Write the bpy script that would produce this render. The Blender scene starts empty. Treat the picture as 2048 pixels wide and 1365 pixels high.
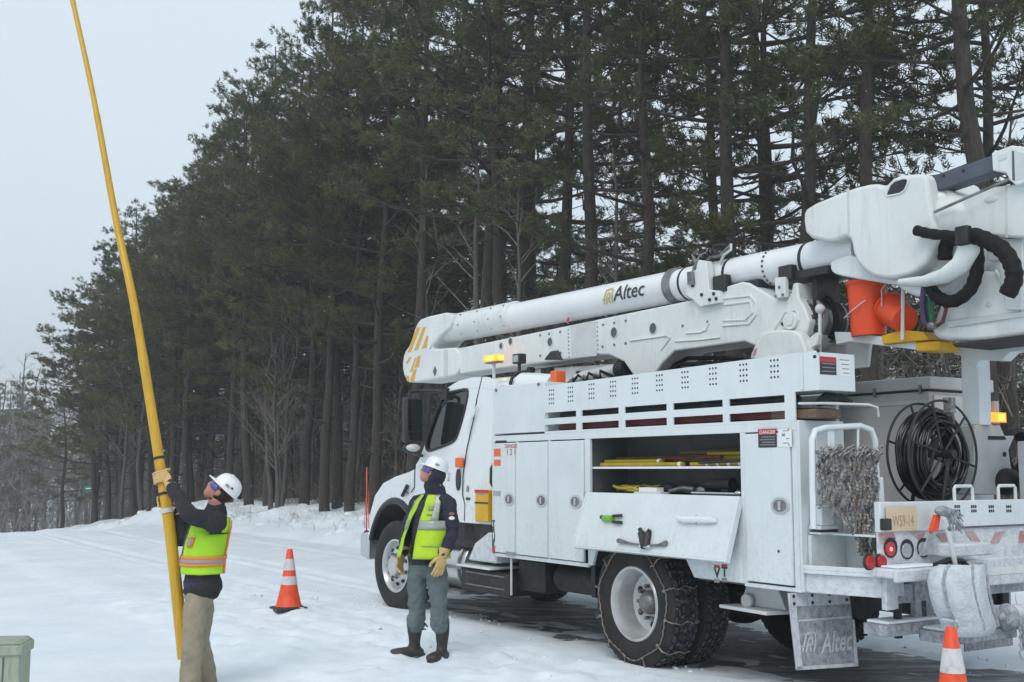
# Utility crew with a bucket truck on a snowy road beside a pine wood.
import bpy, bmesh, math, random
import numpy as np
from mathutils import Vector, Matrix, geometry, Quaternion
R = math.radians
random.seed(7); np.random.seed(7)
scn = bpy.context.scene
COL = scn.collection

# ------------------------------------------------------------------ camera, world, sun, exposure
FPX, CAMH, HOR = 2280.0, 1.6, 941.0            # focal length in photo pixels, eye height, horizon row
PITCH = math.atan((HOR - 682.5) / FPX)
cam_data = bpy.data.cameras.new('camera')
cam = bpy.data.objects.new('camera', cam_data); COL.objects.link(cam)
cam_data.sensor_width = 36.0; cam_data.lens = 36.0 * FPX / 2048.0
cam_data.clip_start = 0.05; cam_data.clip_end = 3000
cam.location = (0, 0, CAMH); cam.rotation_euler = (R(90) + PITCH, 0, 0)
scn.camera = cam

SUN_EL, SUN_ROT = R(48), R(200)
world = bpy.data.worlds.new('World'); scn.world = world; world.use_nodes = True
wn = world.node_tree; wn.nodes.clear()
w_out = wn.nodes.new('ShaderNodeOutputWorld'); w_bg = wn.nodes.new('ShaderNodeBackground')
w_bg.inputs['Strength'].default_value = 0.1
w_sky = wn.nodes.new('ShaderNodeTexSky'); w_sky.sky_type = 'NISHITA'; w_sky.sun_disc = False
w_sky.sun_elevation = SUN_EL; w_sky.sun_rotation = SUN_ROT; w_sky.air_density = 1.0; w_sky.dust_density = 3.0
w_tc = wn.nodes.new('ShaderNodeTexCoord'); w_sep = wn.nodes.new('ShaderNodeSeparateXYZ')
w_ramp = wn.nodes.new('ShaderNodeValToRGB')      # even snow cloud: a little paler towards the horizon
w_ramp.color_ramp.elements[0].position = 0.0; w_ramp.color_ramp.elements[0].color = (0.68, 0.765, 0.83, 1)
w_ramp.color_ramp.elements[1].position = 0.9; w_ramp.color_ramp.elements[1].color = (0.57, 0.68, 0.77, 1)
w_noise = wn.nodes.new('ShaderNodeTexNoise'); w_noise.inputs['Scale'].default_value = 1.6; w_noise.inputs['Detail'].default_value = 3
w_map = wn.nodes.new('ShaderNodeMapRange'); w_map.inputs['To Min'].default_value = 7.9; w_map.inputs['To Max'].default_value = 9.6
w_mul = wn.nodes.new('ShaderNodeVectorMath'); w_mul.operation = 'SCALE'
w_mix = wn.nodes.new('ShaderNodeMixRGB'); w_mix.inputs['Fac'].default_value = 0.94
wn.links.new(w_tc.outputs['Generated'], w_sep.inputs[0]); wn.links.new(w_sep.outputs['Z'], w_ramp.inputs['Fac'])
wn.links.new(w_tc.outputs['Generated'], w_noise.inputs['Vector']); wn.links.new(w_noise.outputs['Fac'], w_map.inputs['Value'])
wn.links.new(w_ramp.outputs['Color'], w_mul.inputs[0]); wn.links.new(w_map.outputs['Result'], w_mul.inputs['Scale'])
wn.links.new(w_sky.outputs['Color'], w_mix.inputs['Color1']); wn.links.new(w_mul.outputs['Vector'], w_mix.inputs['Color2'])
wn.links.new(w_mix.outputs['Color'], w_bg.inputs['Color']); wn.links.new(w_bg.outputs['Background'], w_out.inputs['Surface'])

sun_d = bpy.data.lights.new('sun', 'SUN'); sun_d.energy = 1.1; sun_d.angle = R(35); sun_d.color = (1.0, 0.97, 0.93)
sun = bpy.data.objects.new('sun', sun_d); COL.objects.link(sun)
sdir = Vector((math.sin(SUN_ROT) * math.cos(SUN_EL), math.cos(SUN_ROT) * math.cos(SUN_EL), math.sin(SUN_EL)))
sun.rotation_euler = sdir.to_track_quat('Z', 'Y').to_euler()
sun.location = (0, -5, 40)

vs = scn.view_settings
vs.view_transform = 'Standard'; vs.look = 'None'; vs.exposure = 0.5; vs.gamma = 1.0; vs.use_curve_mapping = False
scn.cycles.use_denoising = True
scn.cycles.max_bounces = 6; scn.cycles.diffuse_bounces = 3; scn.cycles.transparent_max_bounces = 8
scn.cycles.volume_bounces = 0

# ------------------------------------------------------------------ geometry of the place
YAW = R(32.5)
F_ = Vector((-math.sin(YAW), math.cos(YAW), 0)); L_ = Vector((-math.cos(YAW), -math.sin(YAW), 0))
TO = Vector((2.0054, 10.1082, 0))               # rear axle of the truck, on the ground
CAM = Vector((0, 0, CAMH))
cp, sp = math.cos(PITCH), math.sin(PITCH)
def ray(x, y):
    a = x - 1024; b = -(y - 682.5)
    return Vector((a, FPX * cp - b * sp, FPX * sp + b * cp))
def P(x, y, v):          # where a sight line of the survey meets the truck plane v = const: (u, w)
    r = ray(x, y); d = v + L_.dot(TO); t = (d - L_.dot(CAM)) / L_.dot(r); p = CAM + r * t
    return ((p - TO).dot(F_), p.z)
def Q(v, pts): return [P(x, y, v) for x, y in pts]
def PU(x, y, u):         # ... meets the plane u = const: (v, w)
    r = ray(x, y); d = u + F_.dot(TO); t = (d - F_.dot(CAM)) / F_.dot(r); p = CAM + r * t
    return ((p - TO).dot(L_), p.z)
def QU(u, pts): return [PU(x, y, u) for x, y in pts]
def D(x, y, dep):        # ... at a given distance in front of the photographer
    r = ray(x, y); return CAM + r * (dep / r.y)
def G(x, y, z=0.0):      # ... meets the level z
    r = ray(x, y); return CAM + r * ((z - CAMH) / r.z)
def toT(p): q = Vector(p) - TO; return (q.dot(F_), q.dot(L_), p[2])
def toW(u, v, w=0): return TO + F_ * u + L_ * v + Vector((0, 0, w))
def proj(p):
    q = Vector(p) - CAM; d = q.y * cp + q.z * sp; b = -q.y * sp + q.z * cp
    return 1024 + FPX * q.x / d, 682.5 - FPX * b / d, d

# ------------------------------------------------------------------ materials
def nt(m): return m.node_tree
def mat(name, col, rough=0.6, metal=0.0, col2=None, nscale=6.0, nmix=(0.35, 0.65), bump=0.0, bscale=40.0,
        emit=None, estr=0.0, spec=0.5, coat=0.0, detail=5.0, stretch=None, transm=0.0, ior=1.45, sss=0.0):
    m = bpy.data.materials.new(name); m.use_nodes = True
    n = nt(m).nodes; l = nt(m).links; b = n['Principled BSDF']
    b.inputs['Base Color'].default_value = (*col, 1); b.inputs['Roughness'].default_value = rough
    b.inputs['Metallic'].default_value = metal; b.inputs['Specular IOR Level'].default_value = spec
    b.inputs['Coat Weight'].default_value = coat; b.inputs['Transmission Weight'].default_value = transm
    b.inputs['IOR'].default_value = ior
    if sss: b.inputs['Subsurface Weight'].default_value = sss; b.inputs['Subsurface Radius'].default_value = (.05, .05, .05)
    tc = n.new('ShaderNodeTexCoord'); vec = tc.outputs['Object']
    if stretch:
        mp = n.new('ShaderNodeMapping'); mp.inputs['Scale'].default_value = stretch; l.new(vec, mp.inputs['Vector']); vec = mp.outputs['Vector']
    if col2 is not None:
        t = n.new('ShaderNodeTexNoise'); t.inputs['Scale'].default_value = nscale; t.inputs['Detail'].default_value = detail
        t.inputs['Roughness'].default_value = 0.65
        r = n.new('ShaderNodeValToRGB'); r.color_ramp.elements[0].position = nmix[0]; r.color_ramp.elements[1].position = nmix[1]
        r.color_ramp.elements[0].color = (*col, 1); r.color_ramp.elements[1].color = (*col2, 1)
        l.new(vec, t.inputs['Vector']); l.new(t.outputs['Fac'], r.inputs['Fac']); l.new(r.outputs['Color'], b.inputs['Base Color'])
    if bump:
        t2 = n.new('ShaderNodeTexNoise'); t2.inputs['Scale'].default_value = bscale; t2.inputs['Detail'].default_value = 4
        bp = n.new('ShaderNodeBump'); bp.inputs['Strength'].default_value = bump; bp.inputs['Distance'].default_value = 0.02
        l.new(vec, t2.inputs['Vector']); l.new(t2.outputs['Fac'], bp.inputs['Height']); l.new(bp.outputs['Normal'], b.inputs['Normal'])
    if emit: b.inputs['Emission Color'].default_value = (*emit, 1); b.inputs['Emission Strength'].default_value = estr
    return m

M = {}
def speckle(m, dirt, scale, lo, hi, zlo=None, zhi=None, stretch=None):
    """road film: fine specks of spray, thicker below a height on the vehicle"""
    n = nt(m).nodes; l = nt(m).links; b = n['Principled BSDF']
    src = b.inputs['Base Color'].links[0].from_socket if b.inputs['Base Color'].is_linked else None
    tc = n.new('ShaderNodeTexCoord'); t = n.new('ShaderNodeTexNoise'); t.inputs['Scale'].default_value = scale
    t.inputs['Detail'].default_value = 8; t.inputs['Roughness'].default_value = .75
    if stretch:
        mp = n.new('ShaderNodeMapping'); mp.inputs['Scale'].default_value = stretch; l.new(tc.outputs['Object'], mp.inputs['Vector']); l.new(mp.outputs['Vector'], t.inputs['Vector'])
    else: l.new(tc.outputs['Object'], t.inputs['Vector'])
    mr = n.new('ShaderNodeMapRange'); mr.inputs['From Min'].default_value = lo; mr.inputs['From Max'].default_value = hi
    l.new(t.outputs['Fac'], mr.inputs['Value']); fac = mr.outputs['Result']
    if zlo is not None:
        s = n.new('ShaderNodeSeparateXYZ'); l.new(tc.outputs['Object'], s.inputs[0])
        z = n.new('ShaderNodeMapRange'); z.inputs['From Min'].default_value = zhi; z.inputs['From Max'].default_value = zlo
        l.new(s.outputs['Z'], z.inputs['Value']); mu = n.new('ShaderNodeMath'); mu.operation = 'MULTIPLY'
        l.new(fac, mu.inputs[0]); l.new(z.outputs['Result'], mu.inputs[1]); fac = mu.outputs[0]
    mx = n.new('ShaderNodeMixRGB'); mx.inputs['Color2'].default_value = (*dirt, 1)
    if src: l.new(src, mx.inputs['Color1'])
    else: mx.inputs['Color1'].default_value = b.inputs['Base Color'].default_value
    l.new(fac, mx.inputs['Fac']); l.new(mx.outputs['Color'], b.inputs['Base Color'])
M['white'] = mat('truck_white', (.66, .705, .715), .32, col2=(.57, .61, .62), nscale=1.7, nmix=(.45, .8), coat=.25, bump=.02, bscale=9)
speckle(M['white'], (.40, .40, .39), 26, .5, .8, .75, 1.5)
speckle(M['white'], (.46, .46, .45), 5, .52, .95, .7, 3.2, (3, 3, .35))
M['cabwhite'] = mat('cab_white', (.72, .74, .75), .22, coat=.6, bump=.01, bscale=5)
speckle(M['cabwhite'], (.42, .41, .40), 22, .45, .8, .9, 1.9)
M['fibre'] = mat('fibreglass_white', (.76, .77, .78), .38, col2=(.70, .71, .73), nscale=2, coat=.2)
M['covergrey'] = mat('cover_white', (.70, .72, .71), .42, col2=(.60, .62, .61), nscale=2.2, nmix=(.4, .8), bump=.03, bscale=14)
speckle(M['covergrey'], (.44, .43, .41), 5, .5, .95, stretch=(2.5, 2.5, .5))
speckle(M['covergrey'], (.30, .29, .27), 34, .66, .9)
speckle(M['fibre'], (.50, .50, .49), 4, .56, 1.0, stretch=(.6, 3, 3))
M['dimwhite'] = mat('casting_white', (.58, .60, .60), .5, col2=(.48, .49, .49), nscale=4, nmix=(.4, .75), bump=.08, bscale=20)
M['frost'] = mat('snow_caked_paint', (.64, .66, .69), .8, col2=(.44, .45, .48), nscale=17, nmix=(.42, .72), bump=.5, bscale=60, detail=9)
M['frostgrey'] = mat('snow_caked_steel', (.23, .24, .26), .8, col2=(.50, .52, .55), nscale=24, nmix=(.36, .72), bump=.6, bscale=80, detail=9)
M['black'] = mat('black_plastic', (.022, .022, .025), .45, bump=.1, bscale=60)
M['chassis'] = mat('chassis_black', (.015, .015, .016), .6, col2=(.06, .055, .05), nscale=9, nmix=(.5, .8), bump=.2, bscale=30)
M['rubber'] = mat('tyre_rubber', (.014, .0135, .013), .75, col2=(.036, .033, .030), nscale=7, nmix=(.45, .75), bump=.15, bscale=50)
M['tread'] = mat('tyre_tread', (.022, .022, .024), .8, col2=(.24, .26, .29), nscale=38, nmix=(.5, .75), bump=.3, bscale=90, detail=8)
M['rim'] = mat('rim_steel', (.60, .61, .62), .32, metal=.55, col2=(.42, .41, .40), nscale=5, nmix=(.45, .8))
M['alu'] = mat('bright_aluminium', (.62, .63, .64), .28, metal=.9)
M['steel'] = mat('dull_steel', (.30, .30, .31), .45, metal=.7, col2=(.16, .15, .14), nscale=9)
M['chain'] = mat('galvanised_chain', (.34, .335, .32), .5, metal=.5, col2=(.12, .115, .11), nscale=25)
M['rustchain'] = mat('worn_tyre_chain', (.36, .31, .26), .6, metal=.5, col2=(.18, .15, .13), nscale=20)
M['hole'] = mat('dark_opening', (.03, .032, .035), .8)
M['greyhole'] = mat('boom_port_grey', (.09, .10, .105), .6)
M['glass'] = mat('cab_glass', (.012, .016, .016), .06, spec=.7, coat=.3)
M['interior'] = mat('cab_interior', (.02, .02, .022), .8, col2=(.05, .05, .05), nscale=8)
M['bluegrey'] = mat('blue_grey_jib', (.085, .095, .125), .5, col2=(.06, .068, .09), nscale=5, bump=.05)
M['amber'] = mat('lit_amber_lens', (.9, .35, .02), .3, emit=(1.0, .30, .012), estr=.95)
M['amberhot'] = mat('amber_lamp_core', (1, .7, .1), .3, emit=(1.0, .62, .06), estr=1.7)
M['amberoff'] = mat('orange_reflector', (.75, .13, .02), .25)
M['red'] = mat('red_lens', (.42, .015, .02), .2, coat=.5)
M['redlit'] = mat('lit_red_led', (.9, .2, .2), .3, emit=(1.0, .25, .28), estr=.9)
M['clear'] = mat('clear_lens', (.35, .37, .39), .15, coat=.5)
M['orangeplas'] = mat('orange_plastic', (.78, .075, .015), .42, bump=.03)
M['reddec'] = mat('red_decal', (.45, .03, .04), .4)
M['blkdec'] = mat('black_decal', (.03, .03, .035), .4)
M['whtdec'] = mat('white_decal', (.75, .76, .77), .4)
M['greydec'] = mat('grey_decal', (.25, .27, .28), .5)
M['yeldec'] = mat('yellow_decal', (.62, .36, .04), .45)
M['gold'] = mat('gold_emblem', (.55, .42, .12), .45)
M['yellow'] = mat('yellow_fibreglass', (.58, .33, .01), .38, col2=(.45, .235, .008), nscale=3, nmix=(.45, .7), coat=.3, stretch=(8, 8, .6))
M['stick'] = mat('hot_stick_yellow', (.42, .33, .015), .4, col2=(.30, .22, .01), nscale=6)
M['yelbox'] = mat('yellow_chock', (.72, .40, .01), .45, col2=(.6, .32, .01), nscale=5)
M['hose'] = mat('black_hose', (.008, .008, .009), .6, bump=.3, bscale=90, spec=.25)
M['cable'] = mat('black_cable_jacket', (.010, .010, .012), .22, coat=.3)
M['wood'] = mat('weathered_board', (.12, .07, .04), .85, col2=(.20, .14, .10), nscale=7, stretch=(1, 6, 6), bump=.3)
M['canvas'] = mat('frosted_canvas', (.58, .61, .64), .95, col2=(.42, .44, .46), nscale=13, nmix=(.42, .72), bump=.6, bscale=45, detail=9)
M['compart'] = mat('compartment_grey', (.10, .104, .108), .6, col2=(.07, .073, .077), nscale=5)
M['boxgrey'] = mat('body_inner_grey', (.58, .59, .60), .5, col2=(.47, .48, .49), nscale=3)
M['plate'] = mat('licence_plate_cream', (.62, .47, .30), .5, col2=(.66, .54, .38), nscale=4)
M['plateink'] = mat('licence_plate_ink', (.40, .24, .20), .6)
M['reddirty'] = mat('dirty_red_tape', (.40, .13, .14), .7, col2=(.50, .42, .43), nscale=14)
M['guidered'] = mat('faded_red_rod', (.62, .09, .05), .5)
M['redstick'] = mat('dark_red_stick', (.16, .02, .02), .5, col2=(.06, .01, .01), nscale=9)
M['green'] = mat('lime_green_plastic', (.16, .42, .03), .4)
M['purple'] = mat('purple_hose', (.05, .03, .09), .4)
M['greenhose'] = mat('green_hose', (.01, .12, .05), .4)
M['redhose'] = mat('dark_red_hose', (.14, .03, .04), .4)
M['snowcap'] = mat('snow_cap', (.80, .83, .86), .9, bump=.5, bscale=30)

# ------------------------------------------------------------------ mesh builder
class MB:
    def __init__(s): s.v = []; s.f = []; s.m = []
    def add(s, vs_, fs, mi=0):
        o = len(s.v); s.v += [tuple(p) for p in vs_]
        for f in fs: s.f.append(tuple(i + o for i in f)); s.m.append(mi)
        return s
    def box(s, x0, x1, y0, y1, z0, z1, mi=0):
        x0, x1 = sorted((x0, x1)); y0, y1 = sorted((y0, y1)); z0, z1 = sorted((z0, z1))
        v = [(x0,y0,z0),(x1,y0,z0),(x1,y1,z0),(x0,y1,z0),(x0,y0,z1),(x1,y0,z1),(x1,y1,z1),(x0,y1,z1)]
        return s.add(v, [(0,3,2,1),(4,5,6,7),(0,1,5,4),(1,2,6,5),(2,3,7,6),(3,0,4,7)], mi)
    def prism(s, outer, a0, a1, axis='y', holes=(), mi=0):
        """outline in the plane across axis, run from a0 to a1. axis y: (x,z); axis x: (y,z); axis z: (x,y)"""
        if a0 > a1: a0, a1 = a1, a0
        loops = [list(outer)] + [list(h) for h in holes]
        flat = [p for lp in loops for p in lp]; n = len(flat)
        tris = geometry.tessellate_polygon([[Vector((p[0], p[1], 0)) for p in lp] for lp in loops])
        mk = {'y': lambda p, a: (p[0], a, p[1]), 'x': lambda p, a: (a, p[0], p[1]), 'z': lambda p, a: (p[0], p[1], a)}[axis]
        vs_ = [mk(p, a0) for p in flat] + [mk(p, a1) for p in flat]; fs = []
        for t in tris:
            fs.append(tuple(t)); fs.append(tuple(i + n for i in reversed(t)))
        o = 0
        for lp in loops:
            k = len(lp)
            for i in range(k):
                j = (i + 1) % k; fs.append((o + i, o + j, o + j + n, o + i + n))
            o += k
        return s.add(vs_, fs, mi)
    def cyl(s, p0, p1, r0, r1=None, n=16, cap=True, mi=0):
        p0 = Vector(p0); p1 = Vector(p1); r1 = r0 if r1 is None else r1
        d = (p1 - p0).normalized(); a = d.orthogonal().normalized(); b = d.cross(a)
        vs_ = []
        for p, r in ((p0, r0), (p1, r1)):
            for i in range(n):
                t = 2 * math.pi * i / n; vs_.append(p + (a * math.cos(t) + b * math.sin(t)) * r)
        fs = [(i, (i+1) % n, n + (i+1) % n, n + i) for i in range(n)]
        if cap: fs += [tuple(range(n-1, -1, -1)), tuple(range(n, 2*n))]
        return s.add(vs_, fs, mi)
    def tube(s, pts, r, n=8, closed=False, mi=0, flat=1.0):
        pts = [Vector(p) for p in pts]; k = len(pts)
        rs = r if isinstance(r, (list, tuple)) else [r] * k
        nrm = None; vs_ = []
        for i, p in enumerate(pts):
            if closed: d = pts[(i+1) % k] - pts[i-1]
            else: d = pts[min(i+1, k-1)] - pts[max(i-1, 0)]
            d.normalize()
            if nrm is None: nrm = d.orthogonal().normalized()
            else:
                nrm = nrm - d * nrm.dot(d)
                nrm = nrm.normalized() if nrm.length > 1e-6 else d.orthogonal().normalized()
            b = d.cross(nrm)
            for j in range(n):
                t = 2 * math.pi * j / n; vs_.append(p + nrm * math.cos(t) * rs[i] + b * math.sin(t) * rs[i] * flat)
        fs = []
        for i in range(k if closed else k - 1):
            i2 = (i + 1) % k
            for j in range(n):
                j2 = (j + 1) % n; fs.append((i*n+j, i*n+j2, i2*n+j2, i2*n+j))
        if not closed: fs += [tuple(range(n-1, -1, -1)), tuple(range((k-1)*n, k*n))]
        return s.add(vs_, fs, mi)
    def lathe(s, prof, origin=(0, 0, 0), axis=(0, 0, 1), n=32, mi=0, closed=False):
        """prof: (distance along axis, radius)"""
        o = Vector(origin); d = Vector(axis).normalized(); a = d.orthogonal().normalized(); b = d.cross(a); vs_ = []; k = len(prof)
        for h, r in prof:
            for j in range(n):
                t = 2 * math.pi * j / n; vs_.append(o + d * h + (a * math.cos(t) + b * math.sin(t)) * max(r, 1e-4))
        fs = []
        for i in range(k if closed else k - 1):
            i2 = (i + 1) % k
            for j in range(n):
                j2 = (j+1) % n; fs.append((i*n+j, i*n+j2, i2*n+j2, i2*n+j))
        return s.add(vs_, fs, mi)
    def ball(s, c, r, n=12, m=8, mi=0):
        c = Vector(c); rr = r if isinstance(r, (tuple, list)) else (r, r, r); vs_ = []
        for i in range(m + 1):
            ph = math.pi * i / m
            for j in range(n):
                t = 2 * math.pi * j / n
                vs_.append(c + Vector((rr[0]*math.sin(ph)*math.cos(t), rr[1]*math.sin(ph)*math.sin(t), rr[2]*math.cos(ph))))
        fs = [(i*n+j, i*n+(j+1) % n, (i+1)*n+(j+1) % n, (i+1)*n+j) for i in range(m) for j in range(n)]
        return s.add(vs_, fs, mi)
    def build(s, name, m, parent=None, bevel=0.0, seg=2, smooth=True, ang=32, warp=None, merge=False):
        me = bpy.data.meshes.new(name)
        vv = [warp(p) for p in s.v] if warp else s.v
        me.from_pydata(vv, [], s.f)
        ms = m if isinstance(m, (list, tuple)) else [m]
        for x in ms: me.materials.append(M[x] if isinstance(x, str) else x)
        if len(ms) > 1: me.polygons.foreach_set('material_index', s.m)
        bm = bmesh.new(); bm.from_mesh(me)
        if merge: bmesh.ops.remove_doubles(bm, verts=bm.verts, dist=1e-4)
        bmesh.ops.recalc_face_normals(bm, faces=bm.faces)
        if bevel: bmesh.ops.dissolve_limit(bm, angle_limit=R(1), verts=bm.verts, edges=bm.edges)
        bm.to_mesh(me); bm.free()
        if smooth: me.shade_smooth(); me.set_sharp_from_angle(angle=R(ang))
        o = bpy.data.objects.new(name, me); COL.objects.link(o)
        if parent: o.parent = parent
        if bevel:
            b = o.modifiers.new('bevel', 'BEVEL'); b.width = bevel; b.segments = seg; b.limit_method = 'ANGLE'; b.angle_limit = R(35)
        return o

def thing(name, label, cat, loc=(0, 0, 0), rotz=0.0, group=None):
    o = bpy.data.objects.new(name, None); COL.objects.link(o); o.empty_display_size = .2
    o.location = loc; o.rotation_euler = (0, 0, rotz); o['label'] = label; o['category'] = cat
    if group: o['group'] = group
    return o
def tag(o, label=None, cat=None, group=None, kind=None):
    if label: o['label'] = label
    if cat: o['category'] = cat
    if group: o['group'] = group
    if kind: o['kind'] = kind
    return o
def copy_tree(o, parent=None):
    c = o.copy(); COL.objects.link(c); c.parent = parent
    for ch in o.children: copy_tree(ch, c)
    return c
def slice_mesh(vs_, fs, step):
    """cut flat lettering into narrow strips so that it can follow a round surface"""
    bm = bmesh.new(); vv = [bm.verts.new((x, y, 0)) for x, y in vs_]
    for f in fs:
        try: bm.faces.new([vv[i] for i in f])
        except ValueError: pass
    bmesh.ops.triangulate(bm, faces=bm.faces)
    y0 = min(y for x, y in vs_); y1 = max(y for x, y in vs_); y = y0 + step
    while y < y1:
        bmesh.ops.bisect_plane(bm, geom=bm.verts[:] + bm.edges[:] + bm.faces[:], plane_co=(0, y, 0), plane_no=(0, 1, 0)); y += step
    bm.verts.index_update(); out = [(v.co.x, v.co.y) for v in bm.verts], [tuple(v.index for v in f.verts) for f in bm.faces]; bm.free(); return out
def text_mesh(txt, size, shear=0.0, bold=0.0, sx=1.0):
    cu = bpy.data.curves.new('txt', 'FONT'); cu.body = txt; cu.size = size; cu.shear = shear; cu.offset = bold
    cu.align_x = 'CENTER'; cu.align_y = 'CENTER'; cu.resolution_u = 3
    o = bpy.data.objects.new('txt', cu); COL.objects.link(o)
    me = bpy.data.meshes.new_from_object(o.evaluated_get(bpy.context.evaluated_depsgraph_get()))
    vs_ = [(p.co.x * sx, p.co.y) for p in me.vertices]; fs = [tuple(p.vertices) for p in me.polygons]
    bpy.data.objects.remove(o); bpy.data.curves.remove(cu); bpy.data.meshes.remove(me)
    return vs_, fs
def text_on(txt, size, fn, m, parent, name='lettering', **kw):
    cut = kw.pop('cut', 0); vs_, fs = text_mesh(txt, size, **kw)
    if cut: vs_, fs = slice_mesh(vs_, fs, cut)
    b = MB(); b.add([fn(x, y) for x, y in vs_], fs)
    me = bpy.data.meshes.new(name); me.from_pydata(b.v, [], b.f); me.materials.append(M[m])
    o = bpy.data.objects.new(name, me); COL.objects.link(o); o.parent = parent
    return o
# value noise for terrain
def vnoise(x, y, seed=0):
    xi = np.floor(x).astype(np.int64); yi = np.floor(y).astype(np.int64); xf = x - xi; yf = y - yi
    def h(a, b):
        n = (a * 374761393 + b * 668265263 + seed * 974634777) & 0xffffffff
        n = ((n ^ (n >> 13)) * 1274126177) & 0xffffffff
        return ((n ^ (n >> 16)) & 0xffff) / 65535.0
    sx = xf * xf * (3 - 2 * xf); sy = yf * yf * (3 - 2 * yf)
    return (h(xi, yi) * (1-sx) + h(xi+1, yi) * sx) * (1-sy) + (h(xi, yi+1) * (1-sx) + h(xi+1, yi+1) * sx) * sy
def fbm(x, y, o=4, seed=0, g=.5):
    a = 1.0; t = 0; s = 0
    for i in range(o): t = t + a * vnoise(x, y, seed + i); s += a; a *= g; x = x * 2.03 + 11.3; y = y * 2.03 + 5.7
    return t / s
# ------------------------------------------------------------------ ground, road, snow
def snow_mat():
    m = mat('snow', (.72, .76, .80), .85, spec=.25)
    n = nt(m).nodes; l = nt(m).links; b = n['Principled BSDF']
    tc = n.new('ShaderNodeTexCoord')
    hs = []
    for sc, d, w in ((2.5, 4, .5), (14, 5, .35), (90, 3, .25)):
        t = n.new('ShaderNodeTexNoise'); t.inputs['Scale'].default_value = sc; t.inputs['Detail'].default_value = d
        l.new(tc.outputs['Object'], t.inputs['Vector']); mu = n.new('ShaderNodeMath'); mu.operation = 'MULTIPLY'; mu.inputs[1].default_value = w
        l.new(t.outputs['Fac'], mu.inputs[0]); hs.append(mu.outputs[0])
    a1 = n.new('ShaderNodeMath'); l.new(hs[0], a1.inputs[0]); l.new(hs[1], a1.inputs[1])
    a2 = n.new('ShaderNodeMath'); l.new(a1.outputs[0], a2.inputs[0]); l.new(hs[2], a2.inputs[1])
    bp = n.new('ShaderNodeBump'); bp.inputs['Strength'].default_value = .55; bp.inputs['Distance'].default_value = .03
    l.new(a2.outputs[0], bp.inputs['Height']); l.new(bp.outputs['Normal'], b.inputs['Normal'])
    t = n.new('ShaderNodeTexNoise'); t.inputs['Scale'].default_value = .9; t.inputs['Detail'].default_value = 6; t.inputs['Roughness'].default_value = .7
    l.new(tc.outputs['Object'], t.inputs['Vector'])
    r = n.new('ShaderNodeValToRGB'); r.color_ramp.elements[0].position = .3; r.color_ramp.elements[1].position = .62
    r.color_ramp.elements[0].color = (.665, .725, .775, 1); r.color_ramp.elements[1].color = (.78, .825, .86, 1)
    l.new(t.outputs['Fac'], r.inputs['Fac']); l.new(r.outputs['Color'], b.inputs['Base Color'])
    return m
M['snow'] = snow_mat()
def asphalt_mat():
    m = mat('wet_asphalt', (.035, .037, .041), .5, bump=.3, bscale=120)
    n = nt(m).nodes; l = nt(m).links; b = n['Principled BSDF']
    tc = n.new('ShaderNodeTexCoord'); mp = n.new('ShaderNodeMapping'); mp.inputs['Scale'].default_value = (.55, 2.4, 1)
    l.new(tc.outputs['Object'], mp.inputs['Vector'])
    t = n.new('ShaderNodeTexNoise'); t.inputs['Scale'].default_value = 2.2; t.inputs['Detail'].default_value = 9; t.inputs['Roughness'].default_value = .72
    l.new(mp.outputs['Vector'], t.inputs['Vector'])
    r = n.new('ShaderNodeValToRGB'); r.color_ramp.elements[0].position = .36; r.color_ramp.elements[1].position = .64
    r.color_ramp.elements[0].color = (.085, .089, .095, 1); r.color_ramp.elements[1].color = (.50, .53, .56, 1)
    e = r.color_ramp.elements.new(.50); e.color = (.19, .198, .21, 1)
    l.new(t.outputs['Fac'], r.inputs['Fac']); l.new(r.outputs['Color'], b.inputs['Base Color'])
    return m
M['asphalt'] = asphalt_mat()

def sm(x, a, b): t = np.clip((x - a) / (b - a), 0, 1); return t * t * (3 - 2 * t)
def bank_h(u, v):
    """height of the land: level road, a snowy bank rising into the wood on the far side"""
    e = -2.75 + .35 * (fbm(u * .35, v * 0 + 3, 3, 5) - .5) * 2
    d = np.clip(e - v, 0, None)
    z = .56 * (1 - np.exp(-d / 1.5)) + .022 * d
    z = z + (fbm(u * .9, v * .9, 4, 9) - .5) * .34 * np.clip(d, 0, 1.2)
    fall = np.clip(u - 24, 0, None) * np.clip((v + 3.5) / 2.0, 0, 1)   # the road dips away beyond the bend
    z = z - .055 * fall * np.clip(1 - (u - 24) / 400, 0, 1)
    f2 = np.clip(u - 29, 0, 90); z = z - .075 * f2 * sm(u, 29, 36)
    return z
def ground_z(u, v):
    return float(bank_h(np.array([u * 1.0]), np.array([v * 1.0]))[0])
random.seed(12); PRINTS = []
def walk(u0, v0, u1, v1, n):
    for i in range(n):
        t = i / max(1, n - 1); a = math.atan2(v1 - v0, u1 - u0); side = .11 * (1 if i % 2 else -1)
        PRINTS.append((u0 + (u1 - u0) * t - math.sin(a) * side + random.uniform(-.05, .05), v0 + (v1 - v0) * t + math.cos(a) * side + random.uniform(-.05, .05), a + random.uniform(-.2, .2)))
walk(1.1, 2.2, -3.2, 2.6, 12); walk(1.6, 2.6, 3.6, 1.6, 6); walk(.7, 4.3, .9, 2.9, 5); walk(1.3, 4.6, -2.2, 4.4, 9); walk(-.6, 2.1, -1.9, 1.7, 5); walk(2.0, 4.2, 4.6, 2.6, 7)
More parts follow.
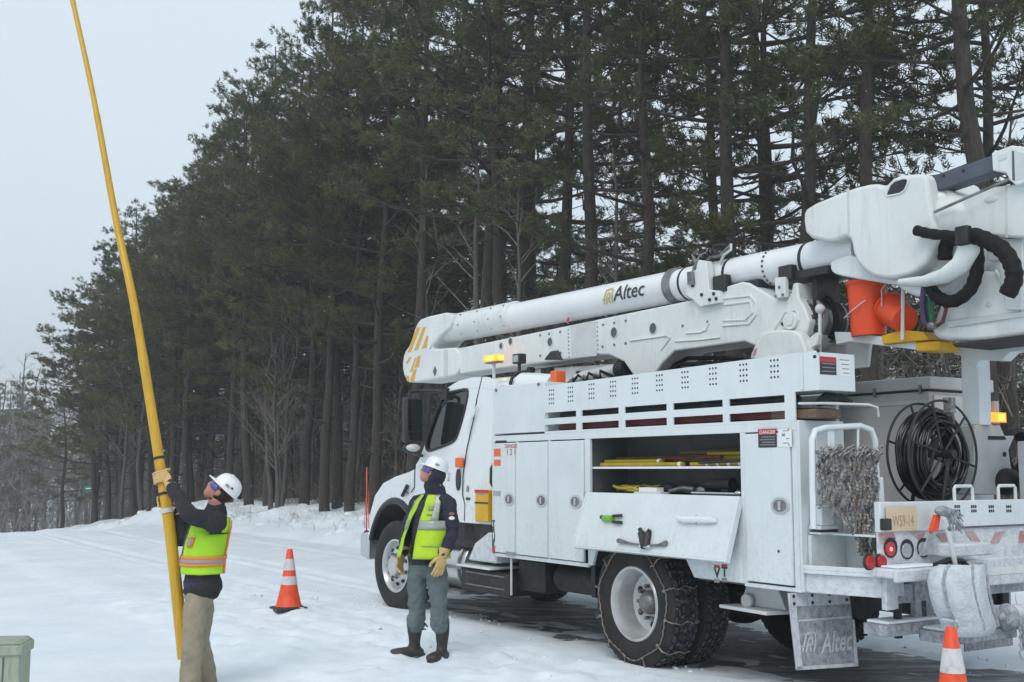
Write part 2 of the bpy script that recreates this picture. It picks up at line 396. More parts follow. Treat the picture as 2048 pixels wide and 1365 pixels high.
def snow_h(u, v):
    z = bank_h(u, v)
    s = .036 + (fbm(u * 1.3, v * 1.6, 4, 21) - .5) * .020 + (fbm(u * 7, v * 7, 3, 33) - .5) * .020
    # trodden, lumpy snow between the man and the truck
    trod = sm(v, 1.1, 1.6) * (1 - sm(v, 3.1, 4.4)) * (1 - sm(u, 6, 10))
    s = s + trod * (np.abs(fbm(u * 4.2, v * 4.2, 4, 41) - .5) * .16 - .012)
    # yard side: deeper and smoother
    s = s + sm(v, 2.6, 3.6) * .02 - sm(v, 3.2, 4.4) * .085
    # wheel tracks running along the road
    for c, w, dp in ((-1.75, .16, .030), (.05, .13, .034), (.48, .07, .020), (1.55, .12, .030), (1.95, .06, .016)):
        cc = c + (fbm(u * .12, u * 0 + c, 2, 60) - .5) * .5
        g = np.exp(-((v - cc) / w) ** 2) * (.35 + 1.4 * (fbm(u * .5, v * 6, 3, 71) - .25))
        s = s - dp * g * sm(u, 3.5, 7) * 1.15 + .011 * np.exp(-((np.abs(v - cc) - w * 1.5) / .07) ** 2) * sm(u, 3.5, 7)
    s = np.maximum(s, .010)
    # boot prints round the two men
    for (bu, bv, ba) in PRINTS:
        ca, sa = math.cos(ba), math.sin(ba); du, dv = u - bu, v - bv; x = du * ca + dv * sa; y = -du * sa + dv * ca
        e_ = (x / .15) ** 2 + (y / .06) ** 2; s = s - .055 * np.exp(-e_ ** 2) + .018 * np.exp(-((np.sqrt(e_) - 1.35) / .25) ** 2)
    s = np.maximum(s, np.where(v > 3.2, -1.0, .004))
    # tread bars pressed into the fresher wheel tracks
    for c, w in ((1.75, .13), (2.45, .13)):
        cc = c + .06 * np.sin(u * .35); g = (np.abs(v - cc) < w) * 1.0; s = s - g * (.010 + .007 * (np.sin((u + np.abs(v - cc) * .9) * 2 * np.pi / .13) > 0)) * sm(u, -7, -4) * (1 - sm(u, 9, 14))
    # ground kept bare under and behind the truck
    wob = (fbm(u * .8, v * .8, 4, 81) - .5) * .85 + (fbm(u * 5, v * 5, 4, 83) - .5) * .6
    bare = sm(v + wob, -1.40, -1.15) * (1 - sm(v + wob, .45, 1.05)) * (1 - sm(u + wob, 4.7, 6.4)) * sm(u, -16, -12)
    lane = sm(np.abs(v + 1.05 + wob * .3), .18, .02) * 0
    s = s * (1 - bare) - .012 * np.clip(bare, 0, 1) + bare * (fbm(u * 3, v * 9, 4, 87) - .5) * .05
    # a little drift left standing along the middle of the bare strip
    s = s + bare * .026 * np.exp(-((v - .22 - wob * .4) / .10) ** 2) * (fbm(u * 1.1, v * 3, 3, 91) > .5)
    return z + s
def axis(segs):
    out = [segs[0][0]]
    for a, b, st in segs:
        n = max(1, int(round((b - a) / st))); out += [a + (b - a) * (i + 1) / n for i in range(n)]
    return np.array(out)
us = axis([(-400, -60, 40), (-60, -12, 3), (-12, 9, .065), (9, 26, .16), (26, 60, .8), (60, 160, 5), (160, 700, 60)])
vv_ = axis([(-500, -60, 40), (-60, -14, 1.5), (-14, -5, .25), (-5, 7.5, .07), (7.5, 14, .5), (14, 60, 4), (60, 400, 40)])
def grid_object(name, us, vs_, hf, m, kind):
    U, V = np.meshgrid(us, vs_, indexing='ij'); Z = hf(U, V)
    X = TO.x + F_.x * U + L_.x * V; Y = TO.y + F_.y * U + L_.y * V
    co = np.stack([X, Y, Z], -1).reshape(-1, 3); nu, nv = U.shape
    i = (np.arange(nu - 1)[:, None] * nv + np.arange(nv - 1)[None, :]).reshape(-1)
    q = np.stack([i, i + nv, i + nv + 1, i + 1], -1)
    me = bpy.data.meshes.new(name); me.vertices.add(len(co)); me.vertices.foreach_set('co', co.ravel())
    me.loops.add(q.size); me.loops.foreach_set('vertex_index', q.ravel().astype(np.int32))
    me.polygons.add(len(q)); me.polygons.foreach_set('loop_start', np.arange(0, q.size, 4, dtype=np.int32))
    me.update(calc_edges=True); me.validate(); me.materials.append(M[m]); me.shade_smooth()
    o = bpy.data.objects.new(name, me); COL.objects.link(o); o['kind'] = kind
    # faces must look up
    if me.polygons[0].normal.z < 0: me.flip_normals()
    return o
g = grid_object('ground', us, vv_, snow_h, 'snow', 'structure'); tag(g, 'snow lying over the yard, the road and the bank')
rd = MB(); n_ = 40
for i in range(n_):
    u0 = -60 + i * 2.1; u1 = u0 + 2.1
    rd.add([toW(u0, -2.6), toW(u1, -2.6), toW(u1, 2.7), toW(u0, 2.7)], [(0, 1, 2, 3)])
ro = rd.build('road', 'asphalt', smooth=False); tag(ro, 'dark wet asphalt showing where the snow is worn away', kind='structure')
# loose lumps of snow kicked up along the wheel tracks
lump = MB()
for i in range(420):
    u = random.uniform(-6, 9); v = random.choice([random.gauss(1.5, .5), random.gauss(.9, .25), random.gauss(-1.4, .3)])
    r_ = random.uniform(.005, .017); z = float(snow_h(np.array([u]), np.array([v]))[0])
    if z < -.01: z = .0
    p = toW(u, v, z + r_ * .3); lump.ball(p, (r_ * random.uniform(.8, 1.6), r_ * random.uniform(.8, 1.6), r_ * .7), 6, 4)
lo = lump.build('snow_clods', 'snow'); tag(lo, 'small clods of snow scattered beside the truck', 'snow clods', kind='stuff')
# ------------------------------------------------------------------ the bucket truck (x forward, y to its left side, z up)
TR = thing('bucket_truck', 'white utility bucket truck with its boom stowed and one side door hanging open', 'truck', TO, R(90) + YAW)
S = 1.22                                        # half width of the body
def part(mb, name, m, bevel=.006, **k): return mb.build(name, m, TR, bevel=bevel, **k)
def rbox(name, m, *a, bevel=.006, parent=None, **k):
    return MB().box(*a).build(name, m, parent or TR, bevel=bevel, **k)
def left_text(txt, x, z, size, m, y, parent=TR, vertical=False, **k):
    if vertical: return text_on(txt, size, lambda a, b: (x + b, y, z + a), m, parent, **k)
    return text_on(txt, size, lambda a, b: (x - a, y, z + b), m, parent, **k)

# --- left side body -------------------------------------------------
side = MB()
side.prism([(.60, 1.41), (-1.30, 1.41), (-1.30, .79), (-.76, .79), (-.64, .96), (-.52, 1.06), (.36, 1.06), (.46, .98), (.54, .79), (.60, .79)], S - .03, S)
side.box(.60, 2.18, S - .03, S, .77, .805); side.box(-1.84, -1.30, S - .03, S, .77, .80)
side.box(-1.84, 2.18, S - .03, S, 1.872, 1.935)
side.box(.565, .64, S - .03, S, 1.41, 1.872); side.box(-1.335, -1.285, S - .03, S, .80, 1.872)
side.box(-1.84, -1.79, S - .03, S, .80, 1.872); side.box(2.145, 2.18, S - .03, S, .805, 1.872)
for x in (1.74, 1.19): side.box(x - .02, x + .02, S - .03, S - .004, .805, 1.872)
part(side, 'side_frame', 'white', bevel=.004)
box = MB()
box.box(.60, 2.15, .77, .79, .79, 1.92); box.box(-1.82, .60, .77, .79, 1.06, 1.92); box.box(-1.82, -.76, .77, .79, .79, 1.06)
box.box(-1.84, 2.18, .77, S - .03, 1.925, 1.945); box.box(.60, 2.15, .79, S - .03, .775, .79); box.box(-1.79, -.78, .79, S - .03, .775, .79)
box.box(.585, .60, .79, S - .03, .79, 1.92); box.box(-1.31, -1.295, .79, S - .03, .79, 1.92); box.box(-1.295, .585, .79, S - .03, 1.385, 1.405)
box.box(-.76, .585, .79, S - .03, 1.065, 1.08)
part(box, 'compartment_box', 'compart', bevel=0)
rbox('body_end_wall', 'white', 2.15, 2.18, .77, S - .03, .77, 1.925, bevel=.003)
rear = MB(); rear.box(-1.865, -1.842, .77, S, .775, 1.945); part(rear, 'body_rear_wall', 'white', bevel=.004)
# inner rear door of the left body with its seam
rbox('rear_locker_door', 'white', -1.875, -1.867, .80, 1.06, 1.30, 1.88, bevel=.003)
rbox('compartment_shelf', 'whtdec', -1.29, .58, .80, 1.185, 1.612, 1.63, bevel=.002)
def latch(x, z, par, sc=1.0):
    l = MB(); w, h = .092 * sc, .062 * sc
    l.prism([(x + w * math.cos(t) * (1 if abs(math.cos(t)) > .1 else 1), z + h * math.sin(t)) for t in [math.pi / 8 + k * math.pi / 4 for k in range(8)]], S + .014, S + .022)
    o = l.build('latch', 'alu', par, bevel=.003)
    k = MB(); k.prism([(x + w * .72 * math.cos(t), z + h * .72 * math.sin(t)) for t in [math.pi / 8 + k_ * math.pi / 4 for k_ in range(8)]], S + .0225, S + .0235)
    k.build('latch_recess', 'steel', par)
    h_ = MB(); h_.box(x - .012, x + .012, S + .02, S + .032, z - .03, z + .03); h_.build('latch_paddle', 'alu', par, bevel=.003)
for x0, x1, lx in ((1.755, 2.140, 1.84), (1.205, 1.725, 1.29), (.645, 1.175, .755)):
    d = MB(); d.box(x0, x1, S - .012, S + .014, .812, 1.862); d = part(d, 'compartment_door', 'white', bevel=.006)
    latch(lx, 1.325, d)
d = MB(); d.box(-1.785, -1.34, S - .012, S + .014, .812, 1.862); d = part(d, 'compartment_door', 'white', bevel=.006)
latch(*P(1561, 1012, S + .014), d, 1.0)
k = MB(); k.cyl((-1.66, S + .012, 1.04), (-1.66, S + .02, 1.04), .009); k.build('lock', 'hole', d)
# drop door, hinged at the sill of the open compartment and hanging out
hinge = Vector((0, S + .012, 1.408)); low = [P(1158, 1100, S + .16), P(1467, 1131, S + .16)]
ang = math.atan2(.15, .455)
def dd(p):   # door coordinates: x along, y out of its face, z down from the hinge
    x, o, s = p; return (x, S + .012 + s * math.sin(ang) + o * math.cos(ang), 1.41 - s * math.cos(ang) + o * math.sin(ang))
door = MB(); door.box(-1.275, .57, -.006, .012, 0, .475)
DD = part(door, 'drop_door', 'white', bevel=.004, warp=dd)
fr = MB()
for a in ((-1.295, -1.275, -.034, .016, 0, .49), (.57, .59, -.034, .016, 0, .49), (-1.275, .57, -.034, .016, .475, .49)): fr.box(*a)
fr.build('door_rim', 'white', DD, bevel=.003, warp=dd)
def ddp(px, py):    # a point on the door's inner face under a survey sight line
    r = ray(px, py); o = CAM - TO; oc = Vector((o.dot(F_), o.dot(L_), CAM.z)); rc = Vector((r.dot(F_), r.dot(L_), r.z))
    nrm = Vector((0, math.cos(ang), math.sin(ang))); p0 = Vector(dd((0, .012, 0))); t = (p0 - oc).dot(nrm) / rc.dot(nrm); h = oc + rc * t
    return h.x, (1.41 - (h.z - .012 * math.sin(ang))) / math.cos(ang)
def door_clip(): pass
# upper front panel and the long perforated rack
rbox('upper_panel', 'white', 1.262, 2.18, .80, S, 1.952, 2.415, bevel=.006)
for (x, y) in ((993, 781), (1078, 769)):
    u, w = P(x, y, S); k = MB(); k.cyl((u, S, w), (u, S + .012, w), .016, n=10); part(k, 'panel_latch', 'steel', bevel=0)
rk = MB()
slotsU = [(1090, 1152), (1163, 1237), (1249, 1333), (1346, 1445), (1458, 1569)]
xu = [(P(a, 820 if False else 815, S)[0], P(b, 800, S)[0]) for a, b in slotsU]
Z = dict(top=2.40, b1=2.125, s1b=2.072, r2=2.015, s2b=1.955, bot=1.935)
holes = []
for a, b in xu:
    holes.append([(a, Z['b1']), (b, Z['b1']), (b, Z['s1b']), (a, Z['s1b'])]); holes.append([(a, Z['r2']), (b, Z['r2']), (b, Z['s2b']), (a, Z['s2b'])])
outer = [(1.258, 2.372), (-2.06, 2.412), (-2.06, 2.142), (-1.835, 2.142), (-1.835, 1.935), (1.258, 1.935)]
rk.prism(outer, S - .012, S, holes=holes)
part(rk, 'rack_face', 'white', bevel=0)
rb = MB(); rb.box(-2.05, 1.25, .86, S - .012, 2.142, 2.16); rb.box(-2.05, 1.25, .86, .875, 2.16, 2.38); rb.box(-2.06, -2.04, .86, S - .012, 2.142, 2.40)
rb.box(-2.05, 1.25, .86, S - .012, 2.33, 2.345)
rb.box(1.235, 1.25, .86, S - .012, 1.96, 2.142); rb.box(-1.84, 1.25, .80, .815, 1.95, 2.142)
part(rb, 'rack_box', 'white', bevel=.003)
pp = MB()
u_, w_ = P(1603, 705, S); pp.box(u_ - .012, u_ + .012, S + .0005, S + .01, 2.15, 2.40); part(pp, 'rack_seam', 'white', bevel=.003)
hl = MB()
for cx, cy in ((1103, 794), (1141, 789), (1183, 783), (1226, 778), (1270, 772), (1319, 766), (1370, 760), (1426, 753), (1487, 746), (1549, 738)):
    cu, cw = P(cx, cy, S)
    for i in (-1, 0, 1):
        for j in (-1.5, -.5, .5, 1.5):
            a, b = cu + i * .033, cw + j * .040
            hl.cyl((a, S - .001, b), (a, S + .0015, b), .0088, n=7)
hl = part(hl, 'punched_hole', 'hole', bevel=0, smooth=False); tag(hl, kind='stuff')
# decals on the left face
def decal(name, x0, x1, z0, z1, m, y=S + .0155, parent=TR, t=.0012):
    return MB().box(x0, x1, y, y + t, z0, z1).build(name, m, parent, smooth=False)
def pdec(name, px0, py0, px1, py1, m, y=S + .0155, parent=TR):
    a = P(px0, py0, y); b = P(px1, py1, y); return decal(name, min(a[0], b[0]), max(a[0], b[0]), min(a[1], b[1]), max(a[1], b[1]), m, y, parent)
pdec('side_reflector', 988, 898, 1001, 913, 'amberoff'); pdec('side_reflector', 988, 920, 1001, 932, 'amberoff')
pdec('vent_slot', 991, 882, 1013, 888, 'hole', S + .0005)
a = P(993, 988, S + .016); left_text('3008', a[0], a[1], .075, 'greydec', S + .017, name='fleet_number')
a = P(1022, 893, S + .016); left_text('DANGER', a[0], a[1], .055, 'reddec', S + .017, name='warning_lettering')
a = P(1022, 905, S + .016); left_text('1 2 1', a[0], a[1], .085, 'reddec', S + .017, name='warning_lettering')
for i, (y0, h) in enumerate(((1046, .04), (1059, .05), (1074, .05), (1087, .05))):
    a = P(987, y0 + 2, S + .016); left_text('TRUK'[i], a[0], a[1], .085, 'blkdec', S + .017, bold=.004, name='door_lettering')
k = MB(); a = P(987, 1100, S + .016); k.prism([(a[0] + .028 * math.cos(t * .524), a[1] + .038 * math.sin(t * .524)) for t in range(12)], S + .0155, S + .0175); part(k, 'round_decal', 'reddec', bevel=0)
pdec('maker_badge', 1011, 1103, 1031, 1112, 'greydec')
def warn(px0, py0, px1, py1, y, split=.3):
    a = P(px0, py0, y); b = P(px1, py1, y); x1_, x0_ = a[0], b[0]; z1_, z0_ = a[1], b[1]
    d0 = MB().box(x0_, x1_, y, y + .001, z0_, z1_).build('warning_label', 'blkdec', TR, smooth=False)
    MB().box(x0_, x1_, y + .001, y + .002, z1_ - (z1_ - z0_) * split, z1_).build('label_header', 'reddec', d0, smooth=False)
    for i in range(4):
        zz = z0_ + (z1_ - z0_) * (.12 + i * .14); MB().box(x0_ + .015, x1_ - .015 - .02 * (i % 2), y + .001, y + .0018, zz, zz + .006).build('label_line', 'greydec', d0, smooth=False)
    return d0
w1 = warn(1516, 859, 1554, 895, S + .0155)
text_on('DANGER', .038, lambda a, b, c=P(1535, 865, S + .016): (c[0] - a, S + .0182, c[1] + b), 'whtdec', w1, 'label_lettering')
d0 = MB().box(P(1584, 890, S + .0155)[0], P(1557, 890, S + .0155)[0], S + .0155, S + .0165, P(1584, 894, S)[1], P(1584, 858, S)[1]).build('instruction_label', 'whtdec', TR, smooth=False)
b_ = P(1571, 876, S + .017)
b = MB()
for i, (dx, dz, w, h) in enumerate(((-.03, .05, .02, .012), (.0, .045, .05, .006), (.02, .01, .03, .02), (-.02, -.01, .03, .006), (.0, -.04, .06, .006), (-.03, -.055, .012, .012))):
    b.box(b_[0] + dx - w / 2, b_[0] + dx + w / 2, S + .0165, S + .0172, b_[1] + dz, b_[1] + dz + h)
b.build('label_diagram', 'greydec', d0, smooth=False)
for (x, y, ch) in ((1434, 1140, 'V'), (1449, 1138, 'T')):
    a = P(x, y + 7, S + .001); left_text(ch, a[0], a[1], .10, 'blkdec', S + .0012, bold=.004, name='sill_lettering')
    a = P(x, y - 6, S + .001); decal('sill_label', a[0] - .03, a[0] + .03, a[1] - .008, a[1] + .012, 'reddec', S + .0005)
    a = P(x, y + 22, S + .001); decal('sill_label', a[0] - .028, a[0] + .028, a[1] - .014, a[1] + .014, 'greydec', S + .0005)
# rear end face of the rack with its two labels
XR = -2.0605
def rear_dec(name, y0, y1, z0, z1, m, x=XR, parent=TR): return MB().box(x - .0012, x, y0, y1, z0, z1).build(name, m, parent, smooth=False)
(ya, za), (yb, zb) = PU(1639, 713, XR), PU(1673, 751, XR)
l0 = rear_dec('warning_label', yb, ya, zb, za, 'blkdec'); rear_dec('label_header', yb, ya, za - (za - zb) * .32, za, 'reddec', XR - .0013, l0)
for i in range(4): rear_dec('label_line', yb + .012, ya - .02, zb + .02 + i * .026, zb + .026 + i * .026, 'greydec', XR - .0013, l0)
(ya, za), (yb, zb) = PU(1679, 719, XR), PU(1701, 754, XR)
l0 = rear_dec('instruction_label', yb, ya, zb, za, 'whtdec')
for i in range(4): rear_dec('label_line', yb + .01, ya - .03 + .01 * i, zb + .02 + i * .03, zb + .026 + i * .03, 'greydec', XR - .0013, l0)
for (x, y) in ((1635, 702), (1628, 714)):
    u, w = PU(x, y, XR); k = MB(); k.cyl((XR, u, w), (XR - .012, u, w), .012, n=8); part(k, 'rack_bolt', 'hole', bevel=0)
bar = MB(); bar.tube([(-1.85, S - .02, 2.06), (-2.02, 1.16, 2.055), (-2.14, .82, 2.05), (-2.16, .76, 2.03), (-2.15, .74, 1.97)], .009, 8); part(bar, 'rack_retainer_bar', 'dimwhite', bevel=0)

# --- right side body and deck ---------------------------------------
rbd = MB(); rbd.box(-1.66, 2.18, -1.22, -.45, .98, 2.22); part(rbd, 'right_body', 'boxgrey', bevel=.008)
rlid = MB(); rlid.box(-1.69, 2.2, -1.24, -.43, 2.235, 2.335); part(rlid, 'right_body_lid', 'boxgrey', bevel=.01)
rl2 = MB(); rl2.box(-1.675, 2.18, -1.23, -.438, 2.222, 2.234); part(rl2, 'lid_gasket', 'hole', bevel=0)
for x in (-1.60, -1.15, -.7):
    k = MB(); k.box(x - .012, x + .012, -.43, -.415, 2.20, 2.27); part(k, 'lid_hinge', 'steel', bevel=.002)
hr = MB(); hr.box(-1.66, 2.18, -.45, -.442, 2.12, 2.15); part(hr, 'body_rail', 'dimwhite', bevel=.002)
rdoor = MB(); rdoor.box(-1.672, -1.662, -1.18, -.50, 1.0, 2.19); part(rdoor, 'right_rear_door', 'white', bevel=.004)
rs = MB(); rs.box(-1.68, 2.18, -1.22, -.46, .78, .98); part(rs, 'right_skirt', 'white', bevel=.005)
deck = MB(); deck.box(-2.38, 2.18, -.44, .765, .94, .975); deck.box(-2.38, -1.88, -1.2, -.44, .94, .975); part(deck, 'deck', 'chassis', bevel=0)
bh = MB(); bh.box(2.14, 2.17, -.44, .765, .975, 2.2); part(bh, 'bulkhead', 'boxgrey', bevel=0)
# chassis
ch = MB()
for y in (-.42, .35): ch.box(-2.3, 5.15, y, y + .08, .60, .86)
for x in (-2.2, -.6, .6, 2.0, 3.4, 4.9): ch.box(x - .06, x + .06, -.42, .43, .62, .80)
part(ch, 'chassis_rail', 'chassis', bevel=.008)
ax = MB(); ax.cyl((0, -.62, .52), (0, .62, .52), .085, n=16); ax.ball((0, 0, .50), (.26, .27, .22), 16, 10); ax.cyl((.2, 0, .5), (2.6, 0, .72), .06)
part(ax, 'rear_axle', 'chassis', bevel=0); ax = MB(); ax.cyl((4.5, -.85, .45), (4.5, .85, .45), .05, n=10); part(ax, 'front_axle', 'chassis', bevel=0)
for y in (-.5, .5):
    sp_ = MB()
    for i in range(5): sp_.box(-.6 + i * .09, .6 - i * .09, y - .045, y + .045, .60 + i * .022, .62 + i * .022)
    part(sp_, 'leaf_spring', 'chassis', bevel=0)
ex = MB(); ex.box(2.02, 2.95, .45, 1.12, .38, .60); part(ex, 'battery_box', 'chassis', bevel=.012)
ex = MB(); ex.box(1.55, 2.01, .40, 1.02, .45, .74); part(ex, 'equipment_box', 'chassis', bevel=.012)
ex = MB(); ex.cyl((.70, .84, .60), (1.50, .84, .60), .13, n=20); part(ex, 'hydraulic_tank', 'chassis', bevel=.01)
ex = MB(); ex.box(.66, .72, .44, 1.1, .50, .77); part(ex, 'tank_bracket', 'chassis', bevel=.006)
for i, z in enumerate((.44, .56)):
    k = MB(); k.box(2.1, 2.85, 1.121, 1.128, z, z + .012); part(k, 'box_seam', 'steel', bevel=0)
tank = MB(); tank.cyl((-1.15, -.2, .62), (-.45, -.2, .62), .2); part(tank, 'air_tank', 'chassis', bevel=0)
rod = MB(); rod.cyl((1.86, 1.20, .42), (1.86, 1.20, .79), .011, n=8); part(rod, 'ground_rod', 'dimwhite', bevel=0)
# outrigger foot plate under the rear body
fo = MB(); fo.prism(QU(0, [(0, 0)] * 0) or [(-1.55, .70), (-1.0, .70), (-.92, 1.12), (-1.45, 1.16)], .575, .60, axis='z')
part(fo, 'outrigger_foot', 'dimwhite', bevel=.004)
fo = MB(); fo.prism([(-1.48, .60), (-1.02, .60), (-1.1, .78), (-1.40, .78)], .82, 1.0); fo.cyl((-1.13, 1.01, .64), (-1.13, 1.05, .64), .055)
part(fo, 'outrigger_leg', 'dimwhite', bevel=.01)

# --- wheels ----------------------------------------------------------
def tyre_mesh(R0=.52, w=.28, rimr=.29, seg=72):
    t = MB(); hw = w / 2
    prof = [(-hw * .82, rimr), (-hw * .98, rimr + .04), (-hw * 1.0, (rimr + R0) / 2), (-hw * .95, R0 - .035), (-hw * .84, R0 - .014),
            (hw * .84, R0 - .014), (hw * .95, R0 - .035), (hw * 1.0, (rimr + R0) / 2), (hw * .98, rimr + .04), (hw * .82, rimr)]
    t.lathe(prof, (0, 0, 0), (0, 1, 0), n=seg); return t
def tread_mesh(R0=.52, w=.28, rows=5, n=44):
    t = MB(); hw = w * .42; rw = 2 * hw / rows
    for r in range(rows):
        y0 = -hw + r * rw + .006; y1 = y0 + rw - .014; ph = .5 * (r % 2)
        for i in range(n):
            a0 = 2 * math.pi * (i + ph) / n; a1 = a0 + 2 * math.pi / n * .70; sk = .05 * (1 if r % 2 else -1)
            vs_ = []
            for rad in (R0 - .02, R0):
                for (a, y) in ((a0, y0), (a1, y0), (a1 + sk * .6, y1), (a0 + sk * .6, y1)): vs_.append((rad * math.cos(a), y, rad * math.sin(a)))
            t.add(vs_, [(4, 5, 6, 7), (0, 1, 5, 4), (1, 2, 6, 5), (2, 3, 7, 6), (3, 0, 4, 7)])
    return t
def rim_rear(t):      # deep dish of an outer dual, open to +y
    t.lathe([(.115, .29), (.125, .305), (.135, .298), (.132, .28), (.09, .262), (.075, .258), (.0, .245), (-.055, .235), (-.072, .20), (-.075, .10), (-.075, 0)], (0, 0, 0), (0, 1, 0), n=48); return t
def rim_front(t):     # convex disc of the steer wheel
    t.lathe([(.115, .29), (.128, .302), (.13, .285), (.10, .268), (.065, .255), (.07, .225), (.115, .16), (.122, .12), (.165, .105), (.18, .07), (.18, 0)], (0, 0, 0), (0, 1, 0), n=48); return t
def wheel(x, y, z, name, front=False, flip=False, chain=False, steer=0.0, R0=.52):
    e = bpy.data.objects.new(name, None); COL.objects.link(e); e.parent = TR; e.location = (x, y, z); e.rotation_euler = (0, 0, (math.pi if flip else 0) + steer)
    tyre_mesh(R0).build('tyre', 'rubber', e, ang=50)
    if True:
        tr_ = tread_mesh(R0, rows=5 if not front else 4, n=44).build('tread', 'tread', e, smooth=False)
    (rim_front if front else rim_rear)(MB()).build('rim', 'rim', e, ang=40)
    h = MB(); nb = 10
    for i in range(nb):
        a = 2 * math.pi * i / nb
        if front: h.cyl((.135 * math.cos(a), .11, .135 * math.sin(a)), (.135 * math.cos(a), .155, .135 * math.sin(a)), .017, n=6)
        else: h.cyl((.135 * math.cos(a), -.08, .135 * math.sin(a)), (.135 * math.cos(a), -.02, .135 * math.sin(a)), .017, n=6)
    if not front:
        hb_ = MB(); hb_.lathe([(-.075, .10), (-.02, .095), (.015, .075), (.03, .05), (.03, 0)], (0, 0, 0), (0, 1, 0), n=28); hb_.build('hub', 'steel', e, ang=40)
    tag(h.build('lug_nut', 'steel', e, smooth=False), kind='stuff')
    vnt = MB(); yv, rv = (.094, .205) if front else (-.068, .182)
    for i in range(10 if front else 6):
        a = 2 * math.pi * (i + .5) / (10 if front else 6); c = Vector((rv * math.cos(a), yv, rv * math.sin(a)))
        d = Vector((math.cos(a) * .42, 1, math.sin(a) * .42)).normalized() if front else Vector((0, 1, 0))
        vnt.cyl(c - d * .01, c + d * (.010 if front else .004), .022 if front else .028, n=12)
    tag(vnt.build('vent_hole', 'hole', e, smooth=False), kind='stuff')
    if chain:
        c = MB(); rs_ = R0 - .085; N = 84
        ring = [((rs_ + .012 * math.sin(t * 7)) * math.cos(t), .152, (rs_ + .012 * math.sin(t * 7)) * math.sin(t)) for t in [2 * math.pi * i / N for i in range(N)]]
        for i in range(N):   # links one by one
            p, q = Vector(ring[i]), Vector(ring[(i + 1) % N]); dlt = (q - p) * .12
            c.tube([p - dlt, (p + q) / 2 + Vector((0, .004 * (1 if i % 2 else -1), 0)), q + dlt], [.0035, .0058, .0035], 5, flat=.6 if i % 2 else 1.3)
        for i in range(12):
            a = 2 * math.pi * i / 12 + .2; ca, sa = math.cos(a), math.sin(a)
            pts = [(rs_ * ca, .155, rs_ * sa), ((R0 - .02) * ca, .15, (R0 - .02) * sa), ((R0 + .004) * ca, .115, (R0 + .004) * sa)]
            for j in range(1, 8):
                aa = a + .025 * math.sin(j * 1.4); pts.append(((R0 + .006) * math.cos(aa), .115 - j * .033, (R0 + .006) * math.sin(aa)))
            c.tube(pts, [.004 + .0025 * (j % 2) for j in range(len(pts))], 5)
            c.ball((rs_ * ca, .158, rs_ * sa), .013, 6, 5)
        c.build('snow_chain', 'rustchain', e)
    return e
wheel(0, 1.075, .52, 'rear_wheel', chain=True); wheel(0, .745, .52, 'rear_wheel')
wheel(0, -1.075, .52, 'rear_wheel', flip=True, chain=False); wheel(0, -.745, .52, 'rear_wheel', flip=True)
FX = 4.50
wheel(FX, .98, .51, 'front_wheel', front=True, steer=R(3), R0=.51); wheel(FX, -.98, .51, 'front_wheel', front=True, flip=True, steer=R(3), R0=.51)

# --- cab ---------------------------------------------------------------
CW = 1.10
def lean(p):   # the cab sides lean in above the belt line
    x, y, z = p; s = 1 - .075 * max(0, z - 1.65); return (x, y * s, z)
def lean2(p):
    x, y, z = lean(p); s = 1 - .13 * max(0, (x - 3.3)) ** 1.3 * (1 if z > 1.7 else 1); return (x, y * s, z)
cabp = [(2.40, 1.06), (2.40, 2.46), (2.44, 2.52)] + [(2.62, 2.56), (2.9, 2.575), (3.2, 2.555), (3.42, 2.50), (3.53, 2.44)] + [(3.93, 1.74), (4.02, 1.66), (4.04, 1.06)]
win = Q(1.05, [(934, 780), (925, 779), (893, 786), (884, 796), (872, 828), (861, 868), (857, 890), (860, 901), (868, 902), (900, 890), (915, 882), (921, 866), (929, 830), (934, 795)])
def rr(pts, k=2):     # round the outline's corners
    for _ in range(k):
        out = []
        for i in range(len(pts)):
            a, b = Vector(pts[i]), Vector(pts[(i+1) % len(pts)]); out += [tuple(a * .78 + b * .22), tuple(a * .22 + b * .78)]
        pts = out
    return pts
winr = rr(win, 1)
for s in (1, -1):
    c = MB(); c.prism(cabp, s * (CW - .03), s * CW, holes=[winr]); part(c, 'cab_side', 'cabwhite', bevel=0, warp=lean, ang=30)
    gasket = MB(); n_ = len(winr); gasket.tube([(p[0], s * (CW + .001), p[1]) for p in winr], .016, 8, closed=True); part(gasket, 'window_seal', 'black', bevel=0, warp=lean)
    gl = MB(); gl.prism(winr, s * (CW - .022), s * (CW - .016)); part(gl, 'side_window', 'glass', bevel=0, warp=lean)
roof = MB(); xs = [(2.40, 2.43), (2.405, 2.50), (2.46, 2.545), (2.62, 2.575), (2.9, 2.595), (3.2, 2.575), (3.42, 2.515), (3.54, 2.43)]
rv_ = []; ny = 15
for x, z in xs:
    for j in range(ny):
        t = -1 + 2 * j / (ny - 1); yy = t * (CW + .004); drop = .13 * abs(t) ** 5; rv_.append((x, yy, z - drop + (.02 * (1 - t * t))))
roof.add(rv_, [(i * ny + j, i * ny + j + 1, (i + 1) * ny + j + 1, (i + 1) * ny + j) for i in range(len(xs) - 1) for j in range(ny - 1)])
part(roof, 'cab_roof', 'cabwhite', bevel=0, warp=lean, ang=60)
bk = MB(); bk.box(2.385, 2.41, -CW + .02, CW - .02, 1.06, 2.47); part(bk, 'cab_back', 'cabwhite', bevel=.01, warp=lean)
ws = MB(); ws.add([(3.50, -1.0, 2.44), (3.50, 1.0, 2.44), (3.93, 1.07, 1.72), (3.93, -1.07, 1.72)], [(0, 1, 2, 3)]); part(ws, 'windscreen', 'glass', bevel=0, smooth=False, warp=lean)
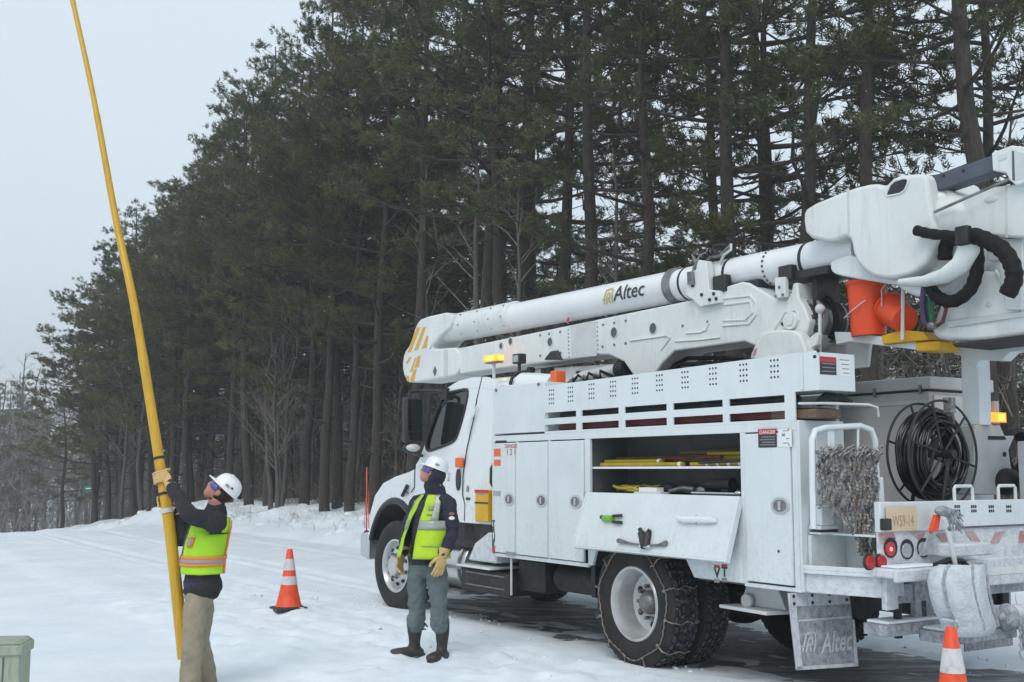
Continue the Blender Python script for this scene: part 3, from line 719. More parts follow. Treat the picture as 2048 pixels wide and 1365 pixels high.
inn = MB(); inn.box(2.42, 2.46, -.95, .95, 1.1, 2.4); inn.box(2.5, 3.95, -1.0, 1.0, 1.06, 1.1); inn.box(3.75, 4.0, -1.0, 1.0, 1.1, 1.72)
part(inn, 'cab_lining', 'interior', bevel=0)
for y in (.6, -.6):
    st_ = MB(); st_.box(2.62, 3.1, y - .25, y + .25, 1.35, 1.52); st_.box(2.55, 2.70, y - .24, y + .24, 1.5, 2.08); st_.ball((2.64, y, 2.16), (.06, .14, .11)); part(st_, 'seat', 'compart', bevel=.05, seg=3)
wh = MB(); wh.tube([(3.5 + .07 * math.cos(t), .6 + .22 * math.sin(t), 1.82 + .2 * math.cos(t)) for t in [i * math.pi / 12 for i in range(24)]], .014, 6, closed=True); part(wh, 'steering_wheel', 'black', bevel=0)
# rounded rear corner of the cab, its seam and the grab rail
cor = MB(); pr = [(2.40 + .0, CW - .12)]
ns = 8
vs_ = []
for z in (1.06, 1.4, 1.8, 2.2, 2.47):
    for j in range(ns + 1):
        t = math.pi / 2 * j / ns; vs_.append((2.47 - .085 * math.sin(t), CW - .08 + .085 * math.cos(t), z))
cor.add(vs_, [(i * (ns+1) + j, i * (ns+1) + j + 1, (i+1) * (ns+1) + j + 1, (i+1) * (ns+1) + j) for i in range(4) for j in range(ns)])
part(cor, 'cab_corner', 'cabwhite', bevel=0, warp=lean, ang=60)
def side_line(name, pts, r=.006, m='hole', y=CW + .001):
    k = MB(); k.tube([(P(a, b, y)[0], y, P(a, b, y)[1]) for a, b in pts], r, 6); return part(k, name, m, bevel=0, warp=lean)
side_line('door_seam', [(952, 752), (944, 800), (940, 840), (931, 900), (926, 950), (925, 990), (930, 1010), (929, 1042)])
side_line('door_seam', [(838, 905), (830, 930), (829, 960), (829, 975), (822, 985)])
side_line('grab_rail', [(945, 812), (941, 826), (934, 842), (932, 870)], .012, 'cabwhite', CW + .03)
hn = MB(); c_ = P(917, 960, CW); hn.prism([(c_[0] + .045 * math.cos(t * .39), c_[1] + .115 * math.sin(t * .39)) for t in range(16)], CW - .002, CW + .012); part(hn, 'door_handle', 'black', bevel=.004)
a = P(897, 955, CW); left_text('2', a[0], a[1], .13, 'greydec', CW + .003, name='door_number')
ma = P(912, 916, CW + .02); mb_ = P(925, 935, CW + .02); k = MB(); k.box(mb_[0], ma[0], CW, CW + .035, mb_[1], ma[1]); part(k, 'marker_lamp', 'amberoff', bevel=.01)
k = MB(); a = P(936, 998, CW); k.box(a[0] - .04, a[0] + .04, CW, CW + .004, a[1] - .014, a[1] + .014); part(k, 'door_sticker', 'blkdec', bevel=0)
k = MB(); a = P(935, 978, CW); k.box(a[0] - .02, a[0] + .02, CW, CW + .003, a[1] - .03, a[1] + .03); part(k, 'door_sticker', 'greydec', bevel=0)
# sill steps, tank, trays
k = MB(); k.prism([(2.42, .80), (2.42, 1.07), (4.02, 1.07), (4.02, .90), (3.9, .80)], .6, CW - .02); part(k, 'cab_sill', 'chassis', bevel=.01)
tk = MB(); tk.cyl((2.95, .82, .60), (3.72, .82, .60), .275, n=32); part(tk, 'fuel_tank', 'alu', bevel=.01)
tb = MB()
for x in (3.05, 3.6): tb.tube([(x, .82 + .285 * math.cos(t), .60 + .285 * math.sin(t)) for t in [i * math.pi / 12 for i in range(24)]], .014, 6, closed=True, flat=1.6)
part(tb, 'tank_strap', 'steel', bevel=0)
k = MB(); k.box(2.95, 3.72, .9, 1.13, .58, .61); k.box(2.95, 3.72, .9, 1.13, .32, .35); part(k, 'cab_step', 'steel', bevel=.005)
k = MB(); k.prism([(2.30, .68), (2.86, .68), (2.72, .86), (2.46, .98), (2.28, .98)], .82, 1.10); part(k, 'step_riser', 'frost', bevel=.02)
k = MB(); k.box(2.26, 2.92, .80, 1.20, .622, .645); part(k, 'step_tread', 'white', bevel=.006)
k = MB(); k.box(2.62, 2.98, .75, 1.08, .86, 1.06); k.cyl((2.60, 1.0, .88), (2.60, 1.0, 1.12), .07); part(k, 'air_cleaner', 'black', bevel=.02)
a = P(950, 980, 1.15); b_ = P(979, 1045, 1.15)
yl = MB(); yl.box(b_[0] + .03, a[0], 1.02, 1.15, b_[1], a[1]); yl = part(yl, 'yellow_placard', 'yelbox', bevel=.008)
MB().box(b_[0] + .028, a[0] + .002, 1.149, 1.1535, a[1] - .03, a[1] + .002).build('placard_band', 'reddec', yl, smooth=False)
zc = (a[1] + b_[1]) / 2 + .02; MB().box(b_[0] + .028, a[0] + .002, 1.149, 1.1535, zc, zc + .018).build('placard_band', 'blkdec', yl, smooth=False)
MB().box(b_[0] + .09, a[0] - .06, 1.1505, 1.1532, zc + .09, zc + .115).build('placard_mark', 'greydec', yl, smooth=False)
hp = MB(); hp.tube([(2.24, 1.17, 1.66), (2.235, 1.2, 1.62), (2.24, 1.2, 1.48), (2.25, 1.17, 1.44)], .014, 6); part(hp, 'corner_handle', 'black', bevel=0)
# hood and fender
hood = MB(); hx = [(3.98, 1.70, 1.04), (4.2, 1.655, 1.0), (4.5, 1.58, .94), (4.8, 1.48, .86), (5.05, 1.34, .77), (5.2, 1.15, .70), (5.26, .9, .66)]
nv = 17; hv = []
for x, z, w in hx:
    for j in range(nv):
        t = -1 + 2 * j / (nv - 1); hv.append((x, w * t, z - .28 * abs(t) ** 3.2))
hood.add(hv, [(i * nv + j, i * nv + j + 1, (i + 1) * nv + j + 1, (i + 1) * nv + j) for i in range(len(hx) - 1) for j in range(nv - 1)])
part(hood, 'hood', 'cabwhite', bevel=0, ang=70)
hs = MB(); hs.prism([(3.98, 1.0), (3.98, 1.55), (4.5, 1.42), (4.95, 1.25), (5.18, .95), (5.18, .8)], -.62, .62); part(hs, 'engine_bay', 'chassis', bevel=0)
fcx, fcz, fr_ = FX + .06, .56, .665
for s in (1, -1):
    arc = [(fcx + fr_ * math.cos(t), fcz + (fr_ + .03) * math.sin(t)) for t in [R(18) + R(145) * i / 18 for i in range(19)]]
    outer = [(5.24, .86), (5.22, 1.10), (5.10, 1.30), (4.88, 1.45), (4.55, 1.53), (4.2, 1.585), (3.98, 1.64), (3.98, .80)] + list(reversed(arc))
    f_ = MB(); f_.prism(outer, s * .72, s * 1.085); part(f_, 'fender', 'cabwhite', bevel=.035, seg=4, ang=50)
    fl = MB(); fl.tube([(x, s * 1.07, z) for x, z in arc], .038, 8, flat=1.5); part(fl, 'fender_flare', 'black', bevel=0)
    li = MB(); li.prism([(p[0], p[1]) for p in arc] + [(p[0] * .97 + fcx * .03, p[1] * .97 + fcz * .03) for p in reversed(arc)], s * .6, s * 1.05); part(li, 'wheel_arch_liner', 'black', bevel=0)
bp_ = MB(); bp_.prism([(5.28, .52), (5.28, .86), (5.5, .84), (5.52, .56)], -1.08, 1.08); part(bp_, 'front_bumper', 'alu', bevel=.03, seg=3)
lt = MB(); a = P(812, 980, 1.1); lt.tube([(a[0] - .05, 1.11, a[1] + .05), (a[0] + .05, 1.12, a[1] - .07)], .022, 8); lt.tube([(a[0] - .08, 1.11, a[1] - .04), (a[0] + .02, 1.11, a[1] - .01)], .007, 6); part(lt, 'hood_latch', 'black', bevel=0)
# wipers base and cowl
k = MB(); k.tube([(4.15, .9, 1.60), (4.3, .85, 1.585), (4.36, .7, 1.60)], .02, 6); k.tube([(4.1, 1.0, 1.66), (4.05, .95, 1.78)], .012, 6); part(k, 'cowl_wiper', 'black', bevel=0)
# mirror on its frame
for s in (1, -1):
    mx = 3.72; g_ = MB(); g_.box(mx - .05, mx + .07, s * 1.20, s * 1.41, 1.90, 2.40); mr = part(g_, 'mirror', 'black', bevel=.03, seg=3)
    gl = MB(); gl.box(mx - .054, mx - .051, s * 1.225, s * 1.385, 2.03, 2.37); gl.build('mirror_glass', 'glass', mr, smooth=False)
    g2 = MB(); g2.box(mx - .054, mx - .051, s * 1.225, s * 1.385, 1.925, 2.01); g2.build('wide_mirror_glass', 'glass', mr, smooth=False)
    ar = MB(); ar.tube([(3.45, s * 1.02, 2.45), (3.56, s * 1.12, 2.47), (mx, s * 1.22, 2.47), (mx + .01, s * 1.33, 2.46), (mx + .01, s * 1.34, 2.36)], .022, 8)
    ar.box(3.38, 3.52, s * .96, s * 1.07, 2.37, 2.49); ar.build('mirror_arm', 'black', mr); ar = MB()
    ar.tube([(3.90, s * 1.06, 1.76), (3.84, s * 1.16, 1.765), (mx, s * 1.30, 1.79), (mx, s * 1.32, 1.92)], .018, 8)
    ar.build('mirror_arm', 'black', mr)
    h2 = MB(); h2.ball((mx + .02, s * 1.31, 1.84), (.08, .10, .055), 12, 8); h2.build('convex_mirror', 'black', mr); h3 = MB(); h3.ball((mx - .03, s * 1.31, 1.845), (.06, .085, .043), 12, 8); h3.build('convex_glass', 'dimwhite', mr)
# roof clearance: white air deflector / horn tube behind the cab roof with a black band
tubu = MB(); tubu.cyl((2.40, .70, 2.46), (1.95, .62, 2.44), .145, .12, n=24); part(tubu, 'intake_duct', 'cabwhite', bevel=0)
bnd = MB(); bnd.tube([(2.43, .70 + .152 * math.cos(t), 2.46 + .152 * math.sin(t)) for t in [i * math.pi / 12 for i in range(24)]], .018, 6, closed=True); part(bnd, 'duct_band', 'hole', bevel=0)
# ------------------------------------------------------------------ aerial device
M['pinklab'] = mat('faded_label', (.42, .22, .24), .5)
BZ = lambda u: 3.375 - .009 * (3.6 - u)
ub = MB(); ub.cyl((3.62, 0, BZ(3.62)), (-1.45, 0, BZ(-1.45)), .162, .152, n=40, cap=True); UB = part(ub, 'upper_boom', 'fibre', bevel=0, ang=60)
def on_boom(u, s, r=.163):    # s: distance round the tube from its left-facing line
    a = s / r; return (u, r * math.cos(a), BZ(u) + r * math.sin(a))
cu, cw = P(1252, 576, .16)
text_on('Altec', .215, lambda a, b: on_boom(cu - a - .03, b + .0, .1645), 'blkdec', UB, 'maker_name', shear=.25, bold=.0015, sx=1.06, cut=.012)
def emblem(fn, m, par, sc=1.0, name='maker_emblem', t=.022):
    e = MB()
    def seg(pts):
        for (x0, y0), (x1, y1) in zip(pts, pts[1:]):
            dx, dy = x1 - x0, y1 - y0; L = math.hypot(dx, dy); nx, ny = -dy / L * t * sc / 2, dx / L * t * sc / 2
            n = 3
            for i in range(n):
                a0, a1 = i / n, (i + 1) / n
                q = [(x0 + dx * a0 - nx, y0 + dy * a0 - ny), (x0 + dx * a1 - nx, y0 + dy * a1 - ny), (x0 + dx * a1 + nx, y0 + dy * a1 + ny), (x0 + dx * a0 + nx, y0 + dy * a0 + ny)]
                e.add([fn(*p) for p in q], [(0, 1, 2, 3)])
    k = sc
    seg([(-.10*k, -.09*k), (-.04*k, .08*k), (.02*k, .09*k), (.08*k, .085*k), (.085*k, .0), (.06*k, -.09*k)])
    seg([(-.05*k, -.09*k), (-.005*k, .035*k), (.04*k, .035*k), (.04*k, -.02*k), (-.02*k, -.025*k)]); seg([(-.06*k, -.03*k), (-.11*k, -.03*k)]); seg([(.0, -.025*k), (.02*k, -.09*k)])
    me = bpy.data.meshes.new(name); me.from_pydata(e.v, [], e.f); me.materials.append(M[m]); o = bpy.data.objects.new(name, me); COL.objects.link(o); o.parent = par; return o
eu = P(1216, 580, .16)[0]
emblem(lambda a, b: on_boom(eu - a, b - .005, .1645), 'gold', UB, .85)
# front sleeve and elbow
sl = MB(); sl.cyl((3.62, 0, 3.385), (5.35, 0, 3.40), .178, .178, n=32); part(sl, 'boom_sleeve', 'covergrey', bevel=.01)
rv = MB()
for u in (3.70, 3.98, 4.3, 4.7):
    for s in (-.14, -.02, .12, .2):
        p = on_boom(u, s, .181); p = (p[0], p[1], p[2] + .02); rv.ball(p, .011, 6, 4)
tag(part(rv, 'sleeve_rivet', 'steel', bevel=0), kind='stuff')
elb = rr([(5.62, 3.575), (5.76, 3.50), (5.92, 3.26), (6.10, 3.16), (6.15, 2.98), (6.08, 2.83), (5.93, 2.735), (5.0, 2.745), (4.6, 2.76), (4.6, 3.10), (5.20, 3.13), (5.38, 3.16), (5.02, 3.32), (4.8, 3.37), (4.8, 3.57)], 1)
e_ = MB(); e_.prism(elb, -.205, .205); ELB = part(e_, 'elbow_housing', 'covergrey', bevel=.03, seg=3)
stp = []
def stripe(pts, y=.2062): MB().prism(Q(.206, pts), y, y + .0015).build('hazard_stripe', 'yeldec', ELB, smooth=False)
stripe([(834, 655), (841, 655), (822, 704), (815, 706)]); stripe([(846, 655), (852, 655), (836, 700), (828, 702)]); stripe([(853, 672), (857, 672), (853, 696), (844, 698)])
stripe([(819, 715), (824, 714), (815, 728), (811, 726)]); stripe([(835, 713), (841, 712), (838, 735), (829, 736)]); stripe([(828, 738), (834, 738), (827, 765), (820, 762)]); stripe([(812, 752), (818, 752), (818, 764), (814, 762)])
stripe([(830, 716), (833, 716), (824, 745), (820, 744)])
k = MB(); a = P(870, 743, .206); k.prism([(a[0] + .05, a[1]), (a[0], a[1] + .07), (a[0] - .05, a[1]), (a[0], a[1] - .07)], .206, .209); k.build('diamond_port', 'greyhole', ELB, smooth=False)
k = MB(); k.box(4.9, 5.0, .2055, .2085, 2.76, 3.10); k.build('housing_seam', 'dimwhite', ELB, smooth=False)
# lower boom: steel box
lo_ = [(4.62, 2.77), (4.62, 3.09), (2.9, 3.11), (1.0, 3.135), (.2, 3.15), (.08, 3.20), (-.28, 3.225), (-.36, 3.205), (-.70, 3.01), (-.80, 3.00), (-.85, 3.06), (-.87, 3.13), (-.92, 3.13), (-.93, 3.0), (-.99, 2.92),
       (-1.04, 2.80), (-1.0, 2.68), (-.85, 2.60), (-.55, 2.60), (-.3, 2.70), (.2, 2.70), (.62, 2.70), (.80, 2.60), (.95, 2.47), (1.18, 2.44), (1.24, 2.52), (1.38, 2.66), (1.62, 2.75), (1.8, 2.765)]
l_ = MB(); l_.prism(lo_, -.195, .195); LB = part(l_, 'lower_boom', 'covergrey', bevel=.018, seg=3)
k = MB(); k.prism(Q(.2, [(1141, 652), (1191, 641), (1193, 712), (1143, 717)]), .1955, .2); k.build('inspection_plate', 'dimwhite', LB, bevel=.001)
dots = MB()
for (x0, y0, x1, y1, n) in ((1136, 660, 1138, 714, 8), (1194, 645, 1196, 708, 8)):
    for i in range(n):
        t = i / (n - 1); u, w = P(x0 + (x1 - x0) * t, y0 + (y1 - y0) * t, .2); dots.cyl((u, .19, w), (u, .203, w), .007, n=6)
for (x, y) in ((1080, 671), (1098, 668), (1120, 664), (1080, 712), (1121, 706), (1206, 650), (1228, 646), (1251, 642), (1205, 694), (1228, 690), (1251, 687), (1365, 652), (1415, 644)):
    u, w = P(x, y, .2); dots.cyl((u, .19, w), (u, .204, w), .013, n=8)
tag(dots.build('boom_bolt', 'steel', LB), kind='stuff')
for (x, y, r) in ((1100, 684, .045), (1228, 665, .05), (1306, 657, .05), (1002, 692, .035), (1021, 683, .04)):
    u, w = P(x, y, .2); k = MB(); k.lathe([(0, r + .012), (.004, r + .012), (.008, r), (.006, r)], (u, .195, w), (0, 1, 0), n=16); k.cyl((u, .195, w), (u, .2, w), r, n=16, mi=1); k.build('boom_port', ['dimwhite', 'greyhole'], LB)
# raised weld ribs on the boom base
for pts in ([(1372, 667), (1400, 665), (1412, 660), (1418, 645)], [(1350, 683), (1400, 680), (1440, 675)], [(1442, 598), (1500, 592), (1512, 605), (1512, 630), (1498, 648), (1445, 652)], [(1447, 610), (1500, 604), (1505, 625), (1490, 640), (1446, 642)], [(1260, 682), (1330, 672), (1340, 676), (1322, 700)], [(1545, 665), (1570, 625), (1592, 620), (1598, 640), (1580, 665)]):
    k = MB(); k.tube([(u, .197, w) for u, w in Q(.2, pts)], .011, 6); k.build('weld_rib', 'covergrey', LB)
k = MB(); a = P(1583, 642, .2); k.cyl((a[0], .19, a[1]), (a[0], .225, a[1]), .075, n=24); k.cyl((a[0], .225, a[1]), (a[0], .235, a[1]), .045, n=24); k.build('pivot_cap', 'covergrey', LB, bevel=.006)
k = MB(); a = P(1565, 648, .2); k.cyl((a[0], .19, a[1]), (a[0], .205, a[1]), .016, n=10); k.build('grease_port', 'hole', LB)
# boom rests, clamp, straps
def band(name, u, r, w=.03, m='hole'):
    k = MB(); k.lathe([(-w / 2, r - .02), (-w / 2, r), (w / 2, r), (w / 2, r - .02)], (u, 0, BZ(u)), (1, 0, 0), n=40); return part(k, name, m, bevel=0, ang=60)
band('boom_band', P(1355, 560, .16)[0] + 0, .160, .03); band('boom_band', P(1444, 545, .16)[0], .159, .03); band('boom_band', P(1596, 505, .16)[0], .158, .03)
band('boom_collar', P(1372, 560, .16)[0], .159, .22, 'fibre')
k = MB(); c = P(1330, 575, .16)[0]; k.lathe([(-.06, .162), (-.05, .178), (-.01, .17), (.03, .18), (.06, .163)], (c, 0, BZ(c)), (1, 0, 0), n=20); part(k, 'grimy_wrap', 'steel', bevel=0)
bb = MB()
for i in range(9):
    t = -1.15 + i * .28; u = P(1523, 520, .16)[0]; p = on_boom(u, t * .16, .158); bb.ball(p, .012, 6, 5)
tag(part(bb, 'boom_rivet', 'greyhole', bevel=0), kind='stuff')
for (p0, p1) in (((1420, 553), (1447, 583)), ((1551, 533), (1578, 558))):
    a = P(*p0, .24); b = P(*p1, .24); k = MB(); k.box(b[0] - .35, a[0], -.19, .17, b[1] - .0, b[1] + .07); part(k, 'rest_pad', 'black', bevel=.01)
    k = MB(); k.box(b[0], a[0], .14, .215, b[1] + .005, a[1] - .0); part(k, 'rest_pad', 'black', bevel=.01)
k = MB(); k.prism(Q(.24, [(1549, 556), (1570, 554), (1571, 594), (1551, 597)]), .2, .24); part(k, 'rest_bracket', 'covergrey', bevel=.004)
k = MB(); k.prism(Q(.0, [(1572, 560), (1640, 552), (1640, 602), (1600, 604), (1594, 575)]), -.10, -.06); part(k, 'rest_bracket', 'dimwhite', bevel=.004)
k = MB(); k.box(P(1647, 550, 0)[0] - .03, P(1638, 550, 0)[0] - .03, -.15, .12, 2.78, 3.24); part(k, 'rest_upright', 'chassis', bevel=.004)
for (a_, b_) in ((1552, 593), (1566, 590), (1559, 575)):
    u, w = P(a_, b_, .24); k = MB(); k.cyl((u, .24, w), (u, .25, w), .012, n=8); part(k, 'bracket_bolt', 'steel', bevel=0)
cl = MB(); cl.prism(Q(.25, [(1377, 545), (1392, 540), (1396, 520), (1411, 522), (1415, 545), (1418, 580), (1438, 582), (1440, 606), (1400, 614), (1386, 600), (1370, 590)]), .17, .25)
cl = part(cl, 'clamp_bracket', 'covergrey', bevel=.006)
k = MB(); k.prism(Q(.255, [(1377, 545), (1388, 543), (1390, 570), (1378, 570)]), .25, .275); k.build('clamp_lug', 'steel', cl)
for (x, y) in ((1404, 590), (1386, 572), (1420, 600), (1433, 598), (1428, 588)):
    u, w = P(x, y, .25); k = MB(); k.cyl((u, .25, w), (u, .262, w), .016, n=8); k.build('clamp_bolt', 'hole', cl)
hoses = [([(1384, 560), (1390, 535), (1402, 512), (1425, 503), (1440, 506)], .024, 'chain'), ([(1392, 560), (1395, 530), (1385, 510), (1396, 500)], .016, 'steel'), ([(1408, 560), (1408, 530), (1420, 515), (1440, 512), (1460, 492)], .016, 'chain'), ([(1440, 528), (1448, 510), (1462, 500), (1462, 488)], .014, 'dimwhite'), ([(1420, 510), (1430, 492), (1450, 490)], .016, 'chassis')]
for pts, r, m in hoses:
    k = MB(); k.tube([(u, .14, w) for u, w in Q(.14, pts)], r * .9, 8); part(k, 'boom_hose', m, bevel=0)
k = MB()
for i, (x, y) in enumerate(((1400, 520), (1406, 513), (1414, 507), (1423, 504), (1432, 504))):
    u, w = P(x, y, .17); k.box(u - .02, u + .004, .12, .18, w - .02, w + .02)
part(k, 'hose_clip', 'black', bevel=0)
k = MB(); k.tube([(2.42, .12, 3.22), (2.40, .15, 3.17), (2.35, .17, 3.15)], .012, 6); part(k, 'red_cord', 'red', bevel=0)
# lift cylinder and the clutter on the deck beneath the boom
lc = MB(); lc.cyl((1.10, 0, 2.50), (-.45, 0, 2.36), .075, n=20); lc.cyl((-.2, 0, 2.38), (.95, 0, 2.49), .095, n=20); part(lc, 'lift_cylinder', 'chassis', bevel=0)
for y_, z_ in ((.12, 2.58), (-.12, 2.60), (.16, 2.48), (.05, 2.64)):
    k = MB(); k.tube([(1.0, y_, z_ - .1), (.6, y_, z_), (.1, y_ * 1.1, z_ - .04), (-.4, y_, z_ - .12)], .02, 6); part(k, 'hydraulic_hose', 'hose', bevel=0)
ped = MB(); ped.cyl((-.75, 0, .98), (-.75, 0, 2.36), .30, n=32); part(ped, 'pedestal', 'covergrey', bevel=.01)
tt = MB(); tt.cyl((-.75, 0, 2.36), (-.75, 0, 2.46), .42, n=36); part(tt, 'turntable_ring', 'dimwhite', bevel=.01)
tur = rr(Q(.30, [(1500, 722), (1508, 700), (1522, 672), (1533, 664), (1555, 660), (1600, 662), (1612, 690), (1620, 722)]), 1)
k = MB(); k.prism(tur, .205, .32); TUR = part(k, 'turntable_side', 'covergrey', bevel=.02, seg=3)
k = MB(); k.prism(tur, -.32, -.205); part(k, 'turntable_side', 'covergrey', bevel=.02, seg=3)
MB().prism(Q(.321, [(1504, 712), (1509, 699), (1515, 696), (1511, 711)]), .3205, .322).build('warning_label', 'pinklab', TUR, smooth=False)
k = MB(); k.prism(Q(.25, [(1600, 690), (1632, 665), (1637, 668), (1634, 690), (1622, 696), (1618, 724), (1600, 724)]), .2, .25); part(k, 'turntable_lug', 'covergrey', bevel=.008)
# winch drum with two flanges
wu, wz = P(1621, 640, .12)
wd = MB()
for y0 in (.10, -.14):
    wd.lathe([(0, .17), (.02, .17), (.02, .0)], (wu, y0, wz), (0, 1, 0), n=32); wd.cyl((wu, y0 + .02, wz), (wu, y0 + .05, wz), .05, n=16)
wd.cyl((wu, -.14, wz), (wu, .10, wz), .12, n=24); WD = part(wd, 'winch_drum', 'steel', bevel=0)
k = MB()
for i in range(5):
    a = 2 * math.pi * i / 5 + .3; c = Vector((wu + .10 * math.cos(a), .121, wz + .10 * math.sin(a))); k.cyl(c, c + Vector((0, .003, 0)), .034, n=12)
k.build('drum_window', 'hole', WD, smooth=False)
k = MB(); k.tube([(wu + .17 * math.cos(t), -.0, wz + .19 * math.sin(t)) for t in [i * math.pi / 10 for i in range(14)]], .03, 8); k.build('winch_rope', 'hose', WD)
k = MB(); k.cyl((wu - .14, .16, wz + .05), (wu - .12, .16, 2.42), .014, n=8); k.ball((wu - .14, .16, wz + .07), .04, 10, 8); part(k, 'winch_rod', 'dimwhite', bevel=0)
k = MB(); k.prism([(wu - .10, 2.42), (wu - .1, 2.70), (wu - .38, 2.74), (wu - .32, 2.42)], -.2, -.16); part(k, 'winch_plate', 'covergrey', bevel=.006)
# boom-rest clutter above the cab end of the body
cb = MB(); cb.prism([(3.30, 2.50), (3.10, 2.72), (2.62, 2.70), (1.45, 2.66), (1.42, 2.56), (2.4, 2.50)], -.14, .10); part(cb, 'boom_rest_frame', 'dimwhite', bevel=.01)
cc = MB(); cc.cyl((2.25, .12, 2.56), (1.55, .12, 2.60), .065, n=16); cc.cyl((1.55, .12, 2.60), (1.42, .12, 2.60), .085, n=16, mi=1); part(cc, 'rest_cylinder', ['dimwhite', 'chassis'], bevel=0)
cw_ = MB(); cw_.prism(Q(.23, [(1087, 720), (1100, 703), (1112, 701), (1120, 720)]), .08, .23); part(cw_, 'boom_rest_pad', 'black', bevel=.01)
for (x, y) in ((1052, 740), (1080, 742), (1090, 741), (1150, 748)):
    u, w = P(x, y, .2); k = MB(); k.cyl((u, .10, w), (u, .17, w), .035, n=10); part(k, 'rest_pin', 'hole', bevel=0)
k = MB(); k.box(2.2, 2.95, .1, .75, 2.46, 2.50); part(k, 'valve_shelf', 'steel', bevel=.006)
a = P(1110, 743, .8); b_ = P(1122, 752, .8); k = MB(); k.box(b_[0], a[0], .74, .86, 2.42, a[1]); part(k, 'orange_housing', 'amberoff', bevel=.012)
for i in range(6):
    k = MB(); x0 = 2.0 - i * .13; k.tube([(x0, .5, 2.44), (x0 - .05, .4 + .03 * i, 2.53 + .02 * (i % 2)), (x0 - .16, .38, 2.46)], .016, 6); part(k, 'control_hose', 'hose' if i % 2 else 'chain', bevel=0)
# strobe and work light on the cab-guard
def strobe(x, y, z, sc=1.0):
    k = MB(); k.box(x - .075 * sc, x + .075 * sc, y - .05, y + .05, z - .045, z - .028); s_ = part(k, 'strobe_lamp', 'steel', bevel=.003)
    k = MB(); k.box(x - .085 * sc, x + .085 * sc, y - .055, y + .055, z - .028, z + .045); k.build('amber_lens', 'amber', s_, bevel=.015)
    k = MB(); k.box(x - .05 * sc, x + .05 * sc, y + .04, y + .057, z - .015, z + .03); k.build('lamp_core', 'amberhot', s_, bevel=.005)
    k = MB(); k.box(x - .087 * sc, x - .084 * sc, y - .035, y + .035, z - .015, z + .03); k.build('lamp_core', 'amberhot', s_)
    return s_
a = P(988, 719, .40); strobe(a[0], .40, a[1], 1.7); k = MB(); k.cyl((a[0], .40, 2.58), (a[0], .40, a[1] - .045), .02); part(k, 'strobe_post', 'dimwhite', bevel=0)
a = P(1034, 718, .42); k = MB(); k.box(a[0] - .07, a[0] + .07, .34, .44, a[1] - .055, a[1] + .055); wl = part(k, 'work_light', 'black', bevel=.012)
k = MB(); k.box(a[0] - .052, a[0] + .045, .44, .444, a[1] - .035, a[1] + .035); k.build('work_light_lens', 'clear', wl, smooth=False)
k = MB(); k.cyl((a[0], .39, 2.60), (a[0], .39, a[1] - .05), .018); part(k, 'light_post', 'black', bevel=0)

# --- boom tip, rotator cover, jib and platform at the rear ---------------
CV = .30
cov = rr(Q(CV, [(1605, 432), (1612, 414), (1699, 378), (1748, 366), (1768, 374), (1790, 352), (1838, 347), (1854, 352), (1862, 420), (1872, 470), (1858, 520), (1826, 548), (1780, 560), (1738, 552), (1708, 520), (1698, 468), (1664, 487), (1610, 474)]), 1)
k = MB(); k.prism(cov, -.34, CV); CO = part(k, 'tip_cover', 'covergrey', bevel=.03, seg=3, ang=40)
wc = rr(Q(CV + .002, [(1772, 390), (1784, 364), (1812, 356), (1818, 362), (1808, 386), (1776, 393)]), 1)
k = MB(); k.prism(wc, CV, CV + .004); k.build('cover_opening', 'interior', CO, smooth=False)
n_ = len(wc); k = MB(); k.tube([(p[0], CV + .004, p[1]) for p in wc], .008, 6, closed=True); k.build('opening_rim', 'covergrey', CO)
k = MB(); k.prism(rr(Q(CV, [(1694, 378), (1698, 376), (1700, 466), (1696, 468)]), 0), CV, CV + .004); k.build('cover_seam', 'dimwhite', CO)
ct = P(1795, 478, .36); k = MB(); k.cyl((ct[0] - .1, -.30, ct[1] - .02), (ct[0] - .1, .16, ct[1] - .02), .40, n=48); part(k, 'rotator_drum', 'covergrey', bevel=.02, ang=50)
lowp = rr(Q(.26, [(1650, 520), (1698, 505), (1730, 540), (1780, 556), (1840, 552), (1896, 530), (1925, 500), (1928, 478), (1952, 478), (1950, 510), (1925, 545), (1880, 566), (1800, 572), (1720, 560), (1662, 549), (1650, 540)]), 1)
k = MB(); k.prism(lowp, -.05, .20); part(k, 'lower_fairing', 'covergrey', bevel=.035, seg=3, ang=45)
k = MB(); k.prism(lowp[10:], .18, .34) if False else None
arm = MB(); arm.tube([(u, .33, w) for u, w in Q(.33, [(1800, 566), (1850, 563), (1890, 552), (1922, 530), (1938, 500), (1940, 476)])], [.03, .045, .06, .072, .075, .07], 14, flat=.7); part(arm, 'sweep_arm', 'covergrey', bevel=0, ang=70)
dm = MB(); a = P(1878, 402, .12); dm.ball((a[0], .12, a[1]), (.12, .10, .08), 20, 12); a = P(1905, 440, .1); dm.ball((a[0], .1, a[1]), (.2, .16, .19), 24, 14); dm.cyl((P(1858, 440, .2)[0], .2, P(1858, 460, .2)[1]), (P(1858, 440, .2)[0], .2, P(1858, 400, .2)[1]), .09, n=16); part(dm, 'rotator_dome', 'covergrey', bevel=0, ang=70)
k = MB(); k.prism(Q(.15, [(1845, 455), (1880, 460), (1880, 474), (1846, 468)]), .1, .26); part(k, 'dome_bracket', 'covergrey', bevel=.005)
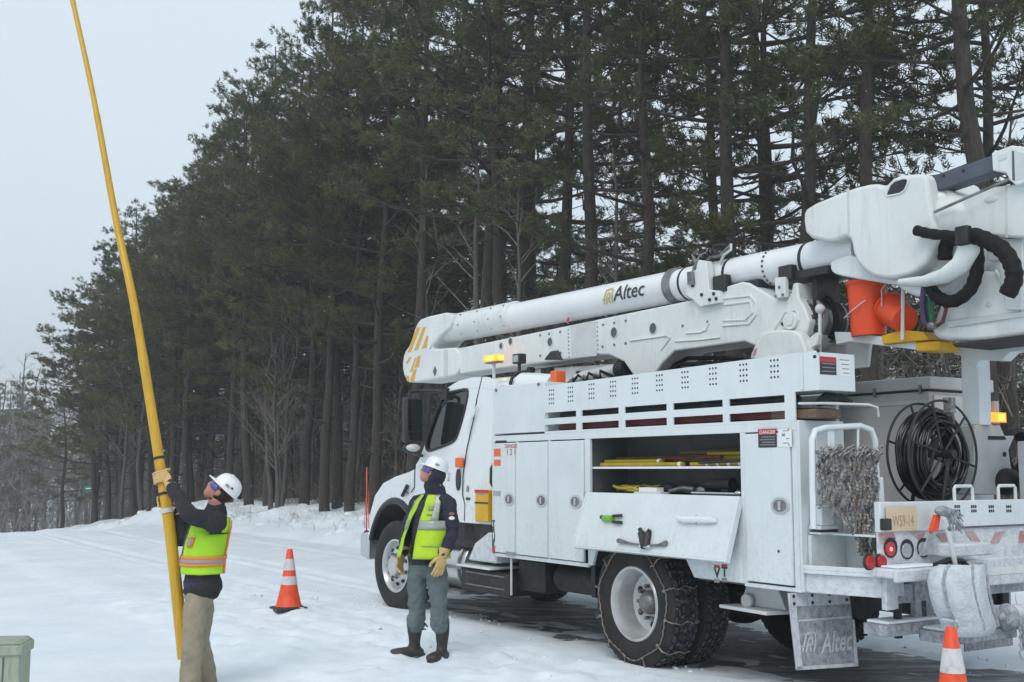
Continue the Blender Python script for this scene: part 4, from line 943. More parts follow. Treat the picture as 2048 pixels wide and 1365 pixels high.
# a blue-grey jib tube up to its head bracket
jb = MB(); a, b_, c, d_ = Q(.20, [(1840, 361), (1992, 308), (1992, 343), (1842, 393)]); jb.prism([a, b_, c, d_], .06, .20); part(jb, 'jib_tube', 'bluegrey', bevel=.01)
k = MB(); 
for (x, y) in ((1927, 342), (1887, 352)): u, w = P(x, y, .2); k.cyl((u, .2, w), (u, .206, w), .012, n=8)
part(k, 'jib_pin', 'hole', bevel=0)
hb = MB(); hb.prism(Q(.24, [(1983, 306), (2023, 291), (2060, 296), (2060, 360), (2032, 372), (2018, 360), (2012, 346), (1985, 342)]), .0, .24); JH = part(hb, 'jib_head', 'covergrey', bevel=.008)
k = MB(); k.prism(Q(.242, [(2028, 300), (2060, 312), (2060, 352), (2030, 362)]), .24, .243); k.build('head_recess', 'dimwhite', JH, smooth=False)
k = MB(); k.prism(Q(.243, [(2024, 302), (2028, 303), (2030, 362), (2025, 360)]), .2432, .2452); k.build('head_edge', 'greyhole', JH, smooth=False)
k = MB(); k.prism(Q(.243, [(1995, 312), (2012, 307), (2014, 316), (1997, 324)]), .24, .244); k.build('head_slot', 'dimwhite', JH, smooth=False)
rd_ = MB(); a = P(1868, 425, .30); b_ = P(2020, 358, .22); rd_.cyl((a[0], .30, a[1]), (b_[0], .22, b_[1]), .011, n=8); part(rd_, 'level_rod', 'steel', bevel=0)
jx = MB(); jx.prism(rr(Q(.18, [(1905, 425), (1912, 404), (1968, 376), (2045, 366), (2060, 366), (2060, 475), (2040, 478), (1960, 470), (1925, 460)]), 1), -.25, .18); JX = part(jx, 'rotator_housing', 'covergrey', bevel=.03, seg=3)
k = MB(); k.prism(Q(.182, [(2010, 372), (2013, 372), (2016, 476), (2012, 476)]), .18, .186); k.build('housing_seam', 'dimwhite', JX, smooth=False)
k = MB(); a = P(1982, 398, .18); k.ball((a[0], .16, a[1]), (.07, .04, .035), 12, 8); k.build('housing_bulge', 'covergrey', JX)
k = MB(); k.prism(Q(.14, [(1990, 478), (2045, 478), (2043, 620), (2012, 620), (1996, 520)]), .05, .14); part(k, 'platform_mount', 'dimwhite', bevel=.006)
k = MB(); k.prism(Q(.16, [(1900, 478), (2034, 480), (2034, 490), (2014, 492), (2014, 520), (1900, 520)]), -.05, .10); part(k, 'mount_plate', 'dimwhite', bevel=.006)
# personnel platform (bucket) with its apron, seen from its outer side
bk_ = MB(); bk_.prism(rr(Q(.10, [(1868, 640), (1905, 545), (1990, 540), (2008, 560), (2022, 605), (2048, 622), (2070, 622), (2070, 668), (1960, 684), (1880, 680), (1862, 668)]), 1), -.75, .10)
PL = part(bk_, 'platform_bucket', 'covergrey', bevel=.03, seg=3)
k = MB(); k.prism(Q(.12, [(1890, 643), (2070, 620), (2070, 630), (1895, 656)]), .10, .118); k.build('bucket_lip', 'dimwhite', PL, bevel=.004)
k = MB(); k.prism(Q(.12, [(1905, 688), (2070, 668), (2070, 675), (1912, 695)]), -.74, .13); k.build('bucket_gasket', 'hole', PL, bevel=.003)
k = MB(); u, w = P(1976, 609, .11); k.ball((u, .10, w), (.022, .012, .022)); k.build('bucket_bolt', 'dimwhite', PL)
k = MB(); k.tube([(u, .11, w) for u, w in Q(.11, [(1992, 542), (2006, 562), (2020, 605), (2046, 620)])], .014, 6); k.build('bucket_edge', 'covergrey', PL)
# heavy black hoses
for pts, r, y in (([(1832, 461), (1860, 468), (1900, 472), (1930, 474)], .038, .36), ([(1925, 476), (1945, 472), (1975, 482), (2005, 500), (2024, 530), (2028, 560), (2014, 590)], .058, .34), ([(1946, 485), (1955, 510), (1952, 550), (1938, 582), (1910, 602), (1885, 600), (1866, 585), (1858, 565)], .046, .25), ([(1905, 478), (1892, 490), (1890, 520)], .05, .2)):
    k = MB(); n = 0
    from mathutils import geometry as _g
    ctr = Q(y, pts); P_ = [Vector((u, y, w)) for u, w in ctr]; sm_ = []
    for i in range(len(P_) - 1):
        p0, p1, p2, p3 = P_[max(i-1, 0)], P_[i], P_[i+1], P_[min(i+2, len(P_)-1)]
        for t in [j / 6 for j in range(6)]:
            sm_.append(.5 * ((2*p1) + (p2-p0)*t + (2*p0-5*p1+4*p2-p3)*t*t + (3*p1-p0-3*p2+p3)*t**3))
    sm_.append(P_[-1]); k.tube(sm_, [r * (1 + .07 * math.sin(i * 1.9)) for i in range(len(sm_))], 12); part(k, 'hose_bundle', 'hose', bevel=0, ang=70)
k = MB(); a = P(1925, 470, .42); k.box(a[0] - .05, a[0] + .05, .38, .44, a[1] - .07, a[1] + .06); part(k, 'hose_strap', 'chassis', bevel=.01)
for pts, r, m, y in (([(1850, 566), (1846, 610), (1850, 645), (1862, 655)], .026, 'purple', .15), ([(1858, 575), (1862, 640)], .022, 'greenhose', .13), ([(1886, 590), (1892, 620), (1885, 645), (1868, 656), (1856, 652)], .014, 'redhose', .14), ([(1868, 575), (1864, 645)], .012, 'greenhose', .16)):
    k = MB(); k.tube([(u, y, w) for u, w in Q(y, pts)], r, 8); part(k, 'control_line', m, bevel=0)
k = MB(); a = P(1864, 652, .18); k.ball((a[0], .18, a[1]), .035, 10, 8); part(k, 'line_coupling', 'steel', bevel=0)
# arm and yellow step carrying the hanging buckets
k = MB(); k.prism(Q(.02, [(1668, 664), (1703, 665), (1880, 690), (1868, 703), (1830, 700), (1700, 684), (1672, 690)]), -.06, .02); part(k, 'tool_arm', 'white', bevel=.006)
k = MB(); k.prism(Q(.06, [(1762, 672), (1800, 660), (1846, 664), (1858, 680), (1766, 690)]), -.2, .06); k.prism(Q(.04, [(1830, 684), (1880, 682), (1876, 702), (1832, 704)]), -.2, .04); part(k, 'yellow_step', 'yelbox', bevel=.01)
k = MB(); k.tube([(u, .1, w) for u, w in Q(.1, [(1806, 570), (1805, 680)])], .014, 6); part(k, 'bucket_hanger', 'dimwhite', bevel=0)
k = MB(); k.tube([(u, .02, w) for u, w in Q(.02, [(1774, 562), (1774, 592)])], .006, 6); k.tube([(u, .02, w) for u, w in Q(.02, [(1730, 562), (1716, 566)])], .006, 6); part(k, 'hanging_hook', 'steel', bevel=0)
# platform rest: post and cantilever bracket
pv = -.30
k = MB(); k.prism(Q(pv, [(1921, 697), (1956, 698), (1960, 850), (1926, 850)]), pv - .14, pv); part(k, 'rest_post', 'white', bevel=.006)
k = MB(); k.prism(Q(pv, [(1905, 698), (2070, 672), (2070, 702), (2040, 702), (2022, 706), (2006, 722), (1985, 722), (1962, 720), (1955, 738), (1922, 712), (1912, 710)]), pv - .10, pv + .02); part(k, 'rest_bracket', 'white', bevel=.006)
# ------------------------------------------------------------------ tail of the truck
XT = -2.40
(yl_, zt) = PU(1757, 1007, XT); zb_ = PU(1757, 1062, XT)[1]
tb = MB(); tb.box(XT, XT + .05, -1.22, 1.06, 1.195, 1.392); TBD = part(tb, 'tailboard', 'white', bevel=.006)
k = MB()
for cx in (1915, 1948, 1983, 2018):
    cy, cz = PU(cx, 1018, XT - .002)
    for i in (-1, 0, 1):
        for j in (-.5, .5): k.box(XT - .0015, XT, cy + i * .022 - .008, cy + i * .022 + .008, cz + j * .03 - .010, cz + j * .03 + .010)
k = k.build('punched_hole', 'hole', TBD, smooth=False); tag(k, kind='stuff')
k = MB(); k.box(XT - .002, XT, -1.2, .30, 1.20, 1.215); k.build('tailboard_gap', 'greyhole', TBD, smooth=False)
for y0 in (PU(1914, 1000, XT)[0], PU(2002, 1000, XT)[0]):
    z0 = 1.39; k = MB(); k.tube([(XT + .02, y0, z0), (XT + .02, y0, z0 + .085), (XT + .02, y0 - .015, z0 + .10), (XT + .02, y0 - .185, z0 + .10), (XT + .02, y0 - .20, z0 + .085), (XT + .02, y0 - .20, z0)], .012, 8); part(k, 'grab_handle', 'white', bevel=0)
# lamp panel with red and white chevron tape
lp = MB(); lp.box(XT + .01, XT + .04, -1.2, 1.06, .93, 1.195); LP_ = part(lp, 'lamp_panel', 'frost', bevel=.004)
for (q) in ([(1757, 1066), (1786, 1066), (1792, 1078), (1760, 1090)], [(1818, 1065), (1852, 1065), (1840, 1082)], [(1870, 1068), (1890, 1066), (1912, 1092), (1890, 1092)], [(1930, 1064), (1948, 1062), (1962, 1086), (1944, 1086)], [(1990, 1066), (2012, 1062), (1996, 1088), (1980, 1088)], [(2040, 1062), (2060, 1062), (2050, 1086), (2036, 1086)]):
    MB().prism(QU(XT + .008, q), XT + .007, XT + .010, axis='x').build('reflective_tape', 'reddirty', LP_, smooth=False)
for i, (x, y, m, hot) in enumerate(((1783, 1096, 'red', 1), (1816, 1099, 'clear', 0), (1849, 1096, 'clear', 0))):
    cy, cz = PU(x, y, XT); k = MB(); k.cyl((XT + .012, cy, cz), (XT + .004, cy, cz), .066, n=24); k.build('lamp_grommet', 'hole', LP_)
    k = MB(); k.cyl((XT + .012, cy + .012, cz - .008), (XT - .006, cy + .012, cz - .008), .048, n=24); l1 = k.build('tail_lamp', m, LP_, bevel=.004)
    if hot: k = MB(); k.cyl((XT - .005, cy + .012, cz - .008), (XT - .009, cy + .012, cz - .008), .014, n=12); part(k, 'lamp_core', 'redlit', bevel=0)
# licence plate
(py0, pz0), (py1, pz1) = PU(1771, 1014, XT - .01), PU(1834, 1061, XT - .01)
k = MB(); k.box(XT - .012, XT - .009, py1, py0, pz1, pz0); PLT = part(k, 'licence_plate', 'plate', bevel=.001)
text_on('W59-14', .105, lambda a, b: (XT - .0135, (py0 + py1) / 2 - .015 - a, (pz0 + pz1) / 2 - .018 + b), 'plateink', PLT, 'plate_number', sx=.60)
cy, cz = PU(1770, 1050, XT - .03); k = MB(); k.box(XT - .06, XT - .014, cy - .035, cy + .035, cz - .035, cz + .04); part(k, 'trailer_socket', 'black', bevel=.008)
# left rear platform: corner step, pocket, side lamps
cs = MB(); cs.prism([(-1.866, S), (-1.95, S), (-2.40, 1.07), (-2.40, .79), (-1.866, .79)], .905, .93, axis='z'); cs.prism([(-1.866, S), (-1.95, S), (-2.40, 1.07), (-2.40, 1.04), (-1.94, S - .03), (-1.866, S - .03)], .93, .962, axis='z'); part(cs, 'corner_step', 'white', bevel=.004)
k = MB(); k.prism([(-1.868, S - .02), (-2.0, 1.17), (-2.38, 1.05), (-2.36, .8), (-1.868, .8)], .775, .904, axis='z'); part(k, 'corner_skirt', 'frost', bevel=.006)
k = MB(); k.box(-2.34, -1.87, .80, .82, .93, 1.39); k.box(-2.34, -1.87, .82, 1.04, 1.16, 1.175); k.box(-1.90, -1.87, .82, 1.17, .93, 1.16); part(k, 'corner_bulkhead', 'white', bevel=.003)
k = MB(); k.box(-1.98, -1.875, .98, 1.16, 1.20, 1.225); k.box(-1.98, -1.875, .98, 1.16, 1.166, 1.18); part(k, 'corner_ledge', 'white', bevel=.003)
k = MB(); k.box(-1.975, -1.9, .985, 1.155, 1.181, 1.199); part(k, 'ledge_slot', 'hole', bevel=0)
for (x, y) in ((1739, 1125), (1762, 1124)):
    cy, cz = PU(x, y, -2.39); k = MB(); k.cyl((-2.38, cy, cz), (-2.405, cy, cz), .043, n=20); part(k, 'tail_lamp', 'red', bevel=.003)
    k = MB(); k.cyl((-2.378, cy, cz), (-2.39, cy, cz), .052, n=20); part(k, 'lamp_grommet', 'hole', bevel=0)
# chain rack hoop
RX = -2.12
hp = [(1627, 1058), (1625, 960), (1624, 880), (1630, 862), (1650, 856), (1720, 852), (1742, 860), (1750, 880), (1754, 960), (1757, 1010)]
rail = MB(); P_ = [Vector((RX, *PU(x, y, RX))) for x, y in hp]; rail.tube([p for p in P_], .021, 10); HOOP = part(rail, 'rack_hoop', 'white', bevel=0, ang=60)
k = MB(); a, b_ = PU(1716, 858, RX), PU(1716, 900, RX); k.cyl((RX, *a), (RX, *b_), .009, n=8); a, b_ = PU(1663, 862, RX), PU(1663, 905, RX); k.box(RX - .003, RX + .003, b_[0] - .03, b_[0] + .03, b_[1], a[1]); k.build('hoop_stay', 'white', HOOP)
k = MB(); a, b_ = PU(1632, 905, RX), PU(1748, 905, RX); k.cyl((RX, *a), (RX, *b_), .012, n=8); k.build('chain_bar', 'steel', HOOP)
k = MB(); a = PU(1753, 955, RX); b_ = PU(1758, 1040, RX); k.cyl((RX - .02, *a), (RX - .02, *b_), .03, n=12); part(k, 'hoop_socket', 'white', bevel=.002)
k = MB(); k.box(-1.98, -1.88, 1.02, 1.15, 1.225, 1.36); part(k, 'hoop_foot', 'white', bevel=.01)
# bumper step and rear frames, caked with snow
(ya, za), (yb, zb) = PU(1770, 1113, -2.55), PU(1882, 1142, -2.55)
k = MB(); k.box(-2.58, -2.38, yb - .05, 1.15, .915, .975); k.box(-2.60, -2.57, yb - .05, 1.17, .895, .975); part(k, 'step_bumper', 'frost', bevel=.012)
k = MB(); k.box(-2.56, -2.42, yb + .02, 1.1, .976, .99); part(k, 'step_snow', 'snowcap', bevel=.006)
(yc, zc), (yd, zd) = PU(1925, 1088, -2.6), PU(1980, 1110, -2.6)
k = MB(); k.box(-2.62, -2.38, yd, yd + .42, zd, zc + .0); part(k, 'bumper_block', 'frost', bevel=.012)
k = MB(); k.box(-2.40, -2.37, PU(1768, 1140, -2.4)[0] - .13, PU(1768, 1140, -2.4)[0], .70, .93); k.prism([(PU(1768, 1140, -2.4)[0], .93), (PU(1805, 1140, -2.4)[0], .93), (PU(1785, 1140, -2.4)[0], .86), (PU(1785, 1200, -2.4)[0], .70), (PU(1768, 1200, -2.4)[0], .70)], -2.42, -2.40, axis='x'); part(k, 'bumper_bracket', 'frost', bevel=.004)
k = MB(); a, b_ = PU(1787, 1170, -2.3), PU(1822, 1205, -2.3); k.box(-2.32, -2.28, b_[0], a[0], b_[1], a[1]); RL = part(k, 'rear_lamp_box', 'frostgrey', bevel=.006)
text_on('LED', .05, lambda x_, y_: (-2.323, (a[0] + b_[0]) / 2 - x_, (a[1] + b_[1]) / 2 + y_), 'frost', RL, 'lamp_lettering')
k = MB(); a, b_ = PU(1828, 1150, -2.3), PU(1872, 1240, -2.3); k.box(-2.30, -2.26, b_[0], a[0], b_[1], a[1]); part(k, 'rubber_flap', 'frostgrey', bevel=.003)
k = MB(); a, b_ = PU(1930, 1120, -2.45), PU(2046, 1166, -2.45); k.box(-2.47, -2.3, b_[0], a[0], b_[1], a[1]); RB = part(k, 'rear_valve_box', 'frost', bevel=.01)
k = MB(); k.box(-2.474, -2.471, b_[0] + .02, a[0] - .03, (a[1] + b_[1]) / 2 - .02, (a[1] + b_[1]) / 2 + .03); k.build('box_lid', 'covergrey', RB, smooth=False)
k = MB(); a, b_ = PU(1950, 1168, -2.4), PU(2046, 1182, -2.4); k.box(-2.42, -2.3, b_[0], a[0], b_[1], a[1]); part(k, 'crossmember', 'frostgrey', bevel=.006)
k = MB(); a, b_ = PU(1950, 1184, -2.5), PU(2070, 1225, -2.5); k.cyl((-2.45, a[0], .62), (-2.45, b_[0], .60), .06, n=14); part(k, 'hitch_beam', 'frost', bevel=0)
for (x, y, sz) in ((2015, 1235, .085), (1985, 1225, .05)):
    a = PU(x, y, -2.65); k = MB(); k.ball((-2.65, *a), (sz, sz * .9, sz * 1.1), 8, 6); k.ball((-2.68, a[0] - .05, a[1] - .03), (sz * .6,) * 3, 8, 6); part(k, 'pintle_hitch', 'frostgrey', bevel=0, ang=20)
k = MB(); k.tube([(-2.7, *PU(x, y, -2.7)) for x, y in ((2015, 1242), (2028, 1238), (2040, 1250), (2048, 1270), (2052, 1300))], .022, 8); part(k, 'air_line', 'frostgrey', bevel=0)
k = MB(); 
for i in range(9):
    p = PU(2042 - i % 2 * 2, 1250 + i * 8, -2.75); k.ball((-2.75, *p), (.010, .008, .016), 6, 5)
part(k, 'safety_chain', 'frostgrey', bevel=0)
# low rear step boards
for (x0, y0, x1, y1, u, w) in ((1775, 1252, 1905, 1278, -2.36, .20), (1905, 1268, 2036, 1300, -2.62, .26)):
    a, b_ = PU(x0, y0, u), PU(x1, y1, u); zt_ = a[1]; k = MB(); k.box(u, u + w, b_[0], a[0], zt_ - .075, zt_); part(k, 'step_board', 'frostgrey', bevel=.006)
    k = MB(); k.box(u + .01, u + w - .01, b_[0] + .02, a[0] - .02, zt_ + .0005, zt_ + .022); part(k, 'step_snow', 'snowcap', bevel=.008)
for x in (1800, 1850, 1985): a = PU(x, 1262, -2.3); k = MB(); k.box(-2.3, -2.27, a[0] - .025, a[0] + .025, a[1] - .05, .72); part(k, 'step_hanger', 'chassis', bevel=0)
# mudflap with the maker's name
MX = -1.78
k = MB(); fl_ = QU(MX, [(1577, 1187), (1698, 1180), (1717, 1333), (1594, 1341)])
k.prism(fl_, MX, MX + .014, axis='x'); MF = part(k, 'mud_flap', 'frostgrey', bevel=.002)
k = MB(); k.prism(QU(MX - .004, [(1577, 1187), (1698, 1180), (1700, 1208), (1579, 1214)]), MX - .006, MX, axis='x'); k.build('flap_plate', 'frost', MF, bevel=.001)
k = MB()
for q in ([(1577, 1187), (1590, 1187), (1606, 1340), (1594, 1341)], [(1706, 1240), (1709, 1240), (1717, 1333), (1710, 1333)], [(1594, 1334), (1717, 1326), (1717, 1333), (1594, 1341)], [(1598, 1240), (1704, 1232), (1704, 1236), (1598, 1244)]): k.prism(QU(MX - .004, q), MX - .004, MX, axis='x')
k.build('flap_edge', 'frost', MF, smooth=False)
k = MB()
for (x, y) in ((1587, 1193), (1624, 1191), (1658, 1189), (1588, 1208), (1625, 1206), (1659, 1204), (1693, 1200)): a = PU(x, y, MX - .006); k.cyl((MX - .006, *a), (MX - .011, *a), .012, n=8)
k.build('flap_bolt', 'hole', MF)
a = PU(1672, 1285, MX); text_on('Altec', .20, lambda x, y: (MX - .0045, a[0] - x, a[1] + y), 'frost', MF, 'maker_name', shear=.25, bold=.004, sx=.72)
a1 = PU(1618, 1285, MX); emblem(lambda x, y: (MX - .0045, a1[0] - x, a1[1] + y), 'frost', MF, .72, t=.02)
# right flap
k = MB(); k.box(MX, MX + .014, -1.2, -.6, .22, .78); part(k, 'mud_flap', 'frostgrey', bevel=.002)
# strobe and tall right-hand rear corner
sv = -1.0
(ya, za) = PU(1976, 838, -2.0); k = strobe(-2.0, ya, za, 1.0); k2 = MB(); k2.box(-2.09, -2.085, ya - .10, ya + .10, za - .03, za + .045); k2.build('amber_lens', 'amber', k, bevel=.002); k2 = MB(); k2.box(-2.094, -2.0905, ya - .07, ya - .0, za - .015, za + .03); k2.build('lamp_core', 'amberhot', k); k = MB(); k.prism(QU(-1.98, [(1948, 850), (2000, 850), (2010, 872), (2030, 872), (2018, 900), (2022, 930), (2036, 990), (1950, 990)]), -1.98, -1.70, axis='x'); part(k, 'hose_guard', 'dimwhite', bevel=.01)
k = MB(); k.cyl((-1.98, ya - .12, za - .04), (-1.98, ya - .12, za + .14), .03, n=10); part(k, 'antenna_base', 'dimwhite', bevel=0)
k = MB(); k.prism(QU(-1.985, [(1977, 872), (2010, 873), (2013, 880), (1977, 880)]), -1.985, -1.98, axis='x'); k.cyl((-1.985, *PU(2009, 909, -1.985)), (-1.99, *PU(2009, 909, -1.985)), .02, n=12); part(k, 'guard_slot', 'hole', bevel=0)
k = MB(); a = PU(2040, 905, -1.95); k.lathe([(-.02, .16), (0, .19), (.1, .19), (.12, .16)], (-1.95, a[0], a[1]), (1, 0, 0), n=32); part(k, 'spare_hose_reel', 'rubber', bevel=0)
k = MB(); a = PU(2015, 965, -2.0); k.ball((-2.0, *a), (.1, .13, .11), 14, 10); part(k, 'tarp_roll', 'chassis', bevel=0)
k = MB(); a, b_ = PU(2034, 883, -2.2), PU(2062, 1000, -2.2); k.box(-2.38, -2.2, -1.22, a[0], b_[1], a[1]); part(k, 'right_rear_corner', 'white', bevel=.006)
# cable reel: two wire hoops, spokes, and a fat coil of black cable
ru = -2.14; rc = PU(1898, 908, ru); r0 = 0
def ringpts(u, cy, cz, ry, rz, n=48): return [(u, cy + ry * math.cos(2 * math.pi * i / n), cz + rz * math.sin(2 * math.pi * i / n)) for i in range(n)]
REEL = thing('cable_reel', 'black wire-hoop reel wound with shiny black cable on the truck tail', 'cable reel', TO + F_ * ru + L_ * rc[0] + Vector((0, 0, .975)), R(90) + YAW)
cz = rc[1] - .975
def rp(o, pts): return o
k = MB(); px_m = proj(toW(ru, rc[0], 1.7))[2] / FPX      # metres per survey pixel at the reel
k.tube(ringpts(0.0, .02 * 0 + px_m * 18, cz, px_m * 106, px_m * 106), .0095, 6, closed=True); k.build('front_hoop', 'hole', REEL)
k = MB(); k.tube(ringpts(.26, -px_m * 8, cz, px_m * 106, px_m * 104), .0095, 6, closed=True); k.build('rear_hoop', 'hole', REEL)
for i in range(6):
    a = 2 * math.pi * i / 6 + .25; k = MB(); k.cyl((-.0, px_m * 18 + .04 * math.cos(a), cz + .04 * math.sin(a)), (-.0, px_m * 18 + px_m * 106 * math.cos(a), cz + px_m * 106 * math.sin(a)), .0085, n=6); k.build('spoke', 'hole', REEL)
    k = MB(); k.cyl((.2, .0, cz), (.26, px_m * (-8 + 104 * math.cos(a)), cz + px_m * 104 * math.sin(a)), .0085, n=6); k.build('spoke', 'hole', REEL)
k = MB(); k.cyl((-.06, px_m * 5, cz), (.3, 0, cz), .03, n=12)
for a in (.9, 2.3, 3.8, 5.4): k.box(.02, .05, -.012, .012, cz, cz + .01)
k.build('axle_shaft', 'chassis', REEL)
random.seed(11)
for i in range(34):
    lay = i % 4; rr_ = px_m * (60 + lay * 9 + random.uniform(-3, 3)); xo = .03 + .2 * random.random(); oy = random.uniform(-.012, .012) - .01; oz = random.uniform(-.015, .012)
    pts = []
    for j in range(40):
        t = 2 * math.pi * j / 40; w = 1 + .03 * math.sin(2 * t + i) + .02 * math.sin(3 * t + i * 2)
        pts.append((xo + .012 * math.sin(t * 2 + i), oy + rr_ * w * math.cos(t), cz + oz + rr_ * w * math.sin(t)))
    k = MB(); k.tube(pts, .0125, 6, closed=True); k.build('cable_coil', 'cable', REEL, ang=80)
for (a, b) in (((-.2, -.12), (.12, .16)), ((.16, -.16), (-.02, .1)), ((-.1, .14), (.2, -.02))):
    k = MB(); k.cyl((.1, a[0] * .9, cz + a[1] * 1.2), (.1, b[0] * .9, cz + b[1] * 1.2), .016, n=6); k.build('spoke_brace', 'chassis', REEL)
k = MB(); a = PU(1899, 812, ru); k.box(-.03, .03, a[0] - rc[0] - .03, a[0] - rc[0] + .03, a[1] - .975 - .05, a[1] - .975 + .06); k.tube([(0, a[0] - rc[0], a[1] - .975 - .05), (.05, a[0] - rc[0] - .08, a[1] - .975 - .10), (.1, a[0] - rc[0] - .14, a[1] - .975 - .14)], .028, 6); k.build('reel_brake', 'stick' if False else 'chain', REEL)
k = MB(); k.box(-.02, .28, -.22, .22, 0, .05); k.cyl((.0, .2, .03), (0, .0, cz), .014); k.cyl((.26, -.2, .03), (.26, 0, cz), .014); k.cyl((.26, .2, .03), (.26, 0, cz), .014); k.build('reel_stand', 'chassis', REEL)

# ------------------------------------------------------------------ loads carried on the truck (things of their own)
def tloc(u, v, w): return TO + F_ * u + L_ * v + Vector((0, 0, w))
TROT = R(90) + YAW
def tthing(name, label, cat, u, v, w, group=None): return thing(name, label, cat, tloc(u, v, w), TROT, group)
# bundle of chains on the rack hoop
CH = tthing('chain_bundle', 'grey galvanised chains hanging in a thick bundle from the white rack hoop', 'chains', RX - .03, 0, 0)
random.seed(5)
def chain(px0, py0, py1, m='chain', wob=3, n_seed=0, rgh=.0115, dx=0.0):
    k = MB(); n = int((py1 - py0) / 3.6); x = px0
    pr_ = None; ph = random.random() * 6
    for i in range(n):
        y = py0 + i * 3.6; x += random.uniform(-.3, .3) + dx; xx = x + wob * math.sin(y * .05 + ph) * .4
        v, w = PU(xx, y, RX); dpt = .02 * math.sin(y * .11 + ph)
        p = Vector((dpt + random.uniform(-.006, .006), v, w))
        if pr_ is not None:
            mid = (p + pr_) / 2; k.tube([pr_ + (pr_ - p) * .2, mid, p + (p - pr_) * .2], [rgh * .55, rgh, rgh * .55], 5, flat=.45 if i % 2 else 1.0)
        pr_ = p
    k.build('chain_strand', m, CH)
for i in range(34):
    x = 1629 + i * 3.5; t = (x - 1630) / 120
    bottom = 990 + 80 * min(1, t * 1.7) + random.uniform(-14, 10)
    if t > .72: bottom = random.choice([1055, 1118, 1125])
    chain(x, 900 + random.uniform(-6, 4), bottom, random.choice(['chain', 'steel', 'steel', 'rustchain']), 1.2)
for i in range(6): chain(1634 + i * 19, 902, 985 + random.uniform(0, 60), random.choice(['chain', 'rustchain', 'steel']), 6)
for i in range(4): chain(1703 + i * 8, 960, 1122 + random.uniform(-12, 4), 'chain', 4)
chain(1712, 968, 1075, 'chain', 3, rgh=.011, dx=-.45)
k = MB()
for i in range(46): v, w = PU(random.uniform(1630, 1747), random.uniform(894, 912), RX); k.tube([(-.03, v - .02, w), (-.045, v, w + .012), (-.03, v + .02, w - .01)], .009, 5)
k.build('chain_knot', 'chain', CH)
# boards in the rack below the basket
for i, (a, b, c, d, m, lb) in enumerate(((-1.98, .92, 1.955, 2.02, 'wood', 'dark brown board lying lowest in the open rear end of the rack'), (-1.90, .88, 2.025, 2.055, 'steel', 'grimy grey plate lying on the brown board in the rack end'))):
    k = MB(); k.box(0, .42, 0, .26, 0, d - c); o = k.build('rack_board', m, None, bevel=.008); o.location = tloc(a, b, c); o.rotation_euler = (0, 0, TROT); tag(o, lb, 'board')
k = MB(); k.tube([(0, 0, 0), (.1, .02, .05), (.25, -.02, .04), (.36, .02, .02)], .03, 8); o = k.build('grimy_sling', 'chassis', None); o.location = tloc(-1.96, 1.12, 2.062); o.rotation_euler = (0, 0, TROT - 1.5); tag(o, 'blackened sling stuffed above the boards in the rack end', 'sling')
# red sticks behind the lower slots
for i, (w, l) in enumerate(((1.985, 'dark red rod lying behind the lower slots of the side rack'), (2.10, 'black rod lying behind the upper slots of the side rack'))):
    k = MB(); k.cyl((0, 0, 0), (2.9 if i == 0 else 2.9, 0, 0), .035 if i == 0 else .026, n=10); o = k.build('rack_rod', 'redstick' if i == 0 else 'chassis', None); o.location = tloc(-1.78, 1.12, w); o.rotation_euler = (0, 0, TROT); tag(o, l, 'rod')
# hot sticks on the compartment shelf
for i, (x0, x1, v, w, m, r, lb) in enumerate(((-.55, .53, 1.12, 1.648, 'stick', .017, 'yellow fibreglass stick along the front edge of the locker shelf'), (-.25, .52, 1.08, 1.672, 'stick', .019, 'yellow fibreglass stick just behind the front one, ending in a square cap'), (-.25, .50, 1.03, 1.652, 'stick', .016, 'yellow stick third from the shelf edge, half hidden by the others'),
                                        (-1.2, -.6, 1.09, 1.648, 'stick', .016, 'short yellow stick with white joints at the rear end of the shelf'), (-1.22, -.7, 1.0, 1.73, 'stick', .014, 'yellow rod lying high near the rear end of the shelf'), (-1.2, .3, .92, 1.66, 'wood', .03, 'dark brown tube at the back of the locker shelf'))):
    k = MB(); k.cyl((x0, v, w), (x1, v, w), r, n=10); o = k.build('fibreglass_stick', m, None); o.location = TO; o.rotation_euler = (0, 0, TROT); tag(o, lb, 'stick')
    if i in (0, 1, 3):
        for j in range(4 if i == 3 else 1):
            kk = MB(); xx = (x0 + .03 + j * .12); kk.cyl((xx, v, w), (xx + .03, v, w), r * 1.15, n=10); kk.build('end_ferrule', 'whtdec', o)
for i, (x0, x1, v, w, r, m, lb) in enumerate(((-1.1, .5, .97, 1.70, .022, 'stick', 'olive yellow tube lying high at the back of the locker shelf'), (-.9, .45, 1.04, 1.70, .015, 'redstick', 'dark red rod resting on top of the yellow sticks in the locker'), (-1.24, -.3, .93, 1.75, .02, 'wood', 'brown pole in the upper rear corner of the locker'), (-1.22, -.75, 1.14, 1.67, .012, 'chassis', 'short black rod at the rear front edge of the locker shelf'))):
    k = MB(); k.cyl((x0, v, w), (x1, v, w - .012), r, n=10); o = k.build('stowed_rod', m, None); o.location = TO; o.rotation_euler = (0, 0, TROT); tag(o, lb, 'rod')
k = MB(); k.box(-1.24, -.4, .85, .98, 1.632, 1.69); o = k.build('tool_case', 'interior', None, bevel=.01); o.location = TO; o.rotation_euler = (0, 0, TROT); tag(o, 'long black case at the back of the locker shelf', 'case')
